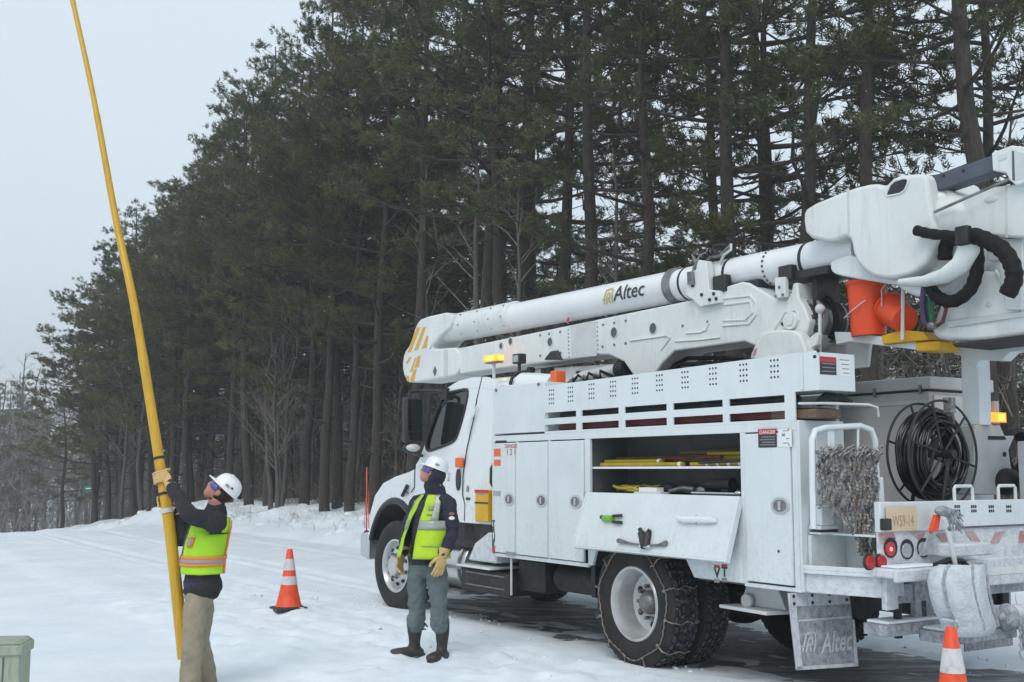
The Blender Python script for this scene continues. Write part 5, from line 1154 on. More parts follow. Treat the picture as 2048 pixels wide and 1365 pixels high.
# tools on the compartment floor
def floor_tool(name, lb, cat, m, mbf):
    k = MB(); mbf(k); o = k.build(name, m, None, bevel=0); o.location = TO; o.rotation_euler = (0, 0, TROT); tag(o, lb, cat); return o
random.seed(3)
def ropef(k):
    for i in range(11):
        cx = .12 + random.uniform(-.22, .22); cv = 1.03 + random.uniform(-.08, .08); cz_ = 1.422 + random.uniform(0, .035) * (1 + .6 * i / 11); rr_ = random.uniform(.05, .11)
        k.tube([(cx + rr_ * 1.5 * math.cos(t), cv + rr_ * .7 * math.sin(t), cz_ + .012 * math.sin(2 * t + i)) for t in [j * math.pi / 9 for j in range(18)]], .0115, 6, closed=True)
floor_tool('yellow_rope', 'tangled yellow rope heaped at the front of the locker floor', 'rope', 'stick', ropef)
floor_tool('grey_tray', 'flat grey tray lying beside the yellow rope in the locker', 'tray', 'whtdec', lambda k: (k.box(-.32, .02, 1.06, 1.17, 1.41, 1.425), k.box(-.25, -.02, 1.08, 1.15, 1.426, 1.46)))
floor_tool('cable_cutter', 'black and silver cable cutter lying in the middle of the locker floor', 'cutter', 'steel', lambda k: (k.tube([(-.35, 1.1, 1.43), (-.5, 1.09, 1.46), (-.62, 1.08, 1.45)], .018, 8), k.tube([(-.35, 1.05, 1.43), (-.5, 1.07, 1.44), (-.66, 1.06, 1.42)], .016, 8), k.ball((-.68, 1.07, 1.44), (.05, .02, .035))))
floor_tool('impact_wrench', 'dark impact wrench with a pale nose lying towards the rear of the locker', 'wrench', 'chassis', lambda k: (k.cyl((-.72, 1.03, 1.49), (-1.0, 1.03, 1.495), .04, .05, n=14), k.box(-.98, -.9, 1.0, 1.06, 1.41, 1.48), k.cyl((-.66, 1.03, 1.49), (-.72, 1.03, 1.49), .02, n=10)))
floor_tool('steel_bar', 'pale steel bar along the rear half of the locker floor', 'bar', 'alu', lambda k: (k.cyl((-.66, 1.14, 1.425), (-1.15, 1.14, 1.425), .011, n=8), k.ball((-1.17, 1.14, 1.43), (.035, .02, .02))))
floor_tool('black_pouch', 'crumpled black pouch at the back of the locker floor', 'pouch', 'interior', lambda k: (k.ball((-.42, .95, 1.45), (.16, .07, .05), 12, 8), k.ball((-.95, .93, 1.44), (.22, .07, .045), 12, 8), k.ball((-.18, .97, 1.45), (.10, .06, .055), 10, 7)))
# fittings strapped to the drop door
def on_door(name, lb, cat, m, pts, r, extra=None):
    k = MB(); P_ = []
    for x, y in pts: q = ddp(x, y); P_.append(Vector(dd((q[0], .03, q[1]))))
    k.tube(P_, r, 10)
    o = k.build(name, m, None, bevel=0); o.location = TO; o.rotation_euler = (0, 0, TROT); tag(o, lb, cat)
    if extra: extra(o)
    return o
def cap(m, pts, r, nm):
    def f(o):
        k = MB(); P_ = [Vector(dd((ddp(x, y)[0], .035, ddp(x, y)[1]))) for x, y in pts]; k.tube(P_, r, 10); k.build(nm, m, o)
    return f
on_door('wire_gripper', 'small lime green and black clamp strapped to the hanging side door', 'clamp', 'black', [(1206, 1036), (1214, 1038)], .018, lambda o: (cap('green', [(1212, 1039), (1230, 1039)], .026, 'green_body')(o), cap('black', [(1230, 1034), (1247, 1033)], .012, 'grip')(o), cap('black', [(1230, 1046), (1247, 1047)], .013, 'grip')(o)))
on_door('white_roll', 'rolled white tube strapped to the rear end of the hanging side door', 'roll', 'fibre', [(1358, 1038), (1372, 1041), (1395, 1041), (1425, 1042), (1436, 1044)], [.018, .028, .03, .026, .014], cap('hole', [(1397, 1033), (1397, 1049)], .006, 'strap'))
on_door('steel_turnbuckle', 'steel rod with eye ends strapped low on the hanging side door', 'rod', 'steel', [(1240, 1083), (1262, 1088), (1290, 1093), (1320, 1092), (1336, 1088)], [.020, .009, .009, .009, .022], None)
on_door('rubber_clip', 'black rubber cross clip holding the steel rod on the side door', 'clip', 'black', [(1283, 1060), (1292, 1075), (1303, 1062)], .018, lambda o: (cap('black', [(1287, 1068), (1293, 1096)], .030, 'clip_body')(o), cap('black', [(1300, 1068), (1296, 1096)], .030, 'clip_body')(o), cap('dimwhite', [(1284, 1094), (1304, 1096)], .012, 'buckle')(o)))
# orange buckets
BG = 'orange buckets hanging behind the turntable'
def bucket(px, py_top, py_bot, v, w_px, lb, tilt=(0, 0)):
    d0 = P(px, py_bot, v); d1 = P(px, py_top, v); h = d1[1] - d0[1]
    return d0[0], d0[1], h
a = P(1731, 672, .02); h_ = P(1731, 562, .02)[1] - a[1]; wpx = P(1702, 600, .02)[0] - P(1760, 600, .02)[0]
r_ = .155
B1 = thing('orange_bucket', 'tall orange bucket with a wire handle standing on the white tool arm', 'bucket', tloc(a[0], -.02, a[1]), TROT, BG)
k = MB(); k.lathe([(0, 0), (0, r_ * .86), (h_ * .93, r_), (h_ * .93, r_ + .012), (h_, r_ + .012), (h_, r_ - .006), (.02, r_ * .84)], n=32); k.build('pail', 'orangeplas', B1, ang=40)
k = MB(); k.tube([(-.10, r_ * .95, h_ * .6), (0, r_ + .02, h_ * .45), (.14, r_ * .75, h_ * .35), (.16, .0, h_ * .42)], .005, 6); k.build('wire_handle', 'dimwhite', B1)
a = P(1786, 628, .05)
B2 = thing('orange_bucket', 'smaller orange bucket tipped on its side against the tall one', 'bucket', tloc(a[0], .0, a[1]), TROT, BG)
k = MB(); ax_ = Vector((-.75, .35, -.42)).normalized(); k.lathe([(-.14, 0), (-.14, .10), (.10, .125), (.10, .135), (.13, .135), (.13, .12), (-.12, .095), (-.12, 0)], (0, 0, 0), ax_ * -1, n=28); k.build('pail', 'orangeplas', B2, ang=40)
k = MB(); k.tube([(.06, .1, .06), (.1, .05, .2), (.08, 0, .26)], .005, 6); k.build('wire_handle', 'dimwhite', B2)
# hanging canvas bag with snow on it
ub_ = -2.78
def bpt(x, y): v, w = PU(x, y, ub_); return v, w
BAG = thing('canvas_bag', 'snow-crusted canvas tool bucket hanging by a rope behind the tailboard', 'tool bag', tloc(ub_, *bpt(1925, 1275)), TROT)
v0, w0 = bpt(1925, 1275)
prof = [(1275, 1905, 1962), (1272, 1896, 1982), (1258, 1890, 1988), (1240, 1884, 1984), (1232, 1878, 1980), (1200, 1868, 1972), (1165, 1862, 1966), (1140, 1868, 1964), (1130, 1880, 1962)]
k = MB(); n = 28; vs2 = []
for (y, xl, xr) in prof:
    vl, w = bpt(xl, y); vr, _ = bpt(xr, y); cv, rv2 = (vl + vr) / 2 - v0, abs(vl - vr) / 2 * .82; dz = -.03
    for j in range(n):
        t = 2 * math.pi * j / n; q = 1 + .05 * math.sin(3 * t + y * .02); vs2.append((rv2 * .7 * math.cos(t) * q, cv + rv2 * math.sin(t) * q, w - w0))
k.add(vs2, [(i * n + j, i * n + (j+1) % n, (i+1) * n + (j+1) % n, (i+1) * n + j) for i in range(len(prof) - 1) for j in range(n)] + [tuple(range(n))])
k.build('bag_body', 'canvas', BAG, ang=70)
for t0 in (1.9, 2.9, 3.9):
    st2 = []
    for (y, xl, xr) in prof[2:]:
        vl, w = bpt(xl, y); vr, _ = bpt(xr, y); cv, rv2 = (vl + vr) / 2 - v0, abs(vl - vr) / 2 * .82
        st2.append(((rv2 * .7 + .004) * math.cos(t0), cv + (rv2 + .004) * math.sin(t0), w - w0))
    k = MB(); k.tube(st2, .009, 6, flat=.6); k.build('bag_strap', 'frostgrey', BAG)
k = MB(); lw = bpt(1930, 1240); k.tube([(.085 * math.cos(t) * 1.0 - .0, .0 + (bpt(1884, 1236)[0] - bpt(1980, 1236)[0]) / 2 * .87 * math.sin(t) + (bpt(1932, 1236)[0] - v0), lw[1] - w0 + .012 * math.sin(t)) for t in [i * math.pi / 14 for i in range(28)]], .012, 6, closed=True); k.build('bag_seam', 'canvas', BAG)
k = MB(); k.tube([(-.01, bpt(x, y)[0] - v0, bpt(x, y)[1] - w0) for x, y in ((1886, 1038), (1892, 1055), (1900, 1090), (1908, 1130), (1914, 1160), (1917, 1190))], [.012, .016, .015, .015, .018, .012], 8); k.build('rope', 'dimwhite', BAG)
k = MB(); k.tube([(.05, bpt(x, y)[0] - v0, bpt(x, y)[1] - w0) for x, y in ((1884, 1132), (1910, 1122), (1938, 1124), (1952, 1140))], .02, 8); k.build('bag_rim', 'chassis', BAG)
k = MB(); a = bpt(1893, 1056); k.ball((-.02, a[0] - v0, a[1] - w0), (.014, .018, .022)); k.build('rope_knot', 'steel', BAG)
# brush and its orange paddle hanging beside the bag
BR = tthing('hand_brush', 'orange handled brush with grey bristles hanging on the tailboard beside the bag', 'brush', -2.50, 0, 0)
def b2(x, y, du=0): v, w = PU(x, y, -2.50); return (du, v, w)
k = MB(); k.prism(QU(-2.50, [(1872, 1030), (1882, 1030), (1878, 1060), (1866, 1066), (1862, 1064)]), 0, .025, axis='x'); k.build('paddle', 'orangeplas', BR, bevel=.003)
k = MB(); k.prism(QU(-2.50, [(1866, 1064), (1876, 1062), (1852, 1110), (1842, 1112)]), 0, .02, axis='x'); k.build('strap', 'frostgrey', BR)
random.seed(2); k = MB()
for i in range(60):
    x0, y0 = 1883 + random.uniform(-6, 6), 1022 + random.uniform(-8, 6); x1, y1 = x0 + random.uniform(8, 34), y0 + random.uniform(14, 40)
    k.tube([b2(x0, y0, random.uniform(-.04, .02)), b2((x0 + x1) / 2 + 3, (y0 + y1) / 2 - 3, -.04), b2(x1, y1, random.uniform(-.06, 0))], .004, 4)
k.build('bristle', 'frostgrey', BR, smooth=False)
k = MB(); c0 = b2(1880, 1022); k.ball((-.02, c0[1], c0[2]), (.05, .06, .035), 12, 8); k.build('brush_head', 'frostgrey', BR)
# bumper guide on the front corner
gp = MB(); gu = 5.42; a = (1.28, .80)
top = PU(733, 935, gu); bot = PU(733, 1066, gu)
BGd = tthing('bumper_guide', 'thin red marker rod with a black ball foot beside the front wheel', 'marker', gu, bot[0], bot[1])
k = MB(); hh = top[1] - bot[1]; k.cyl((0, 0, .02), (0, .008, hh), .009, n=8); k.build('rod', 'guidered', BGd)
k = MB(); k.cyl((0, -.028, .06), (0, -.024, hh * .62), .005, n=6); k.cyl((0, .028, .06), (0, .02, hh * .5), .005, n=6); k.build('side_wire', 'guidered', BGd)
k = MB(); k.ball((0, 0, 0), .034, 12, 8); k.box(-.01, .01, -.2, 0, -.03, -.01); k.build('foot', 'black', BGd)
# ------------------------------------------------------------------ cones, post, pole, street sign
M['cone'] = mat('cone_orange', (.76, .075, .02), .45, col2=(.45, .05, .02), nscale=11, nmix=(.52, .8))
M['conewhite'] = mat('cone_reflective', (.58, .56, .56), .4, col2=(.36, .34, .34), nscale=16, nmix=(.5, .75))
M['postgreen'] = mat('weathered_green_post', (.36, .39, .31), .85, col2=(.26, .29, .22), nscale=9, stretch=(6, 6, 1), bump=.2, bscale=20)
def cone(px, py, label, h=.71, z=0.0, dirty=False, dep=None):
    p = G(px, py, z) if dep is None else Vector((D(px, py, dep).x, dep, z))
    c = thing('traffic_cone', label, 'traffic cone', (p.x, p.y, z + .025), 0.5, 'orange traffic cones with white bands')
    rb, rt = .135, .028
    def rad(t): return rb + (rt - rb) * t
    def seg(t0, t1, nm, m, off=0): k = MB(); k.lathe([(h * t0, rad(t0) + off), (h * t1, rad(t1) + off)], n=32); return k.build(nm, m, c, ang=60)
    k = MB(); k.lathe([(.03, rb + .02), (.045, rb + .005), (h * .30, rad(.30)), (h * .97, rad(.97)), (h * .985, rad(1) - .004), (h * .97, .012)], n=32); k.build('cone_body', 'cone', c, ang=40)
    seg(.40, .54, 'reflective_band', 'conewhite', .0025); seg(.635, .825, 'reflective_band', 'conewhite', .0025)
    k = MB(); k.prism([(-.18, -.14), (-.14, -.18), (.14, -.18), (.18, -.14), (.18, .14), (.14, .18), (-.14, .18), (-.18, .14)], -.02, .018, axis='z'); k.lathe([(.018, rb + .03), (.03, rb + .02), (.032, .05)], n=24); k.build('cone_base', 'black', c, bevel=.006)
    return c
cone(577, 1222, 'orange cone standing alone on the snowy road between the two men', .67, z=.03)
cone(1911, 1480, 'orange cone nearest the camera, cut off by the bottom edge behind the truck', .71, z=-.01, dep=6.62)
# post at the lower left
pd = 4.7; px_ = D(8, 1290, pd); zt2 = D(8, 1283, pd).z
PO = thing('utility_post', 'weathered pale green square post with a wider cap in the snow', 'post', (px_.x, pd, 0), .15)
k = MB(); k.box(-.085, .085, -.085, .085, -.1, zt2 - .03); k.build('post_body', 'postgreen', PO, bevel=.008)
k = MB(); k.box(-.094, .094, -.094, .094, zt2 - .045, zt2 - .004); k.prism([(-.09, zt2 - .004), (.09, zt2 - .004), (.07, zt2 + .01), (-.07, zt2 + .01)], -.09, .09); k.build('post_cap', 'postgreen', PO, bevel=.006)
k = MB(); k.box(.02, .026, -.0875, -.0855, .1, zt2 - .05); k.build('post_groove', 'greyhole', PO)
# yellow telescopic pole
PD = -.35
pts = [(145, -60, 9.75), (145, 0, 9.7), (186, 190, 9.6), (232, 440, 9.45), (270, 620, 9.3), (320, 930, 9.12), (341, 1070, 9.05), (368, 1318, 9.0)]
top = D(145, 0, 9.7 + PD); t2 = D(186, 190, 9.6 + PD); dirv = (top - t2).normalized()
P_ = [top + dirv * 2.4, top + dirv * 1.2, top] + [D(x, y, d + PD) for x, y, d in pts[2:]]
def crv(P_, n=8):
    out = []
    for i in range(len(P_) - 1):
        p0, p1, p2, p3 = P_[max(i-1, 0)], P_[i], P_[i+1], P_[min(i+2, len(P_)-1)]
        for t in [j / n for j in range(n)]: out.append(.5 * ((2*p1) + (p2-p0)*t + (2*p0-5*p1+4*p2-p3)*t*t + (3*p1-p0-3*p2+p3)*t**3))
    return out + [P_[-1]]
cc = crv(P_[::-1], 8); LEN = [0]
for i in range(1, len(cc)): LEN.append(LEN[-1] + (cc[i] - cc[i-1]).length)
POLE = thing('telescopic_pole', 'long yellow telescopic pole held upright by the man in khaki trousers', 'pole', (cc[0].x, cc[0].y, 0))
def pole_at(s):
    for i in range(1, len(cc)):
        if LEN[i] >= s: t = (s - LEN[i-1]) / (LEN[i] - LEN[i-1]); return cc[i-1].lerp(cc[i], t)
    return cc[-1]
bounds = [0, 1.28, 2.35, 3.45, 4.5, 5.6, 6.7, LEN[-1]]; rads = [.047, .040, .034, .028, .023, .019, .016]
for i in range(len(rads)):
    s0, s1 = bounds[i], min(bounds[i+1], LEN[-1])
    if s1 <= s0: break
    n = 10; k = MB(); k.tube([pole_at(s0 + (s1 - s0) * j / n) - POLE.location for j in range(n + 1)], [rads[i] + ((rads[i + 1] if i < 6 else .014) + .0018 - rads[i]) * j / n for j in range(n + 1)], 18); sec = k.build('pole_section', 'yellow', POLE, ang=60)
    q = pole_at(s1); q2 = pole_at(s1 - .06); k = MB(); k.cyl(q2 - POLE.location, q - POLE.location, (rads[i + 1] if i < 6 else .014) + .0032, n=18); k.build('section_collar', 'yellow' if i else 'yellow', sec)
for s, m in ((1.22, 'hole'), (1.50, 'hole'), (1.08, 'conewhite')):
    k = MB(); q, q2 = pole_at(s), pole_at(s + (.02 if m == 'hole' else .035)); k.cyl(q - POLE.location, q2 - POLE.location, (.049 if s < 1.28 else .043), n=18); k.build('pole_label' if m != 'hole' else 'lock_button', m, POLE)
# green street sign far down the road
sg = D(183, 978, 62)
SG = thing('street_sign', 'small green street name sign far down the road in the haze', 'street sign', (sg.x, sg.y, -1.6))
M['signgreen'] = mat('sign_green', (.01, .22, .12), .5)
k = MB(); k.box(-.42, .42, -.01, .01, sg.z + 1.45, sg.z + 1.75); k.build('sign_blade', 'signgreen', SG); k = MB(); k.box(-.3, .3, -.013, -.0105, sg.z + 1.58, sg.z + 1.64); k.build('sign_lettering', 'whtdec', SG)
k = MB(); k.cyl((0, 0.03, 0), (0, .03, sg.z + 1.7), .03); k.build('sign_post', 'steel', SG)
# ------------------------------------------------------------------ people
M['skin'] = mat('skin', (.50, .25, .18), .55, sss=.15, col2=(.42, .19, .14), nscale=14)
M['navy'] = mat('navy_jacket', (.016, .018, .034), .85, bump=.25, bscale=35, col2=(.024, .026, .044), nscale=6)
M['blackcoat'] = mat('black_jacket', (.014, .014, .016), .85, bump=.25, bscale=35, col2=(.025, .025, .028), nscale=6)
M['lime'] = mat('lime_vest', (.46, .66, .02), .75, bump=.3, bscale=26, col2=(.36, .54, .02), nscale=5)
M['limebright'] = mat('fluorescent_vest', (.43, .75, .02), .7, bump=.3, bscale=26, col2=(.34, .62, .02), nscale=5)
M['silver'] = mat('reflective_tape_silver', (.36, .38, .37), .35, metal=.2, col2=(.28, .32, .27), nscale=12)
M['orangetape'] = mat('orange_tape', (.85, .22, .03), .6)
M['pinkgrey'] = mat('reflective_tape_grey', (.34, .27, .26), .4)
M['greypants'] = mat('grey_trousers', (.135, .165, .17), .9, bump=.3, bscale=18, col2=(.10, .125, .13), nscale=7)
M['khaki'] = mat('khaki_trousers', (.32, .275, .20), .9, bump=.3, bscale=18, col2=(.25, .215, .155), nscale=7)
M['boot'] = mat('rubber_boot', (.022, .020, .019), .5, bump=.15, bscale=30, col2=(.05, .045, .04), nscale=8)
M['tan'] = mat('tan_boot', (.22, .16, .10), .8)
M['leather'] = mat('tan_leather_glove', (.62, .42, .18), .75, bump=.3, bscale=50, col2=(.50, .32, .13), nscale=18)
M['hatwhite'] = mat('hard_hat_white', (.74, .74, .76), .3, coat=.4)
M['hair'] = mat('dark_brown_hair', (.035, .018, .012), .9, bump=.5, bscale=120)
M['beard'] = mat('reddish_beard', (.11, .05, .032), .9, bump=.4, bscale=120)
M['lens'] = mat('blue_safety_lens', (.08, .07, .32), .12, coat=.6)
M['patchred'] = mat('flag_patch', (.25, .10, .10), .7)

def section(mb, pts, rad, ref=(0, 1, 0), n=16, sub=4, cap=True, seam=None):
    """a smooth tapering limb through pts with elliptical sections (a across ref, b along the other way)"""
    P_ = [Vector(p) for p in pts]; Rr = [(r, r) if not isinstance(r, (tuple, list)) else r for r in rad]
    C, RR = [], []
    for i in range(len(P_) - 1):
        p0, p1, p2, p3 = P_[max(i-1, 0)], P_[i], P_[i+1], P_[min(i+2, len(P_)-1)]
        r0, r1, r2, r3 = [Vector((*Rr[j], 0)) for j in (max(i-1, 0), i, i+1, min(i+2, len(P_)-1))]
        for t in [j / sub for j in range(sub)]:
            f = lambda a, b, c, d: .5 * ((2*b) + (c-a)*t + (2*a-5*b+4*c-d)*t*t + (3*b-a-3*c+d)*t**3)
            C.append(f(p0, p1, p2, p3)); RR.append(f(r0, r1, r2, r3))
    C.append(P_[-1]); RR.append(Vector((*Rr[-1], 0)))
    if cap:
        d0 = (C[0] - C[1]).normalized(); d1 = (C[-1] - C[-2]).normalized(); m0 = min(RR[0].x, RR[0].y); m1 = min(RR[-1].x, RR[-1].y)
        C = [C[0] + d0 * m0 * .75, C[0] + d0 * m0 * .5] + C + [C[-1] + d1 * m1 * .5, C[-1] + d1 * m1 * .75]
        RR = [RR[0] * .35, RR[0] * .75] + RR + [RR[-1] * .75, RR[-1] * .35]
    ref = Vector(ref); vs_ = []; k = len(C)
    for i in range(k):
        d = (C[min(i+1, k-1)] - C[max(i-1, 0)]).normalized(); a = (ref - d * ref.dot(d))
        a = a.normalized() if a.length > 1e-4 else d.orthogonal().normalized(); b = d.cross(a)
        for j in range(n):
            t = 2 * math.pi * j / n; vs_.append(C[i] + a * math.cos(t) * RR[i].x + b * math.sin(t) * RR[i].y)
    fs = [(i*n+j, i*n+(j+1) % n, (i+1)*n+(j+1) % n, (i+1)*n+j) for i in range(k-1) for j in range(n)]
    fs += [tuple(range(n-1, -1, -1)), tuple(range((k-1)*n, k*n))]
    return mb.add(vs_, fs)
TEXW = bpy.data.textures.new('folds', 'CLOUDS'); TEXW.noise_scale = .11; TEXW.noise_depth = 2
TEXF = bpy.data.textures.new('fine_folds', 'CLOUDS'); TEXF.noise_scale = .045; TEXF.noise_depth = 2
def fleshed(mb, name, m, parent, voxel=.011, smooth=4, fold=0.0, fine=0.0):
    o = mb.build(name, m, parent, ang=180)
    r = o.modifiers.new('remesh', 'REMESH'); r.mode = 'VOXEL'; r.voxel_size = voxel; r.use_smooth_shade = True
    s = o.modifiers.new('smooth', 'SMOOTH'); s.factor = .5; s.iterations = smooth
    if fold: d = o.modifiers.new('fold', 'DISPLACE'); d.texture = TEXW; d.strength = fold; d.mid_level = .5
    if fine: d = o.modifiers.new('crease', 'DISPLACE'); d.texture = TEXF; d.strength = fine; d.mid_level = .5
    return o
def basis(fwd, up):
    f = Vector(fwd).normalized(); u = Vector(up); u = (u - f * u.dot(f)).normalized(); l = u.cross(f); return Matrix((f, l, u)).transposed()
def head(mb, c, B, s=1.0):
    """skin head: x forward, y to its left, z up, c = centre of the skull"""
    def e(p, r): 
        tmp = MB(); tmp.ball((0, 0, 0), r, 20, 14); mb.add([c + B @ ((Vector(v) + Vector(p)) * s) for v in tmp.v], tmp.f)
    e((0, 0, .02), (.098, .077, .10)); e((.035, 0, -.03), (.066, .058, .075)); e((.052, 0, -.072), (.042, .042, .036)); e((.045, 0, -.055), (.05, .05, .045))
    e((.095, 0, -.012), (.020, .013, .026)); e((.088, 0, .012), (.014, .010, .020)); e((.078, .032, .022), (.018, .024, .010)); e((.078, -.032, .022), (.018, .024, .010))
    e((.082, 0, -.046), (.017, .026, .007)); e((.080, 0, -.056), (.016, .022, .007)); e((.066, .036, -.015), (.022, .020, .020)); e((.066, -.036, -.015), (.022, .020, .020))
    for y in (.077, -.077): e((-.005, y, -.01), (.020, .010, .032))
def face_bits(par, c, B, o):
    B = B * .92 if False else B
    for y in (.031, -.031):
        k = MB(); k.ball((0, 0, 0), .0125, 12, 8); k.v = [tuple(c + B @ (Vector(v) + Vector((.070, y * .92, .006))) - o) for v in k.v]; k.build('eye', 'whtdec', par)
    k = MB(); k.box(.082, .088, -.022, .022, -.050, -.046); k.v = [tuple(c + B @ Vector(v) - o) for v in k.v]; k.build('mouth', 'red', par, smooth=False)
def glove(par, o, wrist, fdir, back, curl=.25, side=1, spread=.05, cuff=True, s=1.0, name='glove'):
    """fdir: towards the fingertips; back: out of the back of the hand; side +1: thumb on the fdir x back side"""
    f = Vector(fdir).normalized(); b = Vector(back); b = (b - f * b.dot(f)).normalized(); a = f.cross(b) * side     # a points to the thumb side
    w = Vector(wrist); mb = MB()
    section(mb, [w - f * .01, w + f * .045 * s, w + f * .09 * s], [(.030 * s, .020 * s), (.042 * s, .019 * s), (.043 * s, .017 * s)], ref=a, n=14)
    for i, (off, ln, r) in enumerate(((.032, .078, .0112), (.011, .086, .0118), (-.011, .080, .0112), (-.032, .064, .0100))):
        p = w + f * .088 * s + a * off * s; d = (f + a * (1.5 - i) * spread).normalized(); pts = [p - d * .02]; c = 0; pts.append(p)
        for j, q in enumerate((.42, .33, .25)):
            c += curl * (1.0, 1.15, .9)[j]; dd_ = d * math.cos(c) - b * math.sin(c); p = p + dd_ * ln * q * s; pts.append(p)
        section(mb, pts, [r * s * 1.05, r * s * 1.08, r * s * 1.04, r * s, r * s * .9], ref=a, n=10, sub=3)
    p = w + f * .025 * s + a * .030 * s; c = min(curl, 1.0); pts = [p - a * .012]
    for q, (ka, kf, kb) in zip((.036, .032, .026), ((.75, .65, .15), (.45, .8, .35), (.15 - .3 * c, .85, .35 + .5 * c))):
        pts.append(p); p = p + (a * ka + f * kf - b * kb * (.4 + c)).normalized() * q * s
    pts.append(p); section(mb, pts, [.016 * s, .0165 * s, .014 * s, .0125 * s, .011 * s][:len(pts)], ref=b, n=10, sub=3)
    mb.v = [tuple(Vector(v) - o) for v in mb.v]
    g_ = fleshed(mb, name, 'leather', par, voxel=.0042, smooth=2, fine=.004)
    if cuff:
        k = MB(); section(k, [w - f * .06 * s, w - f * .02 * s, w + f * .012 * s], [(.045 * s, .040 * s), (.040 * s, .034 * s), (.036 * s, .026 * s)], ref=a, n=16, cap=False); k.v = [tuple(Vector(v) - o) for v in k.v]
        c_ = k.build('cuff', 'leather', par, ang=60)
    return g_
def hat(par, c, B, o, s=1.0, name='hard_hat', stick=True):
    mb = MB(); n = 40; vs_ = []; prof = []
    def put(v): return tuple(c + B @ (Vector(v) * s) - o)
    rows = [(0, .150, 0), (.0, .140, -.004)] + [(math.radians(a), None, None) for a in range(0, 91, 10)]
    for h, rx, ry in [(.030, .128, .104), (.036, .122, .100), (.06, .120, .098), (.09, .112, .092), (.115, .098, .081), (.135, .075, .062), (.147, .045, .038), (.151, .012, .010)]:
        for j in range(n):
            t = 2 * math.pi * j / n; rib = 1 + .02 * (abs(math.cos(t * 1)) > .0) * math.exp(-((math.sin(t)) / .12) ** 2)
            vs_.append(put((rx * math.cos(t) * 1.02 - .008, ry * math.sin(t) * 1.04, h * rib + .012)))
    m_ = 8
    mb.add(vs_, [(i*n+j, i*n+(j+1) % n, (i+1)*n+(j+1) % n, (i+1)*n+j) for i in range(m_-1) for j in range(n)] + [tuple(range((m_-1)*n, m_*n))])
    br = []
    for i, (k_, z) in enumerate(((1.0, .044), (1.10, .036), (1.10, .030), (1.0, .036))):
        for j in range(n):
            t = 2 * math.pi * j / n; front = max(0, math.cos(t)) ** 3 * .045 * (1 if i in (1, 2) else 0)
            br.append(put((.128 * k_ * math.cos(t) - .008 + front, .106 * k_ * math.sin(t), z - front * .18)))
    mb.add(br, [(i*n+j, i*n+(j+1) % n, ((i+1) % 4)*n+(j+1) % n, ((i+1) % 4)*n+j) for i in range(4) for j in range(n)])
    h_ = mb.build(name, 'hatwhite', par, ang=70)
    k = MB(); k.box(-.04, .04, -.012, .012, .158, .166); k.v = [put((v[0], v[1], v[2])) for v in k.v]; k.build('hat_ridge', 'hatwhite', h_, bevel=.004)
    for y in (.107, -.107):
        k = MB(); k.box(-.02, .02, y - .003, y + .003, .065, .085); k.v = [put(v) for v in k.v]; k.build('hat_slot', 'greydec', h_)
    k = MB(); k.box(-.055, .045, -.0, .0 + .001, .0, .0) if False else None
    if not stick: return h_
    k = MB(); k.ball((-.045, .101, .085), (.012, .005, .010), 10, 6); k.v = [put(v) for v in k.v]; k.build('hat_sticker', 'blkdec', h_)
    return h_
def glasses(par, c, B, o):
    mb = MB(); n = 17; vs_ = []
    for z in (.028, .018, .0, -.014):
        for j in range(n):
            t = R(-78) + R(156) * j / (n - 1); rr_ = .089 if z < .02 else .086; vs_.append(tuple(c + B @ Vector((rr_ * math.cos(t) + .006, .076 * math.sin(t), z - (.007 * math.exp(-(t / .25) ** 2) * -1 if z < -.01 else 0))) - o))
    mb.add(vs_, [(i*n+j, i*n+j+1, (i+1)*n+j+1, (i+1)*n+j) for i in range(3) for j in range(n-1)])
    g_ = mb.build('safety_glasses', 'lens', par, ang=80); s_ = g_.modifiers.new('t', 'SOLIDIFY'); s_.thickness = .003
    k = MB()
    for y in (.074, -.074): k.tube([tuple(c + B @ Vector(p) - o) for p in ((.03, y, .018), (-.02, y * 1.0, .016), (-.04, y, .0))], .004, 6)
    k.build('temple', 'black', g_)
def shell(par, o, secs, f, l, a0, a1, t0, t1, off, m, name, na=26, nt_=12, thick=.008, gap=None):
    """a panel wrapped round a trunk. secs: (centre, half width across, half depth); angle 0 = front, 90 = its left"""
    mb = MB(); vs_ = []; f = Vector(f).normalized(); l = Vector(l).normalized(); K = len(secs) - 1
    for i in range(nt_ + 1):
        t = (t0 + (t1 - t0) * i / nt_) * K; k = min(int(t), K - 1); q = t - k; q = q * q * (3 - 2 * q)
        c = Vector(secs[k][0]).lerp(Vector(secs[k+1][0]), t - k); w = secs[k][1] * (1-q) + secs[k+1][1] * q; d = secs[k][2] * (1-q) + secs[k+1][2] * q
        tt = t0 + (t1 - t0) * i / nt_; g0 = a0(tt) if callable(a0) else a0; g1 = a1(tt) if callable(a1) else a1
        for j in range(na + 1):
            a = R(g0 + (g1 - g0) * j / na); wv = 1 + .018 * math.sin(a * 5 + t * 2) + .012 * math.sin(a * 9 + t * 3)
            vs_.append(tuple(c + f * math.cos(a) * (d + off) * wv + l * math.sin(a) * (w + off) * wv - o))
    mb.add(vs_, [(i*(na+1)+j, i*(na+1)+j+1, (i+1)*(na+1)+j+1, (i+1)*(na+1)+j) for i in range(nt_) for j in range(na)])
    ob = mb.build(name, m, par, ang=80); s_ = ob.modifiers.new('t', 'SOLIDIFY'); s_.thickness = thick; s_.offset = 1
    return ob
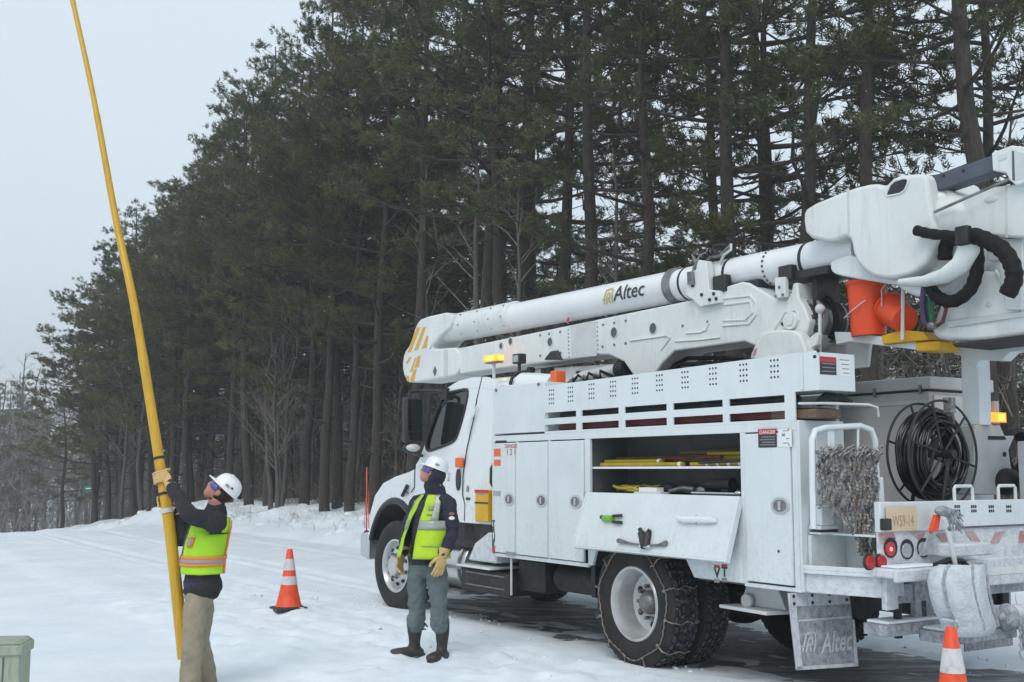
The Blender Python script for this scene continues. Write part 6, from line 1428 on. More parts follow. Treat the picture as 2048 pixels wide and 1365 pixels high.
def boot(par, o, ankle, toe_dir, h, m='boot', top=(.062, .066), sole=True, name='boot'):
    f = Vector(toe_dir); f.z = 0; f.normalize(); l = Vector((-f.y, f.x, 0)); a = Vector(ankle); mb = MB(); base = a.z - .085
    section(mb, [(a.x, a.y, a.z + h), (a.x, a.y, a.z + h * .5), (a.x, a.y, a.z + .03), (a.x, a.y, a.z - .02), tuple(a - f * .005 + Vector((0, 0, -.05)))], [top, (.056, .060), (.046, .050), (.045, .055), (.042, .055)], ref=l, n=18)
    section(mb, [tuple(a - f * .055 + Vector((0, 0, -.055))), tuple(a + f * .03 + Vector((0, 0, -.05))), tuple(a + f * .125 + Vector((0, 0, -.052))), tuple(a + f * .185 + Vector((0, 0, -.056)))], [(.044, .036), (.050, .040), (.055, .040), (.048, .032)], ref=l, n=18)
    mb.v = [tuple(Vector(v) - o) for v in mb.v]; b_ = fleshed(mb, name, m, par, voxel=.009, smooth=3, fold=.012)
    k = MB(); out = []
    for t in range(20):
        an = 2 * math.pi * t / 20; x = math.cos(an) * .158 + .062; y = math.sin(an) * (.052 + .008 * math.cos(an)); out.append((x, y))
    pts = [(a.x + f.x * x + l.x * y - o.x, a.y + f.y * x + l.y * y - o.y) for x, y in out]; k.prism(pts, base - o.z - .002, base - o.z + .022, axis='z'); k.build('sole', 'black', b_, bevel=.004)
    return b_

# ---- the man in the navy hooded jacket, arms hanging, watching the pole
o2 = Vector((D(858, 1320, 9.85).x, 9.85, 0))
P2 = thing('person', 'person in a navy hooded jacket, open lime vest and grey trousers beside the truck', 'person', tuple(o2), 0)
A = lambda x, y, d: D(x, y, d)
f2 = Vector((-.72, -.69, 0)); l2 = Vector((.69, -.72, 0))
pel = A(853, 1122, 9.86); ch2 = A(860, 1040, 9.86); nb = A(872, 990, 9.87); hc = A(864, 946, 9.86)
hl, hr_ = A(873, 1138, 9.80), A(836, 1138, 9.92); kl, kr = A(878, 1208, 9.77), A(834, 1208, 9.92); al, ar_ = A(884, 1292, 9.80), A(829, 1288, 9.95)
shl, shr = A(896, 1008, 9.74), A(836, 1006, 10.0); ell, elr = A(905, 1064, 9.72), A(815, 1062, 10.03); wl_, wr_ = A(886, 1112, 9.62), A(806, 1108, 9.95)
for q in (al, ar_): q.z = .115
hb2 = basis((-.93, -.12, .36), (.36, .02, .93))
trunk = [(pel + Vector((0, 0, -.02)), (.155, .115)), (pel + Vector((0, 0, .10)), (.155, .118)), (ch2, (.168, .125)), (A(868, 1005, 9.87), (.155, .105)), (nb, (.07, .065))]
mb = MB(); lat = l2
section(mb, [p for p, r in trunk], [(r[0] * .93, r[1] * .92) for p, r in trunk], ref=lat, n=20)
section(mb, [nb - Vector((0, 0, .03)), nb + Vector((0, 0, .02)), hc + hb2 @ Vector((-.02, 0, -.06))], [.06, .055, .056], ref=lat)
head(mb, hc, hb2, .92)
for s_, e_, w_ in ((shl, ell, wl_), (shr, elr, wr_)): section(mb, [nb.lerp(s_, .6), s_, s_.lerp(e_, .5), e_, e_.lerp(w_, .4), w_], [.05, .052, .046, .038, .036, .026])
for h_, k_, a_ in ((hl, kl, al), (hr_, kr, ar_)): section(mb, [pel.lerp(h_, .7), h_.lerp(k_, .35), k_, k_.lerp(a_, .4), a_], [.075, .072, .052, .050, .035])
mb.v = [tuple(Vector(v) - o2) for v in mb.v]; fleshed(mb, 'body', 'skin', P2, voxel=.0085, smooth=2)
face_bits(P2, hc, hb2, o2); glasses(P2, hc, hb2, o2); hat(P2, hc + hb2 @ Vector((-.012, 0, .018)), hb2, o2, .84, stick=False)
mb = MB(); jr = [(.160, .122), (.160, .125), (.176, .136), (.165, .118), (.085, .080)]
section(mb, [p for p, r in trunk], jr, ref=lat, n=24)
for s_, e_, w_ in ((shl, ell, wl_), (shr, elr, wr_)): section(mb, [nb.lerp(s_, .5) - Vector((0, 0, .02)), s_, s_.lerp(e_, .5), e_, e_.lerp(w_, .5), w_ - (w_ - e_).normalized() * .01], [.066, .074, .064, .058, .052, .044])
# hood pulled over the head under the hat
hq = hc + hb2 @ Vector((-.018, 0, -.005))
tmp = MB(); tmp.ball((0, 0, 0), (.108, .097, .115), 22, 16); mb.add([hq + hb2 @ Vector((v[0] * (1 if v[0] < 0 else .42), v[1], v[2])) for v in tmp.v], tmp.f)
section(mb, [hc + hb2 @ Vector((-.035, 0, -.09)), nb + Vector((0, 0, .0)), nb - Vector((0, 0, .05))], [(.082, .076), (.088, .084), (.11, .10)], ref=lat, n=20)
mb.v = [tuple(Vector(v) - o2) for v in mb.v]; fleshed(mb, 'jacket', 'navy', P2, voxel=.011, smooth=3, fold=.034, fine=.016)
mb = MB()
section(mb, [pel + Vector((0, 0, .05)), pel - Vector((0, 0, .05))], [(.152, .115), (.15, .118)], ref=lat, n=22)
for h_, k_, a_ in ((hl, kl, al), (hr_, kr, ar_)): section(mb, [pel.lerp(h_, .75) + Vector((0, 0, .02)), h_.lerp(k_, .3), h_.lerp(k_, .75), k_, k_.lerp(a_, .35), k_.lerp(a_, .52)], [.088, .090, .078, .074, .078, .076], ref=lat)
mb.v = [tuple(Vector(v) - o2) for v in mb.v]; fleshed(mb, 'trousers', 'greypants', P2, voxel=.011, smooth=2, fold=.034, fine=.026)
boot(P2, o2, ar_, (-.97, -.20, 0), .22); boot(P2, o2, al, (-.45, -.89, 0), .22)
k = MB(); q = ar_ + Vector((.06, -.02, .17)); k.tube([q - o2, q + Vector((.03, -.01, .02)) - o2, q + Vector((.05, 0, -.01)) - o2], .008, 6); k.tube([q - o2 - Vector((0, 0, .03)), q + Vector((.04, -.01, -.03)) - o2], .007, 6); k.build('boot_strap', 'black', P2)
vs2 = [(pel + Vector((0, 0, .03)) + f2 * .03, .255, .200), (pel + Vector((0, 0, .16)) + f2 * .015, .232, .182), (ch2, .206, .164), (A(867, 1008, 9.87), .176, .130), (A(871, 990, 9.87), .125, .105)]
gapf = lambda t: 13 + 7 * (1 - t)
V2 = shell(P2, o2, vs2, f2, l2, lambda t: gapf(t), lambda t: 66 if t > .45 else 180 - 6, 0.0, 1.0, .0, 'lime', 'vest', na=24, nt_=18)
V2b = shell(P2, o2, vs2, f2, l2, lambda t: -174 if t < .45 else -62, lambda t: -gapf(t) + 0, 0.0, 1.0, .0, 'lime', 'vest', na=24, nt_=18)
V2c = shell(P2, o2, vs2, f2, l2, lambda t: 174 if t < .45 else 118, lambda t: 186 if t < .45 else 242, 0.0, 1.0, .0, 'lime', 'vest_back', na=16, nt_=18)
shell(P2, o2, vs2, f2, l2, lambda t: gapf(t) + 1, 178, .40, .50, .010, 'silver', 'chest_tape', na=30, nt_=3)
shell(P2, o2, vs2, f2, l2, -178, lambda t: -gapf(t) - 1, .40, .50, .010, 'silver', 'chest_tape', na=30, nt_=3)
shell(P2, o2, vs2, f2, l2, 46, 64, .50, 1.0, .010, 'silver', 'shoulder_tape', na=6, nt_=8)
shell(P2, o2, vs2, f2, l2, -60, -46, .50, 1.0, .010, 'silver', 'shoulder_tape', na=6, nt_=8)
shell(P2, o2, vs2, f2, l2, 32, 46, .66, .72, .012, 'greydec', 'vest_print', na=4, nt_=2); shell(P2, o2, vs2, f2, l2, 33, 44, .58, .60, .012, 'greydec', 'vest_print', na=4, nt_=2)
shell(P2, o2, vs2, f2, l2, 36, 80, .20, .205, .012, 'greydec', 'pocket_seam', na=8, nt_=1)
glove(P2, o2, wl_, (-.25, -.06, -.95), (.45, -.85, 0), curl=.22, side=1, s=1.08); glove(P2, o2, wr_, (-.25, -.15, -.95), (-.6, .35, .1), curl=.35, side=-1, s=1.08)
pc = shl.lerp(ell, .35); k = MB(); 
for i, m_ in enumerate((0, 1)): k.ball(pc + Vector((.022, -.068, -.0 - i * .036)) - o2, (.026, .006, .015), 10, 6, mi=i)
k.build('sleeve_patch', ['patchred', 'whtdec'], P2)

# ---- the man in the black jacket holding the pole
A = lambda x, y, d: D(x, y, d - .35)
o1 = Vector((A(395, 1370, 8.95).x, 8.60, -.06))
P1 = thing('person', 'person in black jacket and khaki trousers leaning back, holding the yellow pole', 'person', tuple(o1), 0)
f1 = Vector((-.95, -.32, 0)).normalized(); l1 = Vector((.32, -.95, 0)).normalized()
pel = A(401, 1178, 8.97); ch1 = A(412, 1092, 8.98); nb = A(432, 1020, 8.98); hc = A(439, 983, 8.97)
hl, hr_ = A(392, 1195, 8.88), A(405, 1195, 9.06); kl, kr = A(385, 1285, 8.85), A(398, 1283, 9.08); al, ar_ = A(381, 1362, 8.90), A(415, 1350, 9.15)
shl, shr = A(432, 1047, 8.80), A(398, 1047, 9.16); ell, elr = A(381, 1030, 8.68), A(366, 1082, 9.12)
for q in (al, ar_): q.z = .035
gp1 = None
def nearest(py):
    best = None
    for i in range(400):
        q = pole_at(.2 + i * .006); 
        if best is None or abs(proj(q)[1] - py) < best[0]: best = (abs(proj(q)[1] - py), q)
    return best[1]
g1c, g2c = nearest(956), nearest(1000)
wl_ = g1c + Vector((.085, -.085, -.05)); wr_ = g2c + Vector((.095, .05, -.06))
hb1 = basis((-.72, -.17, .70), (.70, .08, .72))
trunk = [(pel + Vector((0, 0, -.02)), (.150, .115)), (pel + Vector((.01, 0, .11)), (.150, .118)), (ch1, (.165, .128)), (A(424, 1047, 8.98), (.155, .112)), (nb, (.068, .062))]
mb = MB(); lat = l1
section(mb, [p for p, r in trunk], [(r[0] * .93, r[1] * .92) for p, r in trunk], ref=lat, n=20)
section(mb, [nb - Vector((0, 0, .03)), nb + Vector((0, 0, .02)), hc + hb1 @ Vector((-.02, 0, -.06))], [.062, .056, .056], ref=lat)
head(mb, hc, hb1, .92)
for s_, e_, w_ in ((shl, ell, wl_), (shr, elr, wr_)): section(mb, [nb.lerp(s_, .6), s_, s_.lerp(e_, .5), e_, e_.lerp(w_, .4), w_], [.05, .052, .046, .038, .036, .026])
for h_, k_, a_ in ((hl, kl, al), (hr_, kr, ar_)): section(mb, [pel.lerp(h_, .7), h_.lerp(k_, .35), k_, k_.lerp(a_, .4), a_], [.075, .072, .052, .050, .035])
mb.v = [tuple(Vector(v) - o1) for v in mb.v]; fleshed(mb, 'body', 'skin', P1, voxel=.0085, smooth=2)
face_bits(P1, hc, hb1, o1); glasses(P1, hc, hb1, o1); hat(P1, hc + hb1 @ Vector((-.014, 0, .014)), hb1, o1, .86)
mb = MB(); tmp = MB(); tmp.ball((0, 0, 0), (.096, .077, .092), 20, 14); mb.add([tuple(hc + hb1 @ (Vector((v[0] * (1 if v[0] < 0 else .45), v[1], v[2])) + Vector((-.008, 0, .012))) - o1) for v in tmp.v], tmp.f)
mb.build('hair', 'hair', P1, ang=80)
mb = MB(); tmp = MB(); tmp.ball((0, 0, 0), (.034, .048, .022), 16, 10); mb.add([tuple(hc + hb1 @ (Vector(v) + Vector((.004, 0, -.074))) - o1) for v in tmp.v], tmp.f); mb.build('beard', 'beard', P1, ang=80)
mb = MB(); section(mb, [p for p, r in trunk], [(.158, .125), (.156, .124), (.172, .136), (.165, .124), (.078, .074)], ref=lat, n=24)
section(mb, [pel + Vector((.01, 0, .08)), pel + Vector((.012, 0, .03)), pel + Vector((.014, 0, .005))], [(.160, .128), (.164, .136), (.165, .140)], ref=lat, n=22)
for s_, e_, w_ in ((shl, ell, wl_), (shr, elr, wr_)): section(mb, [nb.lerp(s_, .5) - Vector((0, 0, .02)), s_, s_.lerp(e_, .5), e_, e_.lerp(w_, .5), w_ - (w_ - e_).normalized() * .015], [.068, .078, .068, .060, .052, .043])
section(mb, [nb - Vector((0, 0, .03)), nb + Vector((.0, 0, .025))], [.085, .072], ref=lat, n=18)
mb.v = [tuple(Vector(v) - o1) for v in mb.v]; fleshed(mb, 'jacket', 'blackcoat', P1, voxel=.011, smooth=3, fold=.030, fine=.014)
mb = MB(); section(mb, [pel + Vector((0, 0, .05)), pel - Vector((0, 0, .05))], [(.13, .10), (.145, .115)], ref=lat, n=22)
for h_, k_, a_ in ((hl, kl, al), (hr_, kr, ar_)): section(mb, [pel.lerp(h_, .75) + Vector((0, 0, .02)), h_.lerp(k_, .3), h_.lerp(k_, .75), k_, k_.lerp(a_, .5), a_ + Vector((0, 0, -.03))], [.074, .088, .082, .078, .076, .080], ref=lat)
mb.v = [tuple(Vector(v) - o1) for v in mb.v]; fleshed(mb, 'trousers', 'khaki', P1, voxel=.011, smooth=3, fold=.026, fine=.016)
boot(P1, o1, al, (-.9, -.4, 0), .05, 'tan', (.05, .055)); boot(P1, o1, ar_, (-.6, -.7, 0), .05, 'tan', (.05, .055))
vs1 = [(pel + Vector((.012, 0, .115)), .176, .150), (A(406, 1122, 8.98), .178, .152), (ch1, .184, .152), (A(420, 1058, 8.98), .180, .142), (A(428, 1036, 8.98), .15, .125)]
V1 = shell(P1, o1, vs1, f1, l1, lambda t: 6 if t < .5 else 10, lambda t: 180 if t < .68 else (56 if t > .78 else 56 + (0.78 - t) / .10 * 70), 0, 1, 0, 'limebright', 'vest', na=28, nt_=24)
shell(P1, o1, vs1, f1, l1, lambda t: 180, lambda t: 354, 0, .70, 0, 'limebright', 'vest_back', na=28, nt_=10)
shell(P1, o1, vs1, f1, l1, 126, 236, .70, 1.0, 0, 'limebright', 'vest_back', na=20, nt_=10)
shell(P1, o1, vs1, f1, l1, -56, -10, .70, 1.0, 0, 'limebright', 'vest', na=10, nt_=10)
shell(P1, o1, vs1, f1, l1, 8, 352, .17, .215, .010, 'orangetape', 'orange_band', na=50, nt_=2)
shell(P1, o1, vs1, f1, l1, 8, 352, .215, .30, .0105, 'pinkgrey', 'grey_band', na=50, nt_=2)
shell(P1, o1, vs1, f1, l1, 8, 352, .30, .345, .010, 'orangetape', 'orange_band', na=50, nt_=2)
shell(P1, o1, vs1, f1, l1, 150, 156, .0, .95, .011, 'orangetape', 'back_piping', na=3, nt_=12)
shell(P1, o1, vs1, f1, l1, 30, 50, .50, .64, .012, 'orangetape', 'pocket_trim', na=4, nt_=3); shell(P1, o1, vs1, f1, l1, 33, 47, .515, .63, .016, 'pinkgrey', 'pocket_patch', na=4, nt_=3)
shell(P1, o1, vs1, f1, l1, 4, 7, .0, 1.0, .010, 'greypants', 'vest_zip', na=2, nt_=10)
k = MB(); section(k, [pel + Vector((0, 0, .06)), pel + Vector((0, 0, .02))], [(.162, .126), (.16, .124)], ref=lat, n=24, cap=False); k.v = [tuple(Vector(v) - o1) for v in k.v]; k.build('blue_shirt_hem', mat('denim_blue', (.03, .035, .10), .9), P1, ang=80)
# both gloves close round the pole
pd_ = (pole_at(1.4) - pole_at(1.2)).normalized()
def grip(w, c, side, wrap):
    """fingers wrapped round the pole: each finger follows the tube"""
    mb = MB(); rad = .046; toP = (c - w); toP -= pd_ * toP.dot(pd_); inn_ = toP.normalized(); tang = pd_.cross(inn_) * wrap
    sideP = c - inn_ * (rad + .018)       # palm against the near side of the pole
    palm = sideP + tang * 0
    section(mb, [w, w.lerp(palm, .5), palm + tang * .02], [(.030, .024), (.040, .022), (.044, .020)], ref=pd_, n=14)
    for i in range(4):
        offp = (i - 1.5) * .023; pts = []
        for j in range(7):
            a = -.35 + j * .52 if i < 3 else -.35 + j * .46
            pts.append(c + pd_ * offp + (-inn_ * math.cos(a) + tang * math.sin(a)) * (rad + .012))
        section(mb, pts, [.0135, .0125, .012, .0125, .0115, .0115, .0098], ref=pd_, n=10, sub=3)
    pts = []
    for j in range(5):
        a = -.2 - j * .45; pts.append(c + pd_ * (.040 + .006 * j) + (-inn_ * math.cos(a) + tang * math.sin(a)) * (rad + .014))
    section(mb, pts, [.0165, .016, .014, .013, .011], ref=pd_, n=10, sub=3)
    mb.v = [tuple(Vector(v) - o1) for v in mb.v]; fleshed(mb, 'glove', 'leather', P1, voxel=.0045, smooth=2, fine=.004)
grip(wl_, g1c, 1, 1); grip(wr_, g2c, 1, -1)
for w_, e_ in ((wl_, ell), (wr_, elr)):
    d_ = (w_ - e_).normalized(); k = MB(); section(k, [w_ - d_ * .05, w_ - d_ * .01, w_ + d_ * .03], [.047, .040, .034], n=16, cap=False); k.v = [tuple(Vector(v) - o1) for v in k.v]; k.build('glove_cuff', 'leather', P1, ang=60)
HAZE = 0.0027
# ------------------------------------------------------------------ the pine wood
M['bark'] = mat('pine_bark', (.030, .025, .021), .95, col2=(.070, .056, .046), nscale=7, stretch=(3, 3, .7), bump=.8, bscale=16)
M['greybark'] = mat('grey_bark', (.060, .056, .050), .95, col2=(.12, .112, .10), nscale=9, stretch=(4, 4, .8), bump=.4, bscale=20)
def needle_mat(name, a, b):
    m = mat(name, a, .75, col2=b, nscale=.9, nmix=(.35, .65), spec=.25, detail=3)
    n = nt(m).nodes; l = nt(m).links; bs = n['Principled BSDF']
    oi = n.new('ShaderNodeObjectInfo'); hs = n.new('ShaderNodeHueSaturation'); src = bs.inputs['Base Color'].links[0].from_socket
    mr = n.new('ShaderNodeMapRange'); mr.inputs['To Min'].default_value = .75; mr.inputs['To Max'].default_value = 1.3
    l.new(oi.outputs['Random'], mr.inputs['Value']); l.new(mr.outputs['Result'], hs.inputs['Value']); l.new(src, hs.inputs['Color']); l.new(hs.outputs['Color'], bs.inputs['Base Color'])
    return m
M['needles'] = needle_mat('pine_needles', (.070, .078, .030), (.125, .108, .046))
M['needlesblue'] = needle_mat('dark_pine_needles', (.055, .072, .034), (.092, .096, .045))
M['twig'] = mat('bare_twigs', (.13, .11, .09), .95, col2=(.24, .21, .18), nscale=5)
M['fartwig'] = mat('grey_far_twigs', (.12, .11, .10), .95, col2=(.20, .185, .17), nscale=.6)  # distant twigs: grey-brown, a little greyer than the near ones
M['brush'] = mat('winter_brush', (.085, .078, .050), .95, col2=(.16, .130, .092), nscale=1.2)

rng = np.random.default_rng(4)
def quick_mesh(name, V, F, m, smooth=False):
    me = bpy.data.meshes.new(name); me.vertices.add(len(V)); me.vertices.foreach_set('co', np.asarray(V, np.float32).ravel())
    F = np.asarray(F, np.int32); me.loops.add(F.size); me.loops.foreach_set('vertex_index', F.ravel())
    me.polygons.add(len(F)); me.polygons.foreach_set('loop_start', np.arange(0, F.size, F.shape[1], dtype=np.int32))
    me.update(calc_edges=True); me.materials.append(M[m])
    if smooth: me.shade_smooth()
    return me
def tubes_np(paths, n=5):
    """paths: list of (points Nx3, radii N) -> verts, quads"""
    VV, FF = [], []; off = 0
    ang = np.arange(n) * 2 * np.pi / n
    for P, Rd in paths:
        P = np.asarray(P, float); k = len(P); d = np.gradient(P, axis=0); d /= np.linalg.norm(d, axis=1)[:, None] + 1e-9
        up = np.array([0, 0, 1.0]) if abs(d[0][2]) < .9 else np.array([1.0, 0, 0]); a = np.cross(d, up); a /= np.linalg.norm(a, axis=1)[:, None] + 1e-9; b = np.cross(d, a)
        ring = P[:, None, :] + (a[:, None, :] * np.cos(ang)[None, :, None] + b[:, None, :] * np.sin(ang)[None, :, None]) * np.asarray(Rd)[:, None, None]
        VV.append(ring.reshape(-1, 3)); i = (np.arange(k-1)[:, None] * n + np.arange(n)[None, :]).reshape(-1); j = (np.arange(k-1)[:, None] * n + (np.arange(n)[None, :] + 1) % n).reshape(-1)
        FF.append(np.stack([i, j, j + n, i + n], -1) + off); off += k * n
    return np.concatenate(VV), np.concatenate(FF)
def needles_np(C, O, per=22, L=.20, W=.016, r=None):
    """brushes of needles at points C growing along O"""
    r = r or rng; N = len(C); D_ = r.normal(size=(N, per, 3)); D_ /= np.linalg.norm(D_, axis=2)[:, :, None]
    D_ = D_ + O[:, None, :] * .9; D_ /= np.linalg.norm(D_, axis=2)[:, :, None]
    base = C[:, None, :] + O[:, None, :] * r.uniform(-.06, .06, size=(N, per, 1)) + r.normal(size=(N, per, 3)) * .025
    s = np.cross(D_, r.normal(size=(N, per, 3))); s /= np.linalg.norm(s, axis=2)[:, :, None] + 1e-9
    ln = L * r.uniform(.6, 1.25, size=(N, per, 1)); tip = base + D_ * ln
    w = W * r.uniform(.7, 1.3, size=(N, per, 1))
    V = np.stack([base - s * w * .5, base + s * w * .5, tip], 2).reshape(-1, 3); F = np.arange(len(V)).reshape(-1, 3)
    return V, F
def pine(seed, H, c0, spread, ntw=10, dens=1.0, per=20, L=.2, W=.018, lean_=.0):
    r = np.random.default_rng(seed); k = 12; z = np.linspace(-.3, H, k)
    bend = np.cumsum(r.normal(size=(k, 2)) * .05, axis=0); bend -= bend[1]; bend[:, 0] += lean_ * (np.clip(z, 0, None) / H) ** 1.5 * H
    P = np.column_stack([bend, z]); R0 = .0085 * H + .02; Rd = R0 * (1 - (np.clip(z, 0, H) / H) ** 1.2 * .88); Rd[0] *= 1.15; Rd[1] *= 1.05
    paths = [(P, Rd)]; limbs = []; C, O = [], []
    def at(h): return np.array([np.interp(h, z, P[:, 0]), np.interp(h, z, P[:, 1]), h])
    nb_ = int((H - c0) * 4.4 * dens); a = r.uniform(0, 6.28)
    for i in range(nb_ + 7):
        dead = i >= nb_; h = c0 + (H - c0) * (max(i + r.uniform(-.3, .3), 0.05) / nb_) ** .92 if not dead else r.uniform(c0 * .35, c0 + .5)
        if h > H - .15: h = H - .15
        a += 2.4 + r.uniform(-.5, .5); t = (h - c0) / (H - c0); prof = (max(0.0, float(np.sin(np.pi * min(max(t, 0) * .78 + .26, 1)))) ** .8 + .05) * (1.0 if t < .85 else .8)
        Lb = spread * prof * r.uniform(.55, 1.15) if not dead else r.uniform(.4, 1.6)
        if t > .92: Lb = max(Lb, .5)
        up = r.uniform(-.05, .30) + .55 * max(t, 0); m = 6; s = np.linspace(0, 1, m); dz = up * s * Lb * .8 + .05 * Lb * s ** 2 - .05 * Lb * np.sin(s * np.pi)
        wob = np.cumsum(r.normal(size=(m, 2)) * .05 * Lb, axis=0) * s[:, None]; d = np.array([np.cos(a), np.sin(a)])
        pts = at(h)[None, :] + np.column_stack([d[0] * s * Lb + wob[:, 0], d[1] * s * Lb + wob[:, 1], dz]); r0 = min(.014 + .010 * Lb, .055) * (1.3 - .6 * max(t, 0))
        limbs.append((pts, r0 * (1 - s * .82)))
        if dead:
            for q in range(3):
                s0 = r.uniform(.4, .95); p0 = np.array([np.interp(s0, s, pts[:, j]) for j in range(3)]); dd_ = r.normal(size=3) * .25; limbs.append((np.stack([p0, p0 + dd_ * .5 + [0, 0, .02], p0 + dd_]), np.array([.008, .006, .003])))
            continue
        nt2 = max(3, int(ntw * Lb / 2 * dens))
        for q in range(nt2):
            s0 = r.uniform(.42, 1) ** .8; p0 = np.array([np.interp(s0, s, pts[:, j]) for j in range(3)]); sa = r.choice([-1, 1]) * r.uniform(.4, 1.2)
            dv = np.array([np.cos(a + sa), np.sin(a + sa), r.uniform(-.05, .6)]); lt = r.uniform(.25, .75) * (1.1 - .4 * s0) * (.6 + .25 * Lb); p1 = p0 + dv * lt * .5; p2 = p0 + dv * lt + [0, 0, .12 * lt]
            limbs.append((np.stack([p0, p1, p2]), np.array([.014, .010, .005])))
            nn = 4 + int(lt * 5); ctr = p0 + (p2 - p0) * r.uniform(.85, 1.05)
            for e in range(nn):
                c = ctr + r.normal(size=3) * [.13, .13, .08]; C.append(c); O.append(dv / np.linalg.norm(dv) * .6 + [0, 0, .45] + r.normal(size=3) * .25)
        C.append(pts[-1]); O.append(np.array([d[0] * .6, d[1] * .6, .5]))
    C = np.array(C); O = np.array(O); O /= np.linalg.norm(O, axis=1)[:, None]
    V1, F1 = tubes_np(paths, 10); V2, F2 = tubes_np(limbs, 4); VN, FN = needles_np(C, O, per, L, W, r)
    tm = bpy.data.meshes.new('trunk'); nA = len(V1)
    tm.from_pydata([tuple(x) for x in V1], [], [tuple(x) for x in F1]); tm.materials.append(M['bark']); tm.shade_smooth()
    cm = bpy.data.meshes.new('crown'); nB = len(V2); VA = np.concatenate([V2, VN]).astype(np.float32); cm.vertices.add(len(VA)); cm.vertices.foreach_set('co', VA.ravel())
    li = np.concatenate([F2.ravel(), (FN + nB).ravel()]).astype(np.int32); cm.loops.add(len(li)); cm.loops.foreach_set('vertex_index', li); cm.polygons.add(len(F2) + len(FN))
    cm.polygons.foreach_set('loop_start', np.concatenate([np.arange(len(F2)) * 4, len(F2) * 4 + np.arange(len(FN)) * 3]).astype(np.int32)); cm.update(calc_edges=True)
    cm.materials.append(M['bark']); cm.materials.append(M['needles' if seed % 2 else 'needlesblue']); cm.polygons.foreach_set('material_index', np.concatenate([np.zeros(len(F2)), np.ones(len(FN))]).astype(np.int32))
    return tm, cm
VARS = []
for i, (H, c0, sp_, lean_) in enumerate(((16, 5.5, 3.0, 0), (15, 4.0, 3.2, .02), (17, 7.0, 2.8, -.01), (14, 3.2, 3.0, .015), (16, 6.0, 3.4, 0), (13, 2.6, 2.8, -.02), (15, 8.0, 2.6, .01), (12, 2.2, 2.6, 0))):
    VARS.append((H, c0, pine(100 + i, H, c0, sp_, ntw=5.6, per=24, L=.13, W=.023, lean_=lean_)))
# the skyline the wood draws against the sky: survey column -> top row
SKY = [(-400, 700), (0, 700), (60, 690), (95, 655), (140, 560), (190, 505), (240, 440), (290, 372), (335, 340), (390, 262), (405, 215), (430, 175), (500, 146), (560, 160), (600, 135), (612, 30), (660, -150), (760, -500), (2200, -900)]
def skyline(px): return float(np.interp(px, [a for a, b in SKY], [b for a, b in SKY]))
def max_height(p, z0, slack=1.0, rad=0.0):
    px, _, d = proj(Vector((p[0] - rad, p[1], CAMH)));
    if d < 1: return 99
    ys = skyline(px); r = ray(px, ys); t = p[1] / r.y; return (CAMH + r.z * t - z0) * slack
PG = 'pine trees of the roadside wood'
placed = 0
def tree_label(px, d, row, kind, H):
    col = ['slender', 'stout', 'leaning', 'bushy', 'ragged', 'low-branched', 'bare-stemmed', 'young']
    if px < 300: where = 'at the far left end'
    elif px < 520: where = 'above the man with the pole'
    elif px < 760: where = 'between the two men'
    elif px < 1000: where = 'behind the truck cab'
    elif px < 1350: where = 'behind the boom lettering'
    elif px < 1650: where = 'behind the boom base'
    else: where = 'behind the rear of the truck'
    depth = ['on the bank', 'just inside the wood', 'deeper in', 'far back', 'at the very back'][row]
    return f'{col[kind]} pine {where}, {depth}'
seen_lab = {}
def put_pine(u, v, kind, row, hlim=None, edge=False):
    global placed
    z0 = ground_z(u, v); p = toW(u, v, 0); px, _, d = proj(Vector((p.x, p.y, CAMH)))
    if d < 3 or px < -260 or px > 2350: return None
    Hn, c0, (tm, nm) = VARS[kind]; mh = max_height(p, z0, rad=random.choice((.7, 1.2, 1.8))) * random.choice((.80, .92, .98, 1.03, 1.06)) if hlim is None else hlim
    if row >= 3: mh = min(mh, CAMH + (941 - (420 if row == 3 else 450)) / 2280 * p.y - z0 + random.uniform(-1, .6))
    H = min(Hn * random.uniform(.95, 1.25), mh)
    if H < 4.2: return None
    sz = H / Hn; sx = (sz + 1) / 2 * random.uniform(.9, 1.12) if sz < 1 else sz
    lb = tree_label(px, d, row, kind, H); n = seen_lab.get(lb, 0); seen_lab[lb] = n + 1
    e = thing('pine_tree', lb, 'pine tree', (p.x, p.y, z0 - .05), random.uniform(0, 6.28), PG); e.scale = (sx, sx, sz); e.rotation_euler = (random.gauss(0, .022), random.gauss(0, .022), e.rotation_euler[2])
    for nm_, me in (('trunk', tm), ('crown', nm)):
        o = bpy.data.objects.new(nm_, me); COL.objects.link(o); o.parent = e
    placed += 1; return e
random.seed(21)
rows = [(-4.9, .5, 3.1, (0, 2, 4, 6, 1)), (-7.2, .8, 4.0, (0, 1, 3, 4, 5, 7)), (-10.2, 1.0, 4.4, (1, 3, 4, 5, 7, 0)), (-14.0, 1.5, 4.0, (0, 1, 3, 4, 5)), (-19.5, 2.0, 5.0, (1, 3, 4, 0))]
for ri, (v0, jit, st_, kinds) in enumerate(rows):
    u = -12.0 - ri * 2
    if ri == 0:
        for px0, kd in ((1985, 2), (1725, 6), (1598, 0), (1478, 2), (1300, 0), (1178, 6), (1018, 2)):
            uu = P(px0, 900, v0)[0]; put_pine(uu, v0, kd, 0)
        u = P(985, 900, v0)[0]
    while u < 48:
        put_pine(u + random.uniform(-.6, .6), v0 + random.uniform(-jit, jit), random.choice(kinds), ri); u += st_ * random.uniform(.75, 1.3) * (.68 if u > 17 else 1.0)
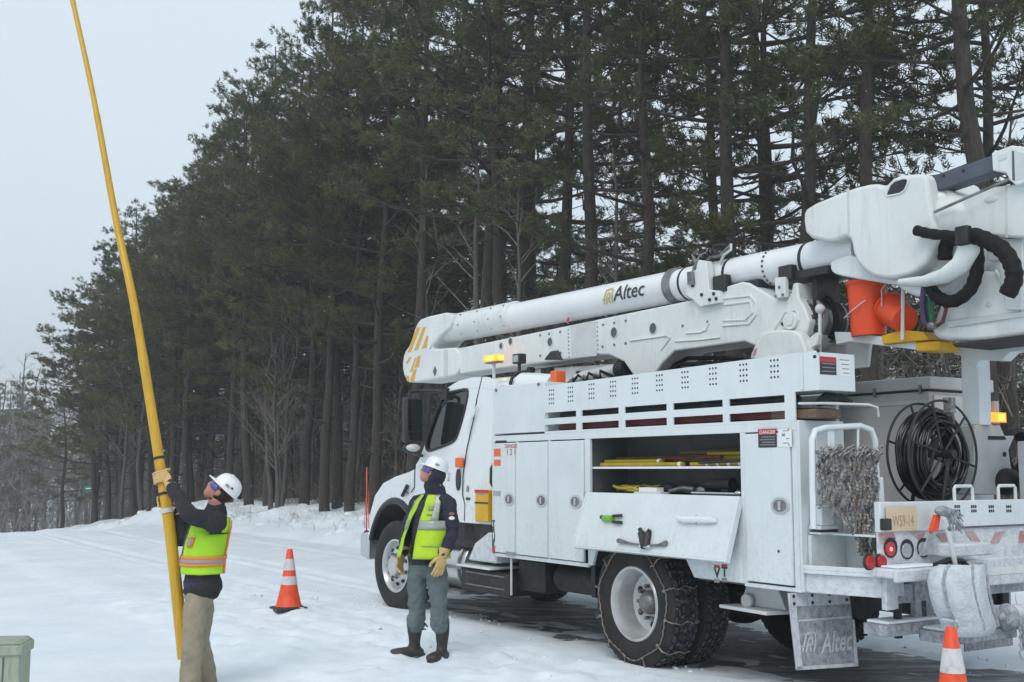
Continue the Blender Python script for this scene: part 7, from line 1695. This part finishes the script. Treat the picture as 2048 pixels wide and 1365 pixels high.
def distinguish(prefix):
    g_ = {}
    for o in scn.objects:
        if o.name.startswith(prefix) and o.parent is None and 'label' in o: g_.setdefault(o['label'], []).append(o)
    words = ['first', 'second', 'third', 'fourth', 'fifth', 'sixth', 'seventh', 'eighth', 'ninth', 'tenth', 'eleventh', 'twelfth', 'thirteenth', 'fourteenth', 'fifteenth', 'sixteenth', 'seventeenth', 'eighteenth', 'nineteenth', 'twentieth']
    for lb, os_ in g_.items():
        if len(os_) < 2: continue
        os_.sort(key=lambda o: proj(Vector((o.location.x, o.location.y, 1.6)))[0])
        for i, o in enumerate(os_): o['label'] = (words[i] if i < 20 else 'later') + ' from the left, ' + lb

for px0, vv0, kd, hh in ((676, -5.6, 4, 14.5), (706, -7.4, 0, 16.5), (748, -5.2, 1, 14.0), (728, -9.5, 4, 18.0), (478, -6.0, 3, 14.2), (520, -7.5, 1, 14.8)):
    put_pine(P(px0, 941, vv0)[0], vv0, kd, 1, hlim=hh)
for i in range(24):
    px0 = random.uniform(118, 420); dep = random.uniform(32, 56); p = Vector((D(px0, 941, dep).x, dep, 0)); u, v, _ = toT(p)
    if v < -4.2: put_pine(u, v, random.choice((3, 5, 7, 1)), 1)
distinguish('pine_tree')
# bare grey saplings and dead stems standing along the edge
def bare(seed, H, twig=1.0):
    r = np.random.default_rng(seed); k = 9; z = np.linspace(-.2, H, k); b = np.cumsum(r.normal(size=(k, 2)) * .07, axis=0); P = np.column_stack([b, z]); paths = [(P, (.012 * H + .01) * (1 - z.clip(0) / H * .85))]
    L = []
    for i in range(int(22 * twig)):
        h = r.uniform(.25, .98) * H; a = r.uniform(0, 6.28); ln = r.uniform(.3, 1) * (H - h) * .45 + .35; p0 = np.array([np.interp(h, z, P[:, 0]), np.interp(h, z, P[:, 1]), h]); d = np.array([np.cos(a) * .7, np.sin(a) * .7, .75]); s = np.linspace(0, 1, 5)
        pts = p0 + d * s[:, None] * ln + r.normal(size=(5, 3)) * .03 * ln * s[:, None]; L.append((pts, .012 * (1 - s * .8) * (1 + ln * .3)))
        for q in range(6):
            s0 = r.uniform(.3, 1); q0 = p0 + d * s0 * ln; dd_ = d * .5 + r.normal(size=3) * .5; dd_ *= ln * .35 * r.uniform(.5, 1.2); L.append((np.stack([q0, q0 + dd_ * .5, q0 + dd_ + [0, 0, .05]]), np.array([.006, .0045, .0025])))
    V1, F1 = tubes_np(paths, 7); V2, F2 = tubes_np(L, 3); return quick_mesh('trunk', V1, F1, 'greybark', True), quick_mesh('crown', V2, F2, 'twig')
BV = [bare(300 + i, H) for i, H in enumerate((4.5, 6.0, 7.5, 9.0))]
SL = {}
def put_bare(u, v, kind, s=1.0, where='', group='bare saplings along the bank'):
    z0 = ground_z(u, v); p = toW(u, v); px, _, d = proj(Vector((p.x, p.y, CAMH)))
    if d < 3 or px < -200 or px > 2300: return
    s = min(s, max_height(p, z0) * .85 / (4.5, 6.0, 7.5, 9.0)[kind] / 1.15)
    if s < .3: return
    e = thing('bare_sapling', where, 'sapling', (p.x, p.y, z0 - .05), random.uniform(0, 6.28), group); e.scale = (s, s, s * random.uniform(.85, 1.15))
    for nm_, me in zip(('trunk', 'crown'), BV[kind]): o = bpy.data.objects.new(nm_, me); COL.objects.link(o); o.parent = e
for i in range(38):
    u = random.uniform(-10, 42); v = -4.0 - random.random() * 5; px = proj(toW(u, v, 1.6))[0]
    w = 'near the man with the pole' if px < 520 else ('between the two men' if px < 780 else ('behind the truck cab' if px < 1050 else 'behind the truck body'))
    put_bare(u, v, random.choice((0, 1, 2, 3)), random.uniform(.7, 1.1), f'thin bare grey sapling {w}')
distinguish('bare_sapling')
# far bare trees in the haze where the road disappears
FT = 'bare trees fading in the haze at the road end'
for i in range(64):
    x = random.uniform(-520, 330); dep = random.uniform(88, 150); p = Vector((D(x, 941, dep).x, dep, 0)); u, v, _ = toT(p); z0 = ground_z(u, v); kind = random.choice((2, 3, 3))
    px = x; ys = random.uniform(675, 800) if px < 110 else random.uniform(760, 860)
    H = (CAMH + (941 - ys) / 2280 * dep) - z0; base = (4.5, 6.0, 7.5, 9.0)[kind]
    e = thing('bare_tree', 'tall bare tree fading into the haze beyond the bend of the road', 'bare tree', (p.x, p.y, z0), random.uniform(0, 6.28), FT); s = H / base; e.scale = (s * 1.05, s * 1.05, s)
    for nm_, me in zip(('trunk', 'crown'), BV[kind]): o = bpy.data.objects.new(nm_, me); COL.objects.link(o); o.parent = e
for i in range(16):
    x = random.uniform(-120, 300); dep = random.uniform(80, 120); p = Vector((D(x, 941, dep).x, dep, 0)); u, v, _ = toT(p); z0 = ground_z(u, v); ys = max(skyline(min(x, 210)) + 20, 760) + random.uniform(0, 70)
    H = (CAMH + (941 - ys) / 2280 * dep) - z0; Hn, c0, ms = VARS[random.choice((5, 7, 3))]
    e = thing('pine_tree', 'small dim pine standing in the haze beyond the bend of the road', 'pine tree', (p.x, p.y, z0), random.uniform(0, 6.28), 'dim pines in the haze'); s = H / Hn; e.scale = (s * 1.2, s * 1.2, s)
    for nm_, me in zip(('trunk', 'crown'), ms): o = bpy.data.objects.new(nm_, me); COL.objects.link(o); o.parent = e
for o in scn.objects:
    if o.get('group') == 'dim pines in the haze': o['label'] = 'small dim pine standing in the haze'
_d = [o for o in scn.objects if o.get('group') == 'dim pines in the haze']; _d.sort(key=lambda o: proj(Vector((o.location.x, o.location.y, 1.6)))[0])
for i, o in enumerate(_d): o['label'] = ['first', 'second', 'third', 'fourth', 'fifth', 'sixth', 'seventh', 'eighth', 'ninth', 'tenth', 'eleventh', 'twelfth', 'thirteenth', 'fourteenth', 'fifteenth', 'sixteenth'][i] + ' from the left of the small dim pines in the haze'
# dense brush on the forest floor
def mass(name, label, cat, N, ug, vg, zg, L, W, m, updir=.6, seed=1, cap=None, zexp=1.3):
    r = np.random.default_rng(seed); u = r.uniform(*ug, N); v = r.uniform(*vg, N) if not callable(vg) else vg(r, u); z = bank_h(u, v) + r.uniform(0, 1, N) ** zexp * (zg * np.ones(N) if not callable(zg) else zg(u, v))
    X = TO.x + F_.x * u + L_.x * v; Y = TO.y + F_.y * u + L_.y * v
    keep = (Y > 6) & (np.abs(X / np.maximum(Y, 1)) < .62); X, Y, z = X[keep], Y[keep], z[keep]; n = len(X)
    if cap is not None:     # stay under the skyline
        px = 1024 + 2280 * X / Y; ys = np.maximum(np.interp(px, [a for a, b in SKY], [b for a, b in SKY]), 400 + 90 * np.sin(px * .011) * np.sin(px * .0037 + 1)); ok = z < 1.6 + (941 - ys) / 2280 * Y * cap; X, Y, z = X[ok], Y[ok], z[ok]; n = len(X)
    C = np.column_stack([X, Y, z]); D_ = r.normal(size=(n, 3)); D_[:, 2] = np.abs(D_[:, 2]) * updir * 2 - .3 * (1 - updir); D_ /= np.linalg.norm(D_, axis=1)[:, None]; s = np.cross(D_, r.normal(size=(n, 3))); s /= np.linalg.norm(s, axis=1)[:, None]
    ln = L * r.uniform(.4, 1.4, (n, 1)); w = W * r.uniform(.6, 1.4, (n, 1)); mid = C + D_ * ln * .5 + r.normal(size=(n, 3)) * ln * .06
    V = np.stack([C - s * w * .5, C + s * w * .5, mid + s * w * .35, mid - s * w * .35, C + D_ * ln], 1).reshape(-1, 3); b_ = np.arange(n)[:, None] * 5
    F = np.concatenate([b_ + [0, 1, 2], b_ + [0, 2, 3], b_ + [3, 2, 4]]).astype(np.int32)
    me = quick_mesh(name, V, F, m); o = bpy.data.objects.new(name, me); COL.objects.link(o); tag(o, label, cat, kind='stuff'); return o
mass('undergrowth', 'tangle of brown winter brush and twigs under the pines', 'undergrowth', 42000, (-14, 50), (-14, -5.6), 3.6, .75, .014, 'twig', .8, 3, zexp=2.6)
mass('deep_wood', 'dark mass of evergreen brush filling the depth of the wood', 'woodland', 210000, (-30, 62), (-34, -13), lambda u, v: 8.6 + 1.6 * np.sin(u * .7) + 1.4 * np.sin(u * .33 + v), .42, .055, 'brush', .4, 5, cap=.85, zexp=1.35)
mass('evergreen_thicket', 'dark green thicket of young pine growth between the trunks', 'thicket', 80000, (-16, 50), (-18, -8.5), lambda u, v: 6.0 + 1.8 * np.sin(u * .9 + v) + 1.2 * np.sin(u * .37), .34, .026, 'needles', .6, 7, cap=.8, zexp=2.0)
mass('bank_weeds', 'dead brown weeds and twigs poking through the snow on the bank', 'weeds', 1100, (-2, 36), (-5.2, -3.2), .10, .24, .009, 'twig', .9, 11)
mass('low_brush', 'low brown brush covering the floor of the wood behind the bank', 'brush', 36000, (-14, 50), (-16, -6.2), .42, .5, .022, 'brush', .75, 17, zexp=1.2)
mass('hazy_thicket', 'grey leafless thicket at the far end of the road', 'thicket', 130000, (72, 175), (-50, 95), 18, 1.5, .075, 'fartwig', 1.3, 13, cap=.40, zexp=1.2)
# snow clinging among brush: small clumps at bases
r5 = np.random.default_rng(77); k = MB()
for i in range(150):
    u, v = r5.uniform(6, 40), r5.uniform(-5.6, -3.1); z = ground_z(u, v) + .02; k.ball(toW(u, v, z), (r5.uniform(.06, .25), r5.uniform(.06, .2), r5.uniform(.04, .10)), 7, 5)
o = k.build('snow_mounds', 'snow'); tag(o, 'small mounds of snow over tufts on the bank', 'snow mounds', kind='stuff')
k = MB()
# falling flakes
for i in range(130):
    dep = 3 + 22 * r5.random(); x, y = r5.uniform(-60, 2108), r5.uniform(-40, 1400); p = D(x, y, dep)
    if p.z < .1: continue
    s_ = r5.uniform(.0018, .0032) * (dep / 12 + .3); k.ball(p, (s_, s_, s_ * 1.5), 4, 3)
o = k.build('falling_snow', 'snowcap'); tag(o, 'sparse snowflakes drifting down across the scene', 'snowflakes', kind='stuff')
# ------------------------------------------------------------------ haze of falling snow
hz = bpy.data.materials.new('haze_air'); hz.use_nodes = True; hn = nt(hz).nodes; hn.clear(); ho = hn.new('ShaderNodeOutputMaterial'); pv_ = hn.new('ShaderNodeVolumePrincipled')
pv_.inputs['Color'].default_value = (.86, .90, .93, 1); pv_.inputs['Density'].default_value = HAZE; pv_.inputs['Anisotropy'].default_value = .2
nt(hz).links.new(pv_.outputs['Volume'], ho.inputs['Volume'])
if HAZE > 0:
    k = MB(); k.box(-190, 130, -30, 240, -24, 26); h = k.build('haze', hz, smooth=False); tag(h, 'thin haze of falling snow in the air', 'haze', kind='stuff')
